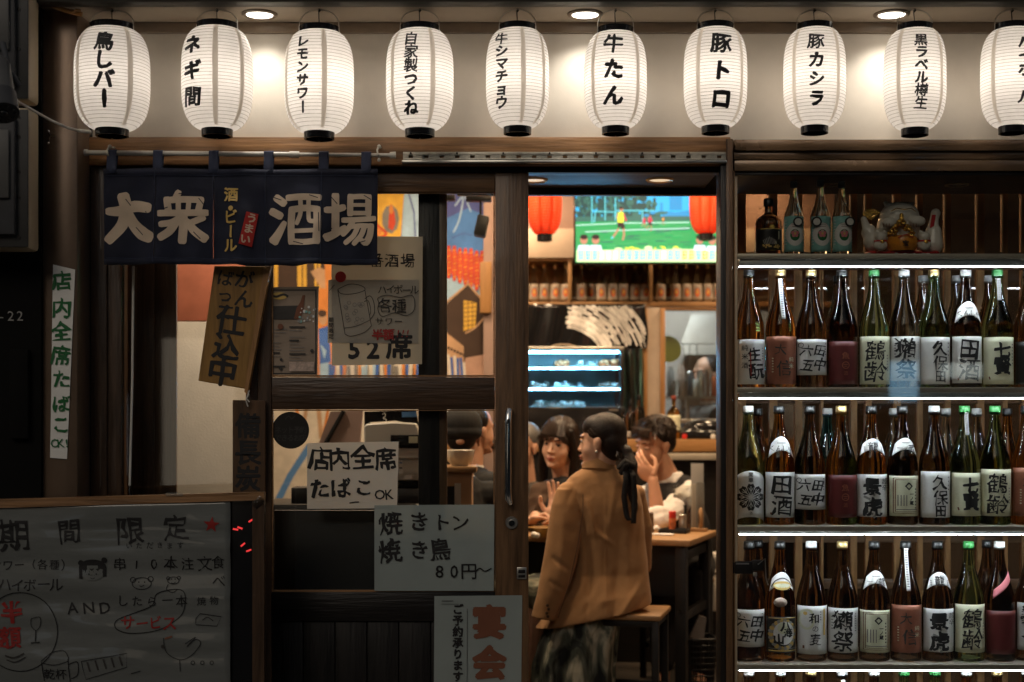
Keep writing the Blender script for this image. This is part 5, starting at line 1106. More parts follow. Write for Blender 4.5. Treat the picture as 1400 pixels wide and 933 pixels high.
for p in ([(787, 309), (850, 306), (942, 305)], [(800, 318), (870, 315), (942, 313)]): I.line(p, .9, 'tv_white')
for p in ([(809, 268), (809, 306)], [(827, 268), (827, 302)], [(841, 271), (841, 300)], [(814, 290), (842, 291), (841, 303)], [(814, 290), (812, 305)], [(842, 289), (895, 289)], [(878, 289), (878, 303)]): I.line(p, 1.4, 'tv_cyan')
def player(x, y, k, top, sh): # small figure
    I.disc(x+.5*k, y, 2.1*k, 'tv_skin', 2.6*k); I.disc(x+.2*k, y-1.4*k, 2.2*k, 'tv_dark', 1.6*k)
    I.poly([(x-3.6*k, y+4*k), (x+1*k, y+2.6*k), (x+3.6*k, y+5*k), (x+2.8*k, y+15*k), (x-3.6*k, y+15*k)], top); I.line([(x+3*k, y+5*k), (x+4.6*k, y+10*k), (x+6*k, y+13*k)], 1.8*k, 'tv_red'); I.line([(x-3*k, y+5*k), (x-5*k, y+10*k)], 1.6*k, 'tv_skin')
    I.poly([(x-4*k, y+14.5*k), (x+3*k, y+14.5*k), (x+4.6*k, y+21*k), (x+.4*k, y+22*k), (x-.6*k, y+19*k), (x-3.2*k, y+21*k)], sh); I.line([(x-2.4*k, y+21*k), (x-5.5*k, y+26*k), (x-9*k, y+31*k)], 2*k, 'tv_skin'); I.line([(x+3*k, y+21*k), (x+3.4*k, y+28*k), (x+2*k, y+34*k)], 2*k, 'tv_skin'); I.line([(x-8.5*k, y+30*k), (x-10.5*k, y+32*k)], 2*k, 'tv_cyan')
player(848.5, 287, 1.25, 'tv_yellow', 'tv_dark'); player(888, 296, .62, 'tv_red', 'tv_dark'); player(880, 298, .42, 'tv_red', 'tv_red'); player(906, 298, .32, 'tv_orange', 'tv_dark')
for k in range(26): I.disc(850+rr.random()*100-10, 340+rr.random()*5, 3+rr.random()*3, rr.choice(['tv_yellow', 'tv_lemon', 'tv_grass_light']), 2+rr.random()*2.5, n=8)
I.poly([(788, 343), (1002, 341), (1002, 359), (788, 359)], 'tv_lemon')
for x, y in ((798, 329), (814, 329), (956, 329), (973, 330)): I.disc(x, y, 5, 'tv_skin', 6); I.disc(x, y-4, 5.2, 'tv_dark', 3.4); I.poly([(x-9, y+14), (x-7, y+7), (x+7, y+7), (x+9, y+14)], 'tv_white')
for k in range(21):
    x = 794+k*9.4; y = 350; c = rr.choice(['tv_cyan', 'tv_cyan', 'tv_white', 'tv_orange' if k > 14 else 'tv_cyan'])
    for j in range(3): I.line([(x-3, y-5+j*4.6), (x+3, y-5.3+j*4.6)], 1.5, c)
    I.line([(x-3+rr.random()*3, y-6), (x-3+rr.random()*4, y+6)], 1.6, c); I.line([(x+2.4, y-5), (x+2, y+5)], 1.2, c)
I.build('screen', tv, flat(895, 312, TY-.002), .0002, .00004)
# red lanterns
lantern(744.5, 222, 321, 47, 'red paper lantern hanging left of the television', None, 0, 0, 0, 0, 'red lanterns inside the bar', 'lantern_red', 2.25, ribs=26, watt=.42, hookpy=None, seams=(-.3, .4), col_=(1, .8, .6))
lantern(965, 222, 320, 45, 'red paper lantern overlapping the right end of the television', None, 0, 0, 0, 0, 'red lanterns inside the bar', 'lantern_red', 2.25, ribs=26, watt=.42, hookpy=None, seams=(-.5, .1), col_=(1, .8, .6))
# black banner with white brush swirl
bn = thing('brush_banner', 'black cloth banner with a sweeping white brush swirl over the display case', 'banner', at(805, 476, 2.86))
def bsf(px, py, l=0): q = at(px, py, 2.86); q.y += .012*math.sin(px*.09)+.006*math.sin(px*.21+py*.05)-l; return q
b = MB(); b.grid(lambda u, v: bsf(700+184*u+(2*math.sin(v*5) if u > .9 else 0), 477*(1-v)+416*v), 40, 12); o = b.build('cloth', 'black_gloss', bn); o.modifiers.new('thickness', 'SOLIDIFY').thickness = .002
I = Ink(800, 446, 1/sc(2.86)); rr = random.Random(9)
for k in range(26):
    q = k/25; r0 = 58+q*66; pts = []; w0 = (3.4 if k < 9 else 2.0)*rr.uniform(.5, 1.25); a0 = -1.52+rr.random()*.1; a1 = -.05-rr.random()*.2
    for j in range(22):
        a = a0+(a1-a0)*j/21; p = (770+r0*1.0*math.cos(a)+.5*rr.random(), 505+r0*1.0*math.sin(a)+.4*rr.random())
        if 417.5 < p[1] < 475.5 and p[0] < 883: pts.append(p)
    while len(pts) > 3:                                        # dry-brush breaks
        n_ = rr.randint(4, 16) if k > 6 else 22
        if len(pts[:n_]) > 1: I.line(pts[:n_], [w0*rr.uniform(.6, 1.1) for _ in pts[:n_]], 'label_white')
        pts = pts[n_+rr.randint(0, 2 if k > 12 else 1):]
I.curve([(750, 475.5), (762, 471.5), (778, 471.5), (792, 475.5)], 1.2, 'noren_print')
I.build('brush_swirl', bn, lambda u, v, l: bsf(800+u*sc(2.86), 446-v*sc(2.86), l+.003), .0006, cut=(.02, .03))
# refrigerated display case
YC = 2.72
dc = thing('display_case', 'refrigerated glass display case with cyan lit shelves behind the girl', 'display case', at(780, 640, YC))
MB().pbox(690, 853, 557, 700, YC, .36, .006).build('base', 'black_gloss', dc); MB().pbox(690, 853, 474, 480, YC, .36, .004).build('top', 'steel', dc)
MB().pbox(848, 853, 480.5, 556.5, YC, .36, .003).build('end_frame', 'black_metal', dc); MB().pbox(690, 848, 480.5, 556.5, YC+.33, .02).build('back_panel', 'kitchen_white', dc)
MB().pbox(690, 847.5, 481, 556.5, YC+.004, .004).build('glass_front', 'pane', dc)
for y in (502.5, 531): 
    MB().pbox(690, 847, y, y+3, YC+.05, .26, .001).build('shelf', 'film', dc); MB().pbox(690, 847, y+.8, y+1.9, YC+.042, .006).build('led_strip', 'led_cyan', dc)
MB().pbox(690, 846, 481.5, 482.6, YC+.03, .02).build('led_strip', 'led_cyan', dc); MB().pbox(833, 845, 559.5, 562, YC-.002, .0015).build('maker_plate', 'steel', dc)
rr = random.Random(5)
def food(px0, px1, py, n, m, r, label, w=.5):
    b = MB(); s = sc(YC+.12)
    for k in range(n): b.ball(at(px0+(px1-px0)*rr.random(), py-rr.random()*r*s*1.1, YC+.08+.18*rr.random()), (r*rr.uniform(.8, 1.6), r, r*rr.uniform(.5, 1)), Euler((rr.random(), rr.random(), rr.random()*3)).to_matrix(), 10)
    b.pbox(px0-2, px1+2, py, py+1.8, YC+.07, .2, .002); return tag(b.build('food_tray', m), label, 'food tray')
food(762, 776, 500, 10, 'food_orange', .016, 'orange food heaped on the top shelf of the display case'); food(822, 846, 500, 18, 'food_orange', .017, 'red orange food tray at the right of the top display case shelf')
food(784, 816, 500, 14, 'food_pale', .014, 'pale food tray in the middle of the top display case shelf'); food(728, 748, 529, 12, 'food_pale', .016, 'pale fish slices at the left of the middle display case shelf'); food(758, 796, 528, 18, 'label_white', .013, 'white wrapped food in the middle of the display case'); food(818, 846, 529, 16, 'food_pale', .015, 'brownish food at the right of the middle display case shelf'); food(728, 800, 555, 30, 'food_pale', .016, 'long tray of skewers on the display case floor')
# right of the case
tag(MB().grid(lambda u, v: at(854+20*u, 600-124*v, 2.9)+Vector((0, .02*math.sin(u*9+v*2), 0)), 16, 10).build('plastic_curtain', 'misted'), 'crumpled clear plastic curtain beside the display case', 'plastic curtain').modifiers.new('thickness', 'SOLIDIFY').thickness = .002
tag(MB().pbox(852, 884, 470, 700, 3.0, .03).build('tiled_wall', 'label_aqua'), 'bluish kitchen wall panel behind the plastic curtain', 'wall')
pl = thing('pillar', 'pale square pillar with pine trims beside the kitchen window', 'pillar', at(895, 720, 2.9))
MB().pbox(885, 905, 421, 720, 2.9, .12, .003).build('pillar_body', 'wall_plaster', pl); MB().pbox(880.5, 885, 421, 600, 2.88, .1, .002).build('trim', 'pine_wood_z', pl); MB().pbox(903, 909.5, 421, 600, 2.88, .1, .002).build('trim', 'pine_wood_z', pl)
kw_ = thing('kitchen_window', 'misted glass screen looking into the kitchen right of the pillar', 'window', at(955, 576, 2.95))
MB().pbox(910, 1040, 424, 574, 2.95, .005).build('pane', 'misted', kw_); MB().pbox(910, 1040, 573, 579, 2.94, .03, .002).build('sill', 'steel', kw_); MB().pbox(909, 1040, 421, 424.5, 2.94, .03, .002).build('head_rail', 'pine_wood_x', kw_)
b = MB(); b.box(.3, 1.9, 4.5, 4.55, 0, 2.6); struct('wall', b, 'kitchen_white')
hd_ = thing('extractor_hood', 'steel extractor hood seen through the misted kitchen window', 'hood', at(960, 480, 4.2)); MB().loft([[at(925, 485, 3.9), at(1010, 485, 3.9), at(1010, 485, 4.4), at(925, 485, 4.4)], [at(945, 430, 4.0), at(1000, 430, 4.0), at(1000, 430, 4.4), at(945, 430, 4.4)]]).build('hood_body', 'steel', hd_)
tag(MB().lathe([(0, 0), (.07, .004), (.075, .012)], (0, 0, 0), 32).build('green_plate', 'green_plate'), 'yellow green round plate hanging by the kitchen window', 'plate'); o = bpy.data.objects['green_plate']; o.rotation_euler = (R(80), 0, R(12)); o.location = at(913, 478, 3.2)
ks = thing('kitchen_rack', 'steel kitchen rack with jars behind the misted window', 'rack', at(940, 560, 3.6)); MB().pbox(908, 1000, 542, 545, 3.6, .2).build('rack_shelf', 'steel', ks); MB().pbox(938, 942, 545, 640, 3.62, .03).build('rack_leg', 'steel', ks)
for i, (x, m, h) in enumerate(((917, 'label_grey', 34), (931, 'food_pale', 38), (945, 'charcoal', 27), (958, 'steel', 30))):
    c0 = at(x, 541.8, 3.68); tag(MB().lathe([(.021, 0), (.022, .01), (.022, h/240), (.014, h/240+.012), (.012, h/240+.03)], c0, 20).build('kitchen_jar', m), ['grey jar at the left end of the kitchen rack', 'tan jar, second on the kitchen rack', 'dark jar, third on the kitchen rack', 'steel shaker at the right end of the kitchen rack'][i], 'jar', 'jars on the kitchen rack')
for i, (x, y, h, r, m, lb) in enumerate(((968, 541.8, 36, .02, 'glass_clear', 'clear glass at the right end of the kitchen rack'), (924, 541.8, 20, .017, 'glass_clear', 'clear tumbler behind the grey jar of the kitchen rack'), (951, 541.8, 22, .016, 'white_plastic', 'white canister between dark jar and shaker on the kitchen rack'), (977, 541.8, 26, .02, 'food_orange', 'orange canister beside the door post on the kitchen rack'))):
    c0 = at(x, y, 3.62+.02*(i % 3)); tag(MB().lathe([(0, 0), (r*.85, 0), (r, .01), (r, h/240), (r*.8, h/240+.006), (0, h/240+.006)], c0, 18).build('kitchen_container', m), lb, 'container', 'jars on the kitchen rack')
for i, (x, y0, y1) in enumerate(((934, 470, 520), (943, 472, 512), (953, 470, 524))):
    b = MB(); b.tube([at(x, y0, 3.75), at(x, y1-6, 3.75)], .003, 6); b.ball(at(x, y1, 3.74), (.022, .012, .02)); tag(b.build('ladle', 'steel'), ['left ladle hanging behind the misted kitchen window', 'short middle ladle hanging behind the misted kitchen window', 'long right ladle hanging behind the misted kitchen window'][i], 'ladle', 'ladles in the kitchen')
tag(MB().tube([at(926, 470, 3.75), at(975, 470, 3.75)], .004, 8).build('ladle_rail', 'steel'), 'thin steel rail carrying the ladles in the kitchen', 'rail')
# serving counter and things on it
YK = 2.5; zk = Z(601, YK)
kc = thing('serving_counter', 'high serving counter with a wooden edge behind the seated people', 'counter', (.5, YK, 0))
MB().box(-.4, 1.6, YK, YK+.22, zk-.062, zk, .004).build('counter_top', 'pine_wood_x', kc); MB().box(-.4, 1.6, YK+.02, YK+.21, 0, zk-.063).build('front_panel', 'black_wood_x', kc)
MB().box(.78, 1.6, YK-.04, YK+.02, Z(629, YK), Z(620, YK), .003).build('steel_ledge', 'shelf_metal', kc)
for i, (x, h, r, lb) in enumerate(((862, .19, .028, 'dark squat sauce bottle between display case and pillar'), (874, .22, .03, 'dark labelled sauce bottle just left of the man'), (852, .15, .026, 'short dark sauce bottle beside the display case'))):
    bottle(x, zk, 'glass_dark', lb, 'sauce bottles on the counter', (590, 600, 'label_grey'), None, Y=YK+.09+.03*i, H=h, Rr=r, prof=PS, cap='cap_black', name='sauce_bottle')
bottle(921, zk, 'glass_amber', 'amber whisky bottle with gold cap behind the man', None, (568, 590, 'label_pale'), None, Y=YK+.12, H=.215, Rr=.034, prof=PS, cap='cap_red', name='whisky_bottle', capr=.34)
bg_ = MB(); bg_.ball(at(962, 585, YK+.1), (.11, .06, .045)); bg_.ball(at(945, 590, YK+.08), (.06, .05, .03)); bg_.box(X(932, YK), X(985, YK), YK+.03, YK+.15, zk, zk+.04); tag(bg_.fuse('black_bag', 'black_gloss', None, .006, 4), 'shiny black bag lying on the counter right of the man', 'bag')
for i, (x, m) in enumerate(((936, 'red_cap'), (975, 'white_plastic'))): tag(MB().lathe([(.011, 0), (.013, .012), (.009, .024)], at(x, 600, YK+.02), 14).build('small_cup', m), ['small red cup on the counter by the black bag', 'small white cup on the counter at the door post'][i], 'cup')
# floor level things under the table
ht = thing('floor_heater', 'white floor heater with grilles under the table', 'heater', at(915, 828, 2.2))
MB().pbox(888, 965, 803, 835, 2.2, .12, .006).build('heater_body', 'white_plastic', ht); b = MB()
for k in range(7): b.pbox(909, 924, 806+k*2.3, 807.2+k*2.3, 2.197, .003); b.pbox(938, 960, 806+k*2.3, 807.2+k*2.3, 2.197, .003)
b.build('grille', 'dark_grey', ht); MB().pbox(890, 897, 808, 816, 2.196, .004).build('display', 'black_gloss', ht)
wa = thing('white_appliance', 'white appliance panel standing under the counter by the door post', 'appliance', at(985, 840, 2.3)); MB().pbox(964, 1010, 757, 836, 2.3, .1, .005).build('front', 'white_plastic', wa); MB().pbox(964, 1010, 783, 785, 2.297, .004).build('seam', 'dark_grey', wa); MB().pbox(968, 1006, 762, 776, 2.296, .005, .002).build('control_panel', 'label_grey', wa)
bk = thing('wire_basket', 'black mesh basket with folders standing beside the table leg', 'basket', at(957, 940, 1.5)); z0, z1 = .02, Z(874, 1.5); xb = X(957, 1.5); b = MB()
def bq(a, z): r = .052+.012*(z-z0)/(z1-z0); return Vector((xb+1.15*r*math.copysign(abs(math.cos(a))**.5, math.cos(a)), 1.56+1.3*r*math.copysign(abs(math.sin(a))**.5, math.sin(a)), z))
for k in range(11): b.tube([bq(2*math.pi*j/36, z0+(z1-z0)*k/10) for j in range(37)], .0035 if k < 10 else .006, 6)
for k in range(32): a = 2*math.pi*k/32; b.tube([bq(a, z0), bq(a, z1)], .0028, 5)
b.tube([bq(a, z0).lerp(bq(a+3.14, z0), q) for a, q in ((0, 0), (0, 1))], .04, 8, flat=.1); b.build('mesh', 'black', bk)
tag(MB().prism([at(943, 872, 1.52), at(956, 842, 1.55), at(966, 845, 1.55), at(962, 876, 1.52)], (0, .03, 0)).build('folder', 'grey_cloth'), 'grey folder leaning in the mesh basket', 'folder')
# table: turned about 20 degrees
TA = R(-20); tdir = Vector((math.cos(TA), math.sin(TA), 0)); tn = Vector((-math.sin(TA), math.cos(TA), 0)); tc0 = Vector((X(944, 1.3), 1.3, 0))
def tp(a, c_, z): return tc0-tdir*a+tn*c_+Vector((0, 0, z))
tb = thing('bar_table', 'wooden topped table with black metal frame shared by the three diners', 'table', tp(.6, .28, 0))
b = MB(); rot = Matrix.Rotation(TA, 3, 'Z'); cc = tp(.6, .28, 0); b.box(cc.x-.6, cc.x+.6, cc.y-.28, cc.y+.28, .705, .733, .007, rot, cc); b.build('table_top', 'light_wood_x', tb)
def tleg(a, c_): b = MB(); p = tp(a, c_, 0); b.box(p.x-.024, p.x+.024, p.y-.024, p.y+.024, 0.005, .704, .003, rot, p); return b.build('leg', 'black_metal', tb)
for a, c_ in ((.05, .05), (.05, .51), (1.15, .05), (1.15, .51)): tleg(a, c_)
for a in (.05, 1.15):
    for z in (.4, .66): b = MB(); p = tp(a, .28, z); b.box(p.x-.014, p.x+.014, p.y-.206, p.y+.206, z-.02, z+.02, .002, rot, p); b.build('side_rail', 'black_metal', tb)
b = MB(); p = tp(.6, .1, .58); b.box(p.x-.526, p.x+.526, p.y-.01, p.y+.01, .48, .7, .002, rot, p); b.build('modesty_panel', 'black', tb)
b = MB(); p = tp(.05, .026, .43); b.tube([p, p-tn*.006], .008, 14); b.build('bolt', 'chrome', tb)
# stools
def stool(px, Y, a, label, zs=.478):
    c0 = Vector((X(px, Y), Y, 0)); t = thing('bar_stool', label, 'stool', c0, 'black framed stools at the table'); rt = Matrix.Rotation(a, 3, 'Z')
    b = MB(); b.box(c0.x-.155, c0.x+.155, c0.y-.155, c0.y+.155, zs-.022, zs, .006, rt, c0); b.build('seat', 'light_wood_x', t)
    for sx in (-1, 1):
        for sy in (-1, 1):
            p = c0+rt @ Vector((sx*.132, sy*.132, 0)); b = MB(); b.box(p.x-.014, p.x+.014, p.y-.014, p.y+.014, .005, zs-.023, .002, rt, p); b.build('leg', 'black_metal', t)
    for sx, sy, lx, ly in ((0, -1, .117, .01), (0, 1, .117, .01), (-1, 0, .01, .117), (1, 0, .01, .117)):
        for z in (.16, .44):
            p = c0+rt @ Vector((sx*.132, sy*.132, 0)); b = MB(); b.box(p.x-lx, p.x+lx, p.y-ly, p.y+ly, z-.011, z+.011, .001, rt, p); b.build('stretcher', 'black_metal', t)
    return t
stool(858, 1.04, R(-14), 'black framed stool with wooden seat under the woman in camel jacket')
stool(762, 2.14, R(-20), 'stool hidden behind the table under the girl', .46); stool(925, 2.2, R(-20), 'stool hidden behind the table under the man', .46)
# things on the table
def onT(px, py): Y = tY(py); return Vector((X(px, Y), Y, .733))
tr = thing('condiment_tray', 'small black tray at the right of the table holding shakers', 'tray', onT(922, 729)); c0 = onT(924, 729)
b = MB(); b.box(c0.x-.07, c0.x+.055, c0.y-.04, c0.y+.05, .734, .738, .001, rot, c0); 
for q in ((-.07, .055, -.04, -.036), (-.07, .055, .046, .05), (-.07, -.066, -.04, .05), (.051, .055, -.04, .05)): b.box(c0.x+q[0], c0.x+q[1], c0.y+q[2], c0.y+q[3], .734, .752, .001, rot, c0)
b.build('tray_body', 'black', tr)
def shaker(px, py, m, capm, h, r, label):
    c0 = onT(px, py)+Vector((0, .02, .006)); t = thing('shaker', label, 'shaker', c0, 'shakers on the condiment tray'); MB().lathe([(0, 0), (r*.9, 0), (r, .005), (r, h*.6), (r*.86, h*.68)], c0, 20).build('jar', m, t); MB().lathe([(r, h*.66), (r*1.02, h*.7), (r*1.0, h*.97), (r*.85, h), (0, h)], c0, 20).build('shaker_cap', capm, t)
shaker(920, 728, 'food_orange', 'red_cap', .088, .0165, 'red capped spice shaker on the condiment tray'); shaker(934, 728, 'steel', 'steel', .074, .0175, 'metal capped shaker right of the red capped one')
nb = onT(930, 724)+Vector((0, .06, 0)); tag(MB().box(nb.x-.055, nb.x+.04, nb.y-.03, nb.y+.03, .734, .845, .004, rot, nb).build('napkin_box', 'black'), 'black napkin box behind the two shakers', 'napkin box')
mc = onT(888, 731); tag(MB().box(mc.x-.014, mc.x+.012, mc.y-.03, mc.y+.03, .734, .83, .003, rot, mc).build('chopstick_box', 'sign_wood_dark'), 'slim dark brown chopstick box beside the camel jacket', 'box')
for i, (pa, pb, y0, y1, dy, m, lb) in enumerate(((921, 945, 664, 722, .11, 'film', 'translucent upright menu holder behind the napkin box'), (945, 962, 634, 716, .09, 'label_grey', 'tall grey menu standing at the back of the table end'), (946, 951, 662, 728, .02, 'paper_grey', 'thin upright menu card edge at the table end'), (953, 963, 660, 727, .03, 'film', 'clear acrylic menu stand at the table end'))):
    Y = tY(726)+dy; k0 = Z(y0, Y); tag(MB().box(X(pa, Y), X(pb, Y), Y, Y+.012, .7335, k0, .001, Matrix.Rotation(R(-12+8*i), 3, 'Z')).build('menu_stand', m), lb, 'menu stand', 'menu stands at the table end')
c0 = onT(958, 727); t = thing('table_tag', 'oval wooden number tag on a wooden foot at the table end', 'table tag', c0); MB().box(c0.x-.05, c0.x+.03, c0.y-.015, c0.y+.02, .7335, .748, .002, rot, c0).build('foot', 'light_wood_x', t)
b = MB(); b.ball(c0+Vector((.0, .0, .06)), (.012, .022, .05)); b.build('oval_plate', 'light_wood_z', t); MB().box(c0.x-.0135, c0.x-.011, c0.y-.02, c0.y-.012, .77, .815).build('number_stroke', 'ink', t)
c0 = onT(741, 734)+Vector((0, .0, 0)); tag(MB().lathe([(0, .003), (.028, 0), (.03, .006), (.05, .02), (.062, .042), (.058, .043), (.046, .022), (.02, .01), (0, .008)], c0, 32, caps=False).build('wooden_bowl', 'sign_wood'), 'shallow brown wooden bowl on the table at the left', 'bowl')
c0 = onT(746, 727); tag(MB().lathe([(0, .002), (.026, 0), (.029, .004), (.033, .095), (.0315, .095), (.028, .012), (0, .01)], c0, 28, caps=False).build('tumbler', 'glass_clear'), 'clear glass tumbler between the hands of the girl', 'glass')
for i, (x, y) in enumerate(((731, 736), (757, 733))):
    b = MB(); c0 = onT(x, y)+Vector((0, 0, .012))
    for k in range(5): b.ball(c0+Vector((rr.uniform(-.012, .012), rr.uniform(-.01, .01), rr.uniform(-.004, .006))), rr.uniform(.008, .014))
    tag(b.fuse('tissue', 'white_paint', None, .003, 1), ['crumpled white tissue at the left end of the table', 'crumpled white tissue right of the wooden bowl'][i], 'tissue')
c0 = onT(905, 732); tag(MB().box(c0.x-.07, c0.x+.05, c0.y-.02, c0.y+.03, .7335, .74, .002, rot, c0).build('small_dish', 'label_white'), 'flat white dish before the condiment tray', 'dish')
b = MB(); c0 = onT(892, 727)
for k in range(4): b.ball(c0+Vector((rr.uniform(-.02, .03), rr.uniform(-.01, .01), .012)), (.02, .014, .01), Euler((0, rr.random(), rr.random())).to_matrix())
tag(b.fuse('towel', 'label_white', None, .003, 1), 'crumpled white hand towel next to the chopstick box', 'towel')
# ================================================================ LEFT ROOM SEEN THROUGH THE DOOR GLASS
YM = 2.6
mw = thing('mural_wall', 'wall painted with a festival street of red lanterns and a dark house', 'mural', (X(500, YM), YM, 0))
MB().box(-3.2, X(676, YM), YM, YM+.08, 0, 2.62).build('wall_face', 'wall_plaster', mw)
for nm, c in (('paint_sky', (.07, .2, .52)), ('paint_deep', (.07, .09, .3)), ('paint_light', (.35, .52, .7)), ('paint_yellow', (.72, .42, .06)), ('paint_red', (.55, .06, .025)), ('paint_orange', (.62, .22, .05)), ('paint_dark', (.055, .03, .02)), ('paint_tan', (.5, .3, .17)), ('paint_pink', (.5, .3, .22)), ('paint_white', (.66, .6, .52)), ('paint_blue', (.04, .12, .42)), ('paint_grey', (.2, .19, .18))): mat(nm, c, .75, var=.22, scale=12)
I = Ink(500, 450, 1/sc(YM)); rr = random.Random(21)
I.poly([(300, 200), (676, 200), (676, 720), (300, 720)], 'paint_white')
I.poly([(300, 200), (676, 200), (676, 420), (300, 420)], 'paint_sky'); I.poly([(608, 255), (676, 255), (676, 300), (640, 285), (608, 300)], 'paint_deep'); I.poly([(612, 300), (640, 288), (662, 320), (650, 345), (606, 345)], 'paint_sky')
I.poly([(606, 380), (665, 380), (665, 420), (606, 420)], 'paint_light'); I.curve([(622, 282), (633, 270), (628, 300), (620, 318)], 2, 'paint_light'); I.curve([(633, 262), (640, 280), (644, 290)], 1.6, 'paint_light'); I.curve([(618, 326), (632, 320), (645, 322)], 1, 'paint_deep')
I.poly([(490, 255), (553, 255), (548, 330), (490, 330)], 'paint_yellow'); I.poly([(553, 255), (580, 255), (580, 330), (549, 330)], 'paint_light'); I.line([(558, 262), (566, 290), (568, 325)], 2, 'paint_deep')
I.disc(534, 300, 12, 'paint_grey', 20, n=9); I.poly([(535, 278), (539, 290), (541, 305), (537, 316), (531, 312), (532, 295)], 'paint_red'); I.disc(535, 287, 3, 'paint_orange', 6); I.curve([(512, 305), (520, 312), (528, 320), (520, 326)], 4, 'paint_red'); I.disc(514, 318, 8, 'paint_orange', 8, n=8)
for k in range(8):
    x = 606+k*7.6; y0, y1 = 336-(k % 3)+k*1.2, 378+k*3.2
    I.poly([(x-2, y0), (x+2, y0), (x+3.7, y0+9), (x+3.7, y1-9), (x+1.8, y1), (x-1.8, y1), (x-3.7, y1-9), (x-3.7, y0+9)], 'paint_red')
    for j in range(9): yy = y0+6+(y1-y0-12)*j/8; I.line([(x-2.2+rr.random(), yy+1), (x+1.8+rr.random(), yy-.6)], 1.1, 'paint_orange' if j % 2 else 'paint_yellow')
I.poly([(600, 428), (640, 387), (668, 418), (668, 600), (600, 600)], 'paint_dark'); I.line([(603, 420), (640, 388.5), (664, 416)], 3.2, 'paint_tan'); I.poly([(634, 411), (652, 414), (650, 448), (634, 453)], 'paint_yellow')
for j in range(6): I.line([(634, 416+j*6), (652, 414+j*6)], 1, 'paint_dark')
I.line([(640, 411), (640, 452)], .9, 'paint_dark'); I.line([(646, 412), (646, 450)], .9, 'paint_dark'); I.curve([(636, 456), (650, 448), (666, 430)], 2.4, 'paint_tan')
I.poly([(604, 450), (634, 474), (636, 600), (604, 600)], 'paint_tan'); I.poly([(636, 490), (668, 484), (668, 600), (636, 600)], 'paint_pink')
for k in range(7): x = 609+k*4.2; I.line([(x, 478+k*2+rr.random()*8), (x+rr.random()*3, 520)], 3.4, rr.choice(['paint_white', 'paint_blue', 'paint_yellow', 'paint_white', 'paint_red'])); I.disc(x, 474+k*2, 2, 'paint_dark')
I.poly([(368, 350), (460, 350), (460, 420), (368, 420)], 'paint_dark')
for x, w_ in ((372, 4), (378, 5), (410, 6), (417, 5), (432, 3), (437, 3)): I.line([(x, 350), (x+.5, 420)], w_, 'paint_yellow')
I.poly([(425, 372), (437, 366), (450, 372), (453, 420), (442, 420), (438, 392)], 'paint_tan'); I.poly([(444, 352), (462, 352), (462, 400), (446, 400)], 'paint_orange')
I.poly([(434, 395), (460, 395), (460, 520), (434, 520)], 'paint_orange'); I.disc(442, 436, 6, 'paint_tan', 9); I.disc(441, 429, 6, 'paint_dark', 5); I.poly([(436, 450), (450, 446), (453, 495), (438, 500)], 'paint_blue'); I.poly([(438, 470), (447, 480), (444, 492)], 'paint_light'); I.poly([(438, 498), (450, 496), (452, 520), (438, 520)], 'paint_light')
for k in range(26): x = 452+k*5; I.line([(x, 492+rr.random()*10), (x+rr.random()*4-2, 520)], 3+rr.random()*2, rr.choice(['paint_blue', 'paint_white', 'paint_orange', 'paint_light', 'paint_grey', 'paint_white']))
I.poly([(300, 535), (676, 535), (676, 720), (300, 720)], 'paint_white')
I.line([(378, 690), (398, 650), (424, 610)], 9, 'blue_stripe'); I.line([(406, 555), (412, 604)], 5, 'paint_orange'); I.line([(420, 555), (414, 596)], 5, 'paint_tan'); I.line([(436, 556), (440, 600)], 6, 'paint_tan'); I.line([(450, 556), (444, 590)], 4, 'paint_orange')
I.build('painting', mw, flat(500, 450, YM), .001, .0001)
wp = thing('room_post', 'pale corner post with wooden notice frame right of the mural', 'post', at(669, 800, 2.5)); MB().pbox(661, 679, 240, 800, 2.5, .09, .003).build('post_body', 'mauve_wall', wp); MB().pbox(656, 672, 358, 428, 2.47, .028, .003).build('notice_frame', 'pine_wood_z', wp)
sp = thing('speaker', 'small black speaker hanging from a ceiling bracket behind the door glass', 'speaker', at(658, 325, 1.6)); MB().box(X(650, 1.6), X(666, 1.6), 1.6, 1.7, Z(322, 1.6), Z(294, 1.6), .006, Matrix.Rotation(R(12), 3, 'Y')).build('speaker_box', 'black', sp)
MB().pbox(655.5, 658.5, 262, 296, 1.66, .012).build('speaker_arm', 'black_metal', sp); MB().pbox(637, 672, 266, 275, 1.64, .05, .004).build('ceiling_bar', 'black_metal', sp); MB().pbox(608, 622, 266, 274, 1.64, .05, .004).build('bar_end', 'black_metal', sp)
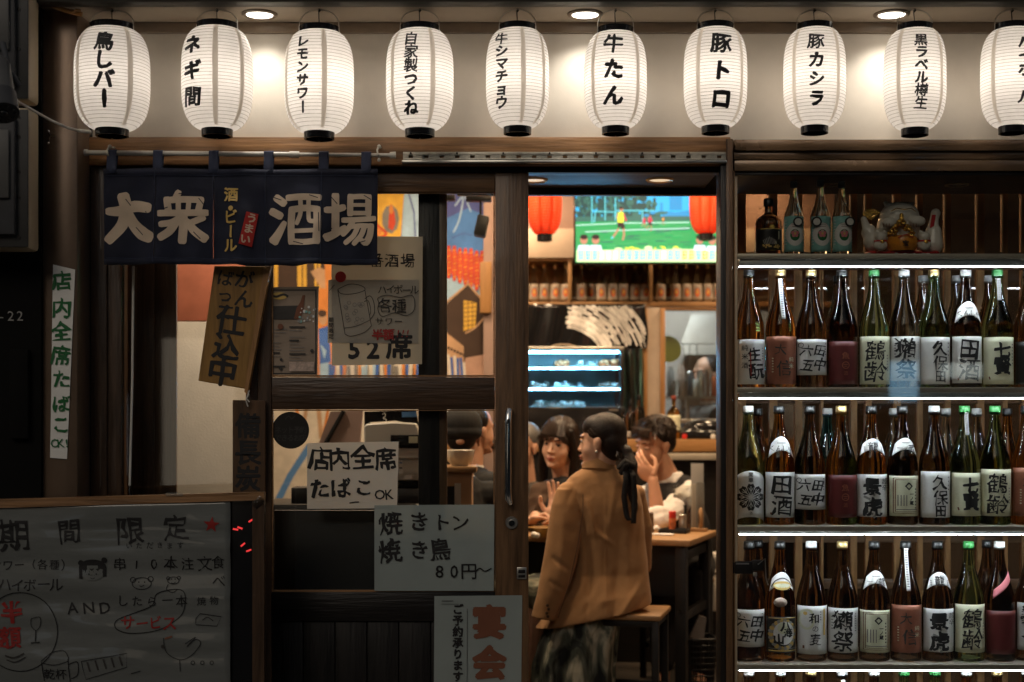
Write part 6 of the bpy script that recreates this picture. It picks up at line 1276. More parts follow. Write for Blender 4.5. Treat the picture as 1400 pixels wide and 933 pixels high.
# ticket machine, counter, bowl
lcn = thing('entry_counter', 'dark entry counter below the ticket machine behind the door glass', 'counter', at(520, 1000, .8)); MB().pbox(352, 584, 690, 1010, .78, .4, .004).build('counter_body', 'black_wood_x', lcn)
tm = thing('ticket_machine', 'white ticket machine with black sloping screen inside the door', 'machine', at(535, 690, .85)); YT = .85
def tq(px, py, d=0): return at(px, py, YT)+Vector((0, d, 0))
b = MB(); b.prism([tq(x, y) for x, y in ((497, 585), (500, 580), (540, 577), (569, 579), (573, 590), (574, 628), (499, 628))], (0, .2, 0)); o = b.build('upper_body', 'white_plastic', tm); md = o.modifiers.new('edge', 'BEVEL'); md.width = .006; md.segments = 2
MB().prism([tq(x, y, .03) for x, y in ((497, 584), (497, 563), (568, 561), (572, 582), (540, 575.5), (503, 578))], (0, .12, 0)).build('screen', 'black_gloss', tm); I = Ink(530, 570, 1/sc(YT+.03)); I.curve([(523, 567), (526, 565), (527, 569), (524, 572), (528, 574), (527, 578)], 1.1, 'label_white'); I.poly([(549, 563.5), (569, 563), (570, 570), (550, 570.5)], 'blue_stripe'); I.poly([(552, 578), (555, 578), (555, 580), (552, 580)], 'label_grey'); I.build('screen_marks', tm, flat(530, 570, YT+.029))
MB().pbox(534, 574, 595, 613, YT-.004, .004, .001).build('printer_slot', 'black_gloss', tm); MB().pbox(559, 571, 597, 606, YT-.007, .003).build('slip', 'label_pale', tm); MB().pbox(499, 574, 628.5, 657, YT+.008, .19, .004).build('lower_body', 'white_plastic', tm); MB().pbox(499, 574, 657.5, 668, YT+.02, .17, .002).build('dark_band', 'black_gloss', tm); MB().pbox(499, 574, 668.5, 689.5, YT+.01, .19, .004).build('base', 'charcoal', tm)
I = Ink(550, 640, 1/sc(YT+.008)); I.poly([(545, 628), (551, 628), (551, 648), (545, 648)], 'label_white'); I.line([(546, 633), (550, 633)], 1.6, 'blue_stripe'); I.line([(546, 640), (550, 640)], 2, 'soft_ink'); I.poly([(553, 650), (563, 650), (563, 655), (553, 655)], 'label_white'); I.build('stickers', tm, flat(550, 640, YT+.007))
tag(MB().prism([at(436, 606, 1.1), at(452, 563, 1.1), at(496, 561, 1.1), at(492, 606, 1.1)], (0, .03, 0)).build('sloping_board', 'mauve_wall'), 'sloping grey board leaning left of the ticket machine', 'board'); tag(MB().tube([at(445, 607, 1.09), at(470, 562, 1.09)], .009, 8).build('black_bar', 'black'), 'black diagonal bar across the sloping board', 'bar')
tag(MB().pbox(398, 421, 667, 690, .84, .12, .004).build('cash_tray', 'black'), 'black box on the entry counter left of the notice', 'box')
cbx_ = thing('wooden_stand', 'pale wooden stand carrying a white bowl inside the door', 'stand', at(626, 690, .9)); MB().pbox(590, 645, 647, 760, .92, .2, .003).build('stand_body', 'cardboard', cbx_); MB().pbox(588, 651, 638.5, 646.5, .9, .24, .003).build('stand_top', 'light_wood_x', cbx_); MB().pbox(606, 622, 665, 760, .917, .003).build('dark_opening', 'black', cbx_); MB().pbox(621.5, 630, 661, 760, .915, .003).build('receipt', 'paper', cbx_)
c0 = at(629, 637.5, .98); tag(MB().lathe([(0, .003), (.032, 0), (.034, .006), (.05, .02), (.059, .064), (.056, .065), (.046, .022), (0, .01)], c0, 32, caps=False).build('white_bowl', 'ceramic_white'), 'white octagonal bowl on the wooden stand', 'bowl')
# ================================================================ PEOPLE
def frame(fwd, tilt=0):
    f = Vector(fwd).normalized(); r = f.cross(Vector((0, 0, 1))).normalized(); u = r.cross(f)
    m = Matrix((r, f, u)).transposed()
    return m @ Matrix.Rotation(R(tilt), 3, 'Y')
class Head:
    """head frame: x to the wearer's right, y forward, z up, origin mid-head"""
    def __init__(s, c, fwd, tilt=0, k=1): s.c = Vector(c); s.m = frame(fwd, tilt); s.k = k
    def p(s, x, y, z): return s.c+s.m @ (Vector((x, y, z))*s.k)
    def skin(s, b, neck_to=None, nr=.052):
        B = lambda c, r: b.ball(s.p(*c), tuple(q*s.k for q in r), s.m, 20)
        B((0, -.012, .035), (.075, .094, .088)); B((0, .03, -.02), (.0625, .062, .088)); B((0, .05, -.08), (.036, .034, .03)); B((.03, .04, -.03), (.034, .038, .04)); B((-.03, .04, -.03), (.034, .038, .04)); B((0, .03, -.07), (.052, .045, .035))
        B((0, .078, .03), (.05, .014, .012)); b.limb([s.p(0, .086, .012), s.p(0, .097, -.012), s.p(0, .1025, -.026)], [.0078*s.k, .0082*s.k, .0105*s.k], 10); B((.0115, .094, -.03), (.0082, .009, .0065)); B((-.0115, .094, -.03), (.0082, .009, .0065))
        B((0, .089, -.054), (.022, .011, .0065)); B((0, .087, -.066), (.019, .011, .0068)); B((0, .082, -.092), (.019, .014, .014))
        for q in (-1, 1): B((q*.074, -.004, -.006), (.008, .017, .027)); B((q*.079, -.012, .004), (.006, .012, .018)); B((q*.074, .0, -.028), (.007, .009, .01))
        b.limb([s.p(0, -.012, -.05), Vector(neck_to) if neck_to is not None else s.p(0, -.03, -.19)], [.048*s.k, nr], 16)
    def face(s, body, lid=.55, skin='skin', shut=False):
        for q in (-1, 1):
            b = MB(); b.ball(s.p(q*.031, .0775, .004), (.0145*s.k, .008*s.k, .0058*s.k*lid*1.6), s.m, 14); e = b.build('eye', skin if shut else 'eye_white', body)
            b = MB(); b.ball(s.p(q*.031-.002, .0815 if not shut else .076, .004), (.0066*s.k, .0052*s.k, .0056*s.k*lid*1.6), s.m, 12); b.build('iris', 'black_gloss', e)
            dz = -.009 if shut else 0; b = MB(); b.tube([s.p(q*.016, .0845, .008+dz*.4), s.p(q*.03, .087, .0125+dz*1.3), s.p(q*.047, .0775, .008+dz*.6)], [.0012*s.k, .0021*s.k, .0012*s.k], 6); b.build('lash', 'hair', e)
            b = MB(); b.tube([s.p(q*.014, .089, .025), s.p(q*.03, .0895, .031), s.p(q*.05, .076, .027)], [.0026*s.k, .0032*s.k, .0014*s.k], 6); b.build('eyebrow', 'hair', body)
        b = MB(); b.tube([s.p(-.024, .088, -.0585), s.p(-.01, .1, -.0555), s.p(0, .1015, -.0575), s.p(.01, .1, -.0555), s.p(.024, .088, -.0585)], [.0012, .0036*s.k, .0034*s.k, .0036*s.k, .0012], 8); b.tube([s.p(-.02, .089, -.063), s.p(0, .0995, -.0675), s.p(.02, .089, -.063)], [.001, .0046*s.k, .001], 8); b.build('lips', 'lips', body)
def strands(b, pts_fn, n, rnd, r0=.0045, r1=.0012):
    for i in range(n):
        P = pts_fn(i, rnd)
        b.tube(P, [r0+(r1-r0)*k/(len(P)-1) for k in range(len(P))], 5)
def hand(b, w, fd, pn, k=1, curl=(10, 10, 8), spread=5, side=1, thumb=True):
    """w wrist, fd finger direction, pn palm normal; fingers bend towards pn; side = which edge carries the thumb"""
    fd = Vector(fd).normalized(); pn = Vector(pn); pn = (pn-fd*pn.dot(fd)).normalized(); sd = fd.cross(pn)*side; m = Matrix((sd, fd, pn)).transposed()
    b.ball(w+fd*.048*k, (.04*k, .05*k, .0145*k), m); b.ball(w+fd*.03*k+sd*.016*k+pn*.006*k, (.017*k, .03*k, .014*k), m); b.ball(w+fd*.005*k, (.027*k, .03*k, .018*k), m)
    for j, (off, L) in enumerate(((.029, .072), (.01, .08), (-.0095, .075), (-.028, .059))):
        p = w+fd*.088*k*(1 if j < 3 else .95)+sd*off*k; a = R(spread*(1.5-j)); d = (fd*math.cos(a)+sd*math.sin(a)); P = [w+fd*.055*k+sd*off*.9*k, p]; bend = 0
        for q, c_ in zip((.45, .3, .25), curl): bend += R(c_*(1+.12*j)); dd = d*math.cos(bend)+pn*math.sin(bend); P.append(P[-1]+dd*L*q*k)
        b.limb(P, [.0098*k, .0092*k, .0085*k, .0078*k, .0066*k], 10)
    if thumb:
        p = w+fd*.022*k+sd*.02*k; b.limb([p, p+(fd*.5+sd*.75+pn*.35).normalized()*.04*k, p+(fd*.5+sd*.75+pn*.35).normalized()*.04*k+(fd*.85+sd*.35+pn*.4).normalized()*.032*k, p+(fd*.5+sd*.75+pn*.35).normalized()*.04*k+(fd*.9+sd*.1+pn*.45).normalized()*.054*k], [.015*k, .0118*k, .0098*k, .0078*k], 10)
def crumple(o, amp, sc_=12, st=(1, 1, 1)):
    """soft cloth creases pressed along the normals"""
    w0 = WL[o.name]; me = o.data; nn = [v.normal.copy() for v in me.vertices]
    for v, n in zip(me.vertices, nn):
        p = v.co+w0; q = Vector((p.x*st[0], p.y*st[1], p.z*st[2]))*sc_
        v.co += n*amp*((1-2.2*abs(noise.noise(q)))*.7+.4*noise.noise(q*2.3+Vector((4, 2, 9))))
    return o
def capstrands(b, h, n, rnd, c, r, az, endf, rad=(.0022, .0006), k=1, e0=82, e1=12):
    """hair laid from the crown over an ellipsoid cap, then hanging to endf(azimuth, start)"""
    for _ in range(n):
        a = R(rnd.uniform(*az)); P = []; lf = rnd.uniform(1., 1.035)
        for j in range(5):
            e = R(e0+(e1-e0)*j/4); P.append(h.p(c[0]+lf*r[0]*k*math.cos(e)*math.sin(a), c[1]+lf*r[1]*k*math.cos(e)*math.cos(a), c[2]+lf*r[2]*k*math.sin(e)))
        P += endf(a, rnd); b.tube(P, [rad[0]+(rad[1]-rad[0])*i/(len(P)-1) for i in range(len(P))], 5)
def torso(b, pel, ch, nk, shl, shr, k=1):
    pel, ch, nk, shl, shr = map(Vector, (pel, ch, nk, shl, shr)); b.limb([pel, pel.lerp(ch, .5), ch], [.12*k, .105*k, .12*k], 18); b.limb([shl, ch.lerp(nk, .55), shr], [.045*k, .075*k, .045*k], 14)
def trousers(parent, pel, fd, sd, m):
    b = MB(); legs(b, pel, fd, sd, .13, 1, .013, False); b.fuse('trousers', m, parent, .006, 2)
def legs(b, pel, fd, sd, z=.06, k=1, ex=0, foot=True):
    for q in (-1, 1):
        h = Vector(pel)+Vector(sd)*.085*q-Vector((0, 0, .03)); kn = h+Vector(fd)*.4; kn.z = h.z+.0; ft = kn+Vector(fd)*.02; ft.z = z; b.limb([h, kn], [.075*k+ex, .055*k+ex]); b.limb([kn, kn.lerp(ft, .4), ft], [.053*k+ex, .05*k+ex, .035*k+ex*1.6]); 
        if foot: b.limb([ft, ft+Vector(fd)*.14-Vector((0, 0, .02))], [.035, .026])
# ---------------------------------------------------------------- woman in the camel jacket
YW = 1.02; rnd = random.Random(31)
wm = thing('person', 'woman in a camel jacket seen from behind, hair tied with a black ribbon', 'person', (X(830, YW), YW, .0))
hw = Head(at(823, 606, YW), (-.93, .42, -.02), 2, .93)
b = MB(); hw.skin(b, at(822, 655, YW+.02), .054); pel = at(838, 832, YW); pel.z = .56; pel.y += .05; ch = at(826, 720, YW+.04)
torso(b, pel, ch, at(824, 655, YW), at(778, 680, YW+.01), at(868, 680, YW+.08), .62); b.limb([at(778, 680, YW-.02), at(768, 750, YW-.01), at(760, 800, YW-.05)], [.04, .032, .024]); b.limb([at(868, 680, YW+.08), at(880, 750, YW+.12), at(868, 760, YW+.3)], [.042, .036, .028])
pel_w = pel.copy(); wd_ = Vector((-.5, .86, 0)).normalized(); ws2 = wd_.cross(Vector((0, 0, 1))); legs(b, pel, Vector((-.62, .4, 0)), ws2, .08); hand(b, at(868, 760, YW+.3), (-.9, .4, 0), (0, 0, -1), .95, (25, 25, 20)); hand(b, at(764, 782, YW-.04), (-.14, -.08, -1), (.6, .5, 0), .6, (20, 25, 20))
body = b.fuse('body', 'skin_pale', wm, .0035, 3); hw.face(body, .42)
b = MB(); b.ball(hw.p(.078, -.004, -.038), .0055); b.ball(hw.p(-.078, -.004, -.038), .0055); b.build('earring', 'white_plastic', body)
b = MB(); b.ball(hw.p(0, -.018, .046), (.0795*.93, .094*.93, .088*.93), hw.m, 32); b.ball(hw.p(0, -.05, .005), (.0735*.93, .062*.93, .082*.93), hw.m, 28); b.ball(hw.p(0, -.075, -.03), (.05*.93, .042*.93, .05*.93), hw.m, 20)
b.ball(hw.p(0, .022, .068), (.068*.93, .064*.93, .056*.93), hw.m, 28)
kn_ = hw.p(0, -.108, -.045); b.ball(kn_, (.03, .035, .035)); b.limb([kn_, kn_+Vector((.018, -.03, -.045)), at(862, 668, YW-.06), at(866, 690, YW-.075)], [.03, .03, .022, .01])
hr = b.fuse('hair', 'hair', wm, .004, 4)
b = MB()
def fly(i, r): a = r.uniform(-1, 1); s0 = hw.p(.05*a, -.085, -.03-.05*r.random()); return [s0, s0+Vector((r.uniform(-.01, .03), -.02, -.02)), s0+Vector((r.uniform(-.01, .05), -.03, -.05-.03*r.random()))]
strands(b, fly, 26, rnd, .0014, .0006)
for i in range(420):
    th = rnd.uniform(-1.75, 1.75); s0 = Vector((math.sin(th), 0, math.cos(th))); P = []; lf = rnd.uniform(1.0, 1.02)
    f0 = .95 if abs(th) < 1.2 else .95-.9*(abs(th)-1.2)
    for j in range(8):
        u = j/7; ph = f0*(1-u)-1.05*u-.1*abs(math.sin(th))*u; sq = 1-.55*u*u
        P.append(hw.p(.0795*lf*s0.x*math.cos(ph)*sq, -.018+.094*lf*math.sin(ph)-.01*u, .046+.088*lf*(s0.z*math.cos(ph)*sq)-.085*u*u))
    b.tube(P, [.0011, .0016, .0017, .0017, .0017, .0016, .0014, .001], 5)
for i in range(90):
    a_ = rnd.uniform(0, 6.28); q = rnd.uniform(.4, 1); o_ = Vector((math.cos(a_)*.026*q, math.sin(a_)*.026*q, 0)); E_ = Vector((rnd.uniform(-.012, .012), 0, rnd.uniform(-.04, .01)))
    b.tube([kn_+o_, kn_+Vector((.018, -.03, -.045))+o_, at(862, 668, YW-.06)+o_*.8, at(866, 690, YW-.075)+o_*.5+E_], [.0022, .0022, .0018, .0006], 5)
b.build('loose_strands', 'hair_strand', hr)
b = MB()
def rib(P, wd):
    b.grid(lambda u, v: (lambda i, f: P[i].lerp(P[i+1], f))(min(len(P)-2, int(v*(len(P)-1))), v*(len(P)-1)-min(len(P)-2, int(v*(len(P)-1))))+Vector(((u-.5)*wd, 0, 0)), 2, 18)
YRb = YW-.15
rib([at(853, 634, YRb+.04), at(856, 652, YRb), at(853, 680, YRb), at(857, 707, YRb), at(861, 712, YRb)], .022); rib([at(858, 634, YRb+.04), at(866, 650, YRb-.005), at(868, 680, YRb-.004), at(866, 716, YRb-.003)], .021)
b.limb([at(846, 640, YRb+.03), at(855, 632, YRb+.015), at(866, 637, YRb+.025)], [.009, .016, .01]); b.limb([at(850, 646, YRb+.03), at(856, 636, YRb+.01)], [.012, .012])
ro = b.build('ribbon', 'black_cloth', wm); ro.modifiers.new('thickness', 'SOLIDIFY').thickness = .003
# jacket: torso shell, draped empty sleeve, collar, hem spreading over the stool
def ringpx(py, xl, xr, dep, yo=0, tilt=0, n=48, zt=0):
    P = []
    for i in range(n):
        a = 2*math.pi*i/n; cx, hw_ = (xl+xr)/2, (xr-xl)/2; px = cx+hw_*math.copysign(abs(math.cos(a))**.82, math.cos(a)); q = at(px, py, YW+yo); q.y += -dep/2*math.sin(a)+tilt*(px-cx)*.0012; q.z += zt*(px-xl)/(xr-xl)
        P.append(q)
    return P
def fold(P, lv):
    for q in P:
        a = q.x*1.0; d = .0025*math.sin(a*47+lv*.9)*min(1, lv*.12)+.008*noise.noise(Vector((q.x*11, q.z*4, 2)))+.005*noise.noise(Vector((q.x*26+q.z*10, q.z*6, 7)))
        if q.y < YW: q.y -= d*1.4
    return P
rows = [(640, 797, 846, .13, .02), (646, 787, 853, .15, .02), (652, 779, 860, .165, .02), (660, 773, 865, .185, .02), (672, 769, 873, .2, .02), (690, 770, 878, .215, .02), (715, 774, 880, .22, .02), (740, 776, 882, .225, .02), (765, 775, 885, .23, .02), (785, 772, 886, .24, .02), (805, 765, 887.5, .26, .01), (825, 754, 889, .28, 0), (845, 742, 890, .3, 0), (860, 731, 890, .31, 0)]
b = MB(); rg = []
for i, (py, xl, xr, dp, yo) in enumerate(rows):
    zt = 0 if py < 770 else .105*((py-770)/90)**1.4
    rg.append(fold(ringpx(py, xl, xr, dp, yo, -.12 if i > 2 else 0, zt=zt), i))
b.loft(rg)
# left sleeve, hanging empty
SL = [(776, 668, 15, 0), (773, 690, 19, -.02), (772, 715, 22, -.035), (770, 740, 23.5, -.045), (766, 765, 23, -.055), (760, 790, 21.5, -.065), (753, 815, 19, -.07), (746, 834, 17.2, -.075), (742.5, 846, 16.6, -.078)]
sg = []
for i, (px, py, hw_, yo) in enumerate(SL):
    P = []
    for k in range(28):
        a = 2*math.pi*k/28; q = at(px+hw_*math.cos(a), py+hw_*.16*math.cos(a)*(1 if i > 3 else .3), YW-.03+yo); q.y -= .042*math.sin(a)*(.8+.2*i/8); q.y += .006*noise.noise(Vector((q.x*18, q.z*7, 9)))+.004*math.sin(q.z*55+q.x*40)*(i/8 if i < 6 else .3); P.append(q)
    sg.append(P)
b.loft(sg); b.ball(at(779, 672, YW-.01), (.052, .055, .04)); b.ball(at(868, 676, YW+.06), (.045, .05, .04))
b.limb([at(872, 682, YW+.06), at(880, 720, YW+.06), at(881, 775, YW+.1)], [.035, .036, .03])
jk = b.fuse('jacket', 'camel_cloth', wm, .0045, 5)
def seg_d(p, a, c):
    ab = c-a; t_ = max(0, min(1, (p-a).dot(ab)/ab.length_squared)); return (p-a-ab*t_).length, t_
CREASE = [(802, 684, 812, 730, .008, .013), (812, 724, 840, 745, .006, .012), (838, 665, 828, 735, .006, .016), (806, 735, 800, 845, -.009, .02), (818, 740, 822, 850, .006, .022), (846, 720, 834, 850, -.007, .02), (862, 730, 852, 835, .006, .022), (880, 785, 838, 842, .008, .016), (886, 806, 850, 846, -.007, .014), (874, 700, 862, 760, -.005, .015), (768, 700, 764, 800, .004, .018), (757, 760, 776, 775, -.006, .012), (752, 790, 770, 802, -.005, .011), (790, 650, 772, 690, -.003, .014), (830, 650, 852, 668, .003, .012), (826, 668, 826, 850, .0022, .006)]
CR2 = [(at(a, b_, YW), at(c_, d_, YW), am*1.25, sg_*.85) for a, b_, c_, d_, am, sg_ in CREASE]
for v in jk.data.vertices:
    p = v.co+WL[jk.name]
    if p.y > YW+.03: continue
    q = Vector((p.x, YW, p.z)); dd = 0
    for a_, c_, am, sg_ in CR2:
        a2, c2_ = Vector((a_.x, YW, a_.z)), Vector((c_.x, YW, c_.z)); d_, t_ = seg_d(q, a2, c2_); dd += am*math.exp(-(d_/sg_)**2)*(.35+.65*math.sin(math.pi*min(.95, max(.05, t_))))
    dd += .004*noise.noise(Vector((p.x*9, p.z*6, 4)))+.0015*noise.noise(Vector((p.x*30, p.z*22, 8)))
    v.co.y -= dd
b = MB(); N = 40; CR = []
for lv, (rx, ry, zz, dz) in enumerate(((.068, .062, -.012, 0), (.074, .07, -.008, .01), (.066, .062, .012, .018), (.058, .054, .028, .014), (.053, .049, .026, .012), (.055, .05, 0, 0))):
    CR.append([at(820, 640, YW+.015)+Vector((rx*math.cos(a), -ry*math.sin(a), zz-.006*math.cos(a)*1+dz*max(0, math.sin(a)))) for a in (2*math.pi*k/N for k in range(N))])
b.loft(CR, False); b.build('collar', 'camel_cloth', jk)
b = MB()
for k, (x, y) in enumerate(((748.5, 828), (750, 833), (747.5, 838.5), (749, 843))): c0 = at(x, y, YW-.152); b.tube([c0, c0-Vector((0, .006, 0))], [.0065, .0055], 14)
b.build('cuff_buttons', 'sign_wood_dark', jk)
b = MB(); b.tube([at(797, 676, YW-.098), at(797, 700, YW-.112), at(790, 745, YW-.12), at(778, 800, YW-.155), at(763, 845, YW-.14)], .0016, 5); b.build('sleeve_seam', 'brown_cloth', jk)
# tie-dyed skirt spilling below the jacket
b = MB(); rg = []
for i, (py, xl, xr, dp) in enumerate(((838, 762, 850, .2), (855, 752, 846, .24), (880, 735, 843, .26), (910, 728, 841, .27), (940, 727, 840, .28), (1000, 728, 842, .28), (1040, 730, 842, .28))):
    P = ringpx(py, xl, xr, dp, .0)
    for k, q in enumerate(P): q.y -= .018*math.sin(k/48*2*math.pi*9+.25*i)*min(1, .3+i*.25)*(1 if q.y < YW else .3)
    rg.append(P)
b.loft(rg); [b.limb([h_+fw_*.16, h_+fw_*.41, h_+fw_*.43-Vector((0, 0, .3))], [.085, .085, .1]) for fw_ in (Vector((-.62, .4, 0)).normalized(),) for q_ in (-1, 1) for h_ in (pel_w+ws2*.085*q_-Vector((0, 0, .035)),)]; crumple(b.fuse('skirt', 'skirt_cloth', wm, .005, 1), .006, 9, (2, 2, .5))
# ---------------------------------------------------------------- girl across the table
YG = 1.93
gl_ = thing('person', 'girl with dark fringe and brown jacket pressing her palms together across the table', 'person', (X(766, YG), YG, 0))
hg = Head(at(764, 608, YG), (-.42, -.9, -.06), -6, .97)
b = MB(); hg.skin(b, at(772, 660, YG+.03), .05); pel = Vector((X(772, YG+.17), YG+.17, .56)); ch = at(772, 715, YG+.08); shl, shr = at(740, 676, YG+.02), at(812, 676, YG+.1); torso(b, pel, ch, at(772, 658, YG+.03), shl, shr, .9); legs(b, pel, (.1, -.9, 0), (1, 0, 0))
wl = at(757, 708, YG-.2); b.limb([shl, at(722, 722, YG-.04), at(732, 706, YG-.2)], [.04, .034, .024]); b.limb([shr, at(806, 735, YG-.02), wl], [.04, .034, .024])
hand(b, wl+Vector((0, 0, -.01)), (.12, .06, 1), (-.6, -.78, .0), 1.05, (6, 8, 8), 7, -1); hand(b, at(724, 712, YG-.2), (.85, -.1, .28), (0, -.4, -1), .9, (62, 70, 40), 2, -1)
body = b.fuse('body', 'skin_pale', gl_, .0035, 2); hg.face(body, .5); k = .97
b = MB(); b.ball(hg.p(0, -.012, .048), (.085*k, .097*k, .088*k), hg.m, 24); b.ball(hg.p(0, -.05, -.01), (.082*k, .062*k, .1*k), hg.m, 20)
for q in (-1, 1): b.limb([hg.p(q*.068, .03, .07), hg.p(q*.08, .02, .02), hg.p(q*.083, .0, -.05), hg.p(q*.08, -.01, -.12), hg.p(q*.07, .0, -.19)], [.016, .016, .018, .022, .012])
hr = b.fuse('hair', 'hair', gl_, .0045, 3); b = MB()
GC, GR = (0, -.012, .048), (.0855, .0975, .0885)
def gfr(a, r): x = math.sin(a)*.09; sw = .03*math.copysign(1, x+.02); return [hg.p(x*1.0, .0945-3.4*x*x, .055), hg.p(x*1.05+sw*.35, .0965-4.2*x*x, .04+r.uniform(-.004, .006)), hg.p(x*1.05+sw*.7, .0945-4.8*x*x, .027+r.uniform(-.014, .008))]
capstrands(b, hg, 120, rnd, GC, GR, (-42, 42), gfr, (.0024, .0006), 1, 84, 22)
def gsd(a, r): q = 1 if a > 0 else -1; y = math.cos(a)*.075; return [hg.p(q*.082, -.02+y*.8, .02), hg.p(q*(.084+r.uniform(-.006, .006)), -.02+y*.72, -.04), hg.p(q*(.08+r.uniform(-.01, .008)), -.02+y*.6, -.11), hg.p(q*(.072+r.uniform(-.012, .012)), -.01+y*.5, -.17-r.random()*.04)]
capstrands(b, hg, 130, rnd, GC, GR, (44, 175), gsd, (.0026, .0008), 1); capstrands(b, hg, 130, rnd, GC, GR, (-175, -44), gsd, (.0026, .0008), 1)
b.build('fringe', 'hair_strand', hr)
b = MB(); b.limb([pel, ch, at(772, 690, YG+.06)], [.14, .135, .11], 18); b.limb([shl, at(772, 672, YG+.05), shr], [.055, .085, .055]); b.limb([shl, at(724, 718, YG-.03), at(726, 716, YG-.12)], [.056, .05, .04]); b.limb([shr, at(808, 736, YG-.01), at(786, 727, YG-.13)], [.056, .05, .042]); b.limb([at(742, 690, YG-.02), at(728, 730, YG-.02)], [.05, .05])
for P in ([at(735, 690, YG-.05), at(724, 705, YG-.07), at(735, 722, YG-.09)], [at(738, 700, YG-.06), at(730, 720, YG-.08)]): b.limb(P, .012)
crumple(b.fuse('jacket', 'brown_cloth', gl_, .006, 3), .006, 14); trousers(gl_, pel, (.1, -.9, 0), (1, 0, 0), 'black_cloth')
b = MB(); b.limb([at(770, 664, YG-.02), at(766, 690, YG-.06), at(765, 720, YG-.07)], [.045, .07, .08]); b.lathe([(.056, -.02), (.054, .0), (.05, .012)], at(772, 655, YG+.02), 24); b.fuse('top', 'black_cloth', gl_, .005, 3)
# ---------------------------------------------------------------- man covering his mouth
YMn = 2.02
mn = thing('person', 'young man in black vest and white shirt covering his mouth with his hand', 'person', (X(915, YMn), YMn, 0))
hm = Head(at(895, 608, YMn), (-.8, -.58, -.2), -8, .99)
b = MB(); hm.skin(b, at(918, 662, YMn+.05), .055); pel = Vector((X(930, YMn+.18), YMn+.18, .56)); ch = at(925, 720, YMn+.08); shl, shr = at(941, 672, YMn+.0), at(880, 682, YMn+.14); torso(b, pel, ch, at(920, 660, YMn+.06), shl, shr); legs(b, pel, (-.1, -.9, 0), (1, 0, 0))
el = at(900, 722, YMn-.16); el.z = .775; wr = at(893, 657, YMn-.15); b.limb([shl, el], [.045, .036]); b.limb([el, el.lerp(wr, .4), wr], [.034, .034, .0235]); b.limb([shr, at(868, 735, YMn-.02), at(850, 728, YMn-.14)], [.045, .038, .03])
hand(b, wr, (-.62, .1, .76), (.3, .93, .15), 1.02, (20, 26, 20), 3, -1)
body = b.fuse('body', 'skin', mn, .0035, 2); hm.face(body, .5, 'skin', True)
b = MB(); k = .99; b.ball(hm.p(0, -.026, .052), (.084*k, .092*k, .082*k), hm.m, 24); b.ball(hm.p(0, -.062, .01), (.07*k, .05*k, .07*k), hm.m, 20); hr = b.fuse('hair', 'hair', mn, .0045, 2); b = MB()
def tuft(i, r):
    a = r.uniform(0, 6.28); e = r.uniform(.25, 1.45); d = Vector((math.cos(a)*math.cos(e), math.sin(a)*math.cos(e), math.sin(e))); s0 = Vector((0, -.026, .052)); q = Vector((d.x*.08, d.y*.088, d.z*.08)); sw = Vector((r.uniform(-.025, .025), .012+r.uniform(-.02, .02), -.004-.02*(1-d.z)))
    return [hm.p(*(s0+q*.96)), hm.p(*(s0+q*1.1+sw*.5)), hm.p(*(s0+q*1.13+sw*1.5))]
strands(b, tuft, 420, rnd, .0042, .0008)
def mfr(i, r): x = r.uniform(-.06, .06); return [hm.p(x*.6, .045, .094), hm.p(x, .086-.2*abs(x)**1.5, .092), hm.p(x*1.05+r.uniform(-.012, .012), .1-.35*abs(x)**1.3, .062+r.uniform(-.018, .01))]
capstrands(b, hm, 260, rnd, (0, -.026, .052), (.086, .094, .085), (-180, 180), lambda a, r: [hm.p(math.sin(a)*.088+r.uniform(-.008, .008), -.026+math.cos(a)*.094+r.uniform(-.006, .01), .052+r.uniform(-.012, .02))] if abs(a) < 1.9 else [hm.p(math.sin(a)*.08, -.026+math.cos(a)*.086, .02+r.uniform(-.03, .01))], (.0034, .0008), 1, 86, 18)
strands(b, mfr, 130, rnd, .0036, .0008); b.build('tousled_strands', 'hair_strand', hr)
b = MB(); b.limb([pel, ch, at(922, 690, YMn+.07)], [.14, .135, .115], 18); b.limb([shl, at(920, 676, YMn+.06), shr], [.056, .08, .056]); b.limb([shl, shl.lerp(el, .5)+Vector((.015, 0, 0)), el+Vector((.008, 0, .005))], [.054, .056, .047]); b.limb([el+Vector((.004, -.004, .004)), el.lerp(wr, .16)], [.05, .046]); b.limb([shr, at(868, 730, YMn-.01)], [.06, .05]); b.lathe([(.064, -.03), (.06, 0), (.054, .022), (.05, .02)], at(917, 652, YMn+.05), 24)
for j in range(6): p = shl.lerp(el, .35+j*.11); b.limb([p+Vector((-.05, -.035, .015)), p+Vector((0, -.06, 0)), p+Vector((.05, -.03, -.02))], .009)
crumple(b.fuse('shirt', 'shirt_cloth', mn, .005, 3), .007, 17); trousers(mn, pel, (-.1, -.9, 0), (1, 0, 0), 'vest_cloth')
b = MB(); b.limb([pel, ch, at(920, 690, YMn+.06)], [.16, .158, .132], 18); b.limb([at(926, 690, YMn-.04), at(924, 735, YMn-.05)], [.07, .08]); b.limb([at(897, 672, YMn+.06), at(885, 700, YMn-.0)], [.042, .05]); b.limb([at(938, 667, YMn+.03), at(930, 700, YMn-.045)], [.05, .055]); b.limb([at(926, 662, YMn+.04), at(936, 666, YMn+.02)], [.05, .056]); crumple(b.fuse('vest', 'vest_cloth', mn, .005, 3), .003, 14)
b = MB(); b.limb([at(886, 664, YMn-.07), at(884, 690, YMn-.1), at(884, 722, YMn-.11)], [.013, .02, .022]); b.build('tie', 'tie_cloth', mn)
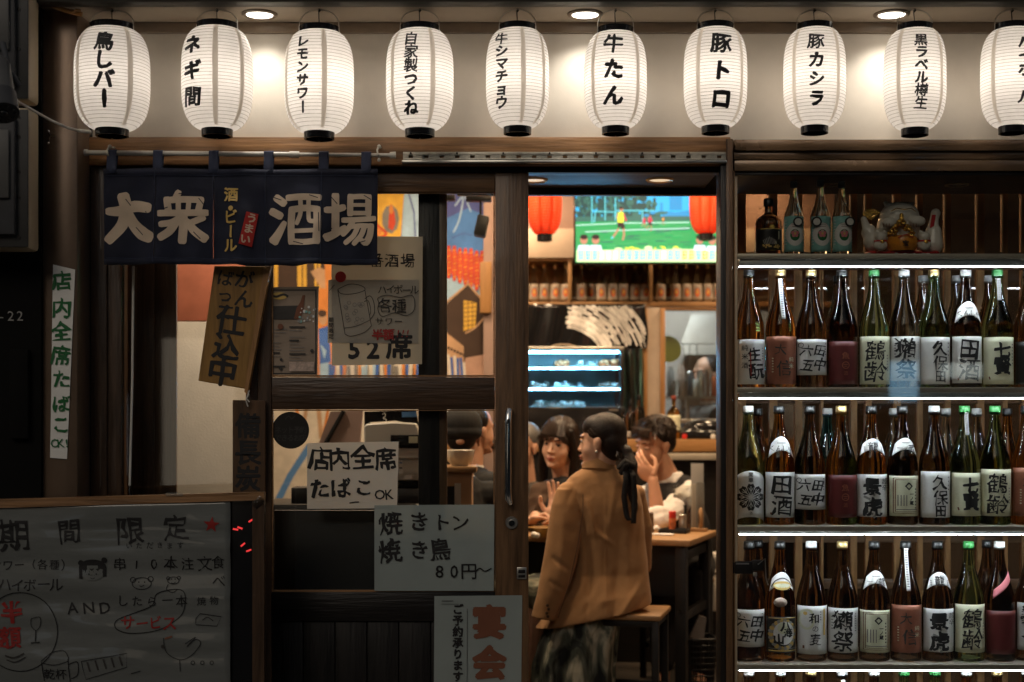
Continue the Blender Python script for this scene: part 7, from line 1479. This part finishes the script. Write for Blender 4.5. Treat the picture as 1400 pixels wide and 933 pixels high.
# ---------------------------------------------------------------- grey-haired guest behind the door stile
YO = 2.15
og = thing('person', 'grey haired guest mostly hidden behind the door stile at the left of the girl', 'person', (X(714, YO), YO, 0))
ho = Head(at(714, 612, YO), (-.55, -.8, 0), 0, .96); b = MB(); ho.skin(b); pel = Vector((X(712, YO+.15), YO+.15, .56)); ch = at(712, 715, YO+.06); torso(b, pel, ch, at(714, 660, YO), at(682, 680, YO), at(742, 678, YO)); legs(b, pel, (0, -.9, 0), (1, 0, 0)); b.limb([at(742, 678, YO), at(738, 740, YO-.05), at(718, 735, YO-.2)], [.045, .036, .026]); b.limb([at(682, 680, YO), at(680, 740, YO-.05), at(700, 735, YO-.2)], [.045, .036, .026]); hand(b, at(718, 735, YO-.2), (-.6, -.6, 0), (0, 0, -1), .9, (20, 20, 20)); hand(b, at(700, 735, YO-.2), (.3, -.8, 0), (0, 0, -1), .9, (20, 20, 20)); body = b.fuse('body', 'skin', og, .0045, 2); ho.face(body)
b = MB(); b.ball(ho.p(0, -.026, .048), (.08, .088, .08), ho.m, 24); b.fuse('hair', 'hair_grey', og, .004, 2)
b = MB(); b.limb([pel, ch, at(713, 690, YO+.04)], [.14, .14, .115], 18); b.limb([at(682, 680, YO), at(714, 672, YO+.03), at(740, 678, YO)], [.06, .08, .056]); b.limb([at(742, 680, YO), at(738, 738, YO-.05)], [.058, .05]); b.limb([at(682, 680, YO), at(680, 738, YO-.05)], [.058, .05]); b.fuse('coat', 'grey_cloth', og, .006, 3); trousers(og, pel, (0, -.9, 0), (1, 0, 0), 'vest_cloth')
stool(712, YO+.15, 0, 'stool under the grey haired guest behind the door stile', .46)
# ---------------------------------------------------------------- two guests seen through the lower door glass
def guest(px, py, Y, fwd, label, hairm, coat, cap=False, k=.95, stand=False):
    t = thing('person', label, 'person', (X(px, Y), Y, 0)); h = Head(at(px, py, Y), fwd, 0, k); f = Vector(fwd); f.z = 0; f.normalize(); sd = f.cross(Vector((0, 0, 1))); c_ = h.c; nk = c_+Vector((0, 0, -.19))-f*.02; pel = Vector((c_.x, c_.y, .56 if not stand else nk.z-.5))-f*.06; ch = pel.lerp(nk, .62); L_, R_ = nk-sd*.17-Vector((0, 0, .05)), nk+sd*.17-Vector((0, 0, .05))
    b = MB(); h.skin(b, nk); torso(b, pel, ch, nk, L_, R_)
    def stance(b, ex):
        for q in (-1, 1): h_ = pel+sd*.085*q; a_ = Vector((h_.x, h_.y, .07)); b.limb([h_, h_.lerp(a_, .5), a_], [.08+ex, .055+ex, .04+ex*1.6]); (b.limb([a_-Vector((0, 0, .03)), a_+f*.14-Vector((0, 0, .04))], [.036, .026]) if not ex else None)
    stance(b, 0) if stand else legs(b, pel, f, sd)
    for s0 in (L_, R_): e = s0+f*.08-Vector((0, 0, .27)); w_ = e+f*.2+Vector((0, 0, .0)); b.limb([s0, e, w_], [.045, .036, .026]); hand(b, w_, f, (0, 0, -1), .9, (20, 20, 20))
    body = b.fuse('body', 'skin', t, .0045, 2); h.face(body)
    b = MB(); b.ball(h.p(0, -.026, .046), (.083*k, .09*k, .083*k), h.m, 24); b.ball(h.p(0, -.06, .005), (.07*k, .045*k, .062*k), h.m); b.fuse('hair', hairm, t, .0045, 2)
    if cap:
        b = MB(); b.ball(h.p(0, -.015, .062), (.092*k, .105*k, .085*k), h.m, 28); b.ball(h.p(0, -.03, .03), (.092*k, .095*k, .05*k), h.m, 28); b.ball(h.p(0, .11, .035), (.065, .06, .008), h.m); o = b.fuse('cap', 'black_cloth', t, .004, 3)
        b = MB(); b.ball(h.p(0, -.112*k, -.012), (.018, .01, .012), h.m); b.build('cap_opening', 'skin', o)
    b = MB(); b.limb([pel, ch, ch.lerp(nk, .6)], [.145, .14, .11], 18); b.limb([L_, nk-Vector((0, 0, .06)), R_], [.06, .075, .06])
    for s0 in (L_, R_): e = s0+f*.08-Vector((0, 0, .27)); b.limb([s0, e, e+f*.17], [.06, .052, .038])
    crumple(b.fuse('coat', coat, t, .006, 3), .005, 14)
    if stand: b = MB(); stance(b, .013); b.fuse('trousers', 'vest_cloth', t, .006, 2)
    else: trousers(t, pel, f, sd, 'vest_cloth')
    b = MB(); b.lathe([(.062, -.03), (.058, 0), (.052, .02), (.05, .018)], nk+Vector((0, 0, .015)), 24); b.build('shirt_collar', 'shirt_cloth', t)
    if not stand: stool((c_.x-f.x*.06)*sc(c_.y-f.y*.06)+700, c_.y-f.y*.06, 0, 'stool under the '+label.split(' seen')[0].split(' sitting')[0], .46)
guest(632, 600, 1.35, (.05, 1, 0), 'guest in a black cap seen from behind the white bowl', 'hair', 'black_cloth', True)
guest(650, 590, 1.85, (.75, .6, 0), 'dark haired guest in black suit sitting beyond the capped guest', 'hair', 'black_cloth', False, .98)
guest(966, 514, 3.9, (-.75, -.5, 0), 'kitchen worker in a grey shirt blurred behind the misted window', 'hair', 'grey_cloth', False, .95, True)
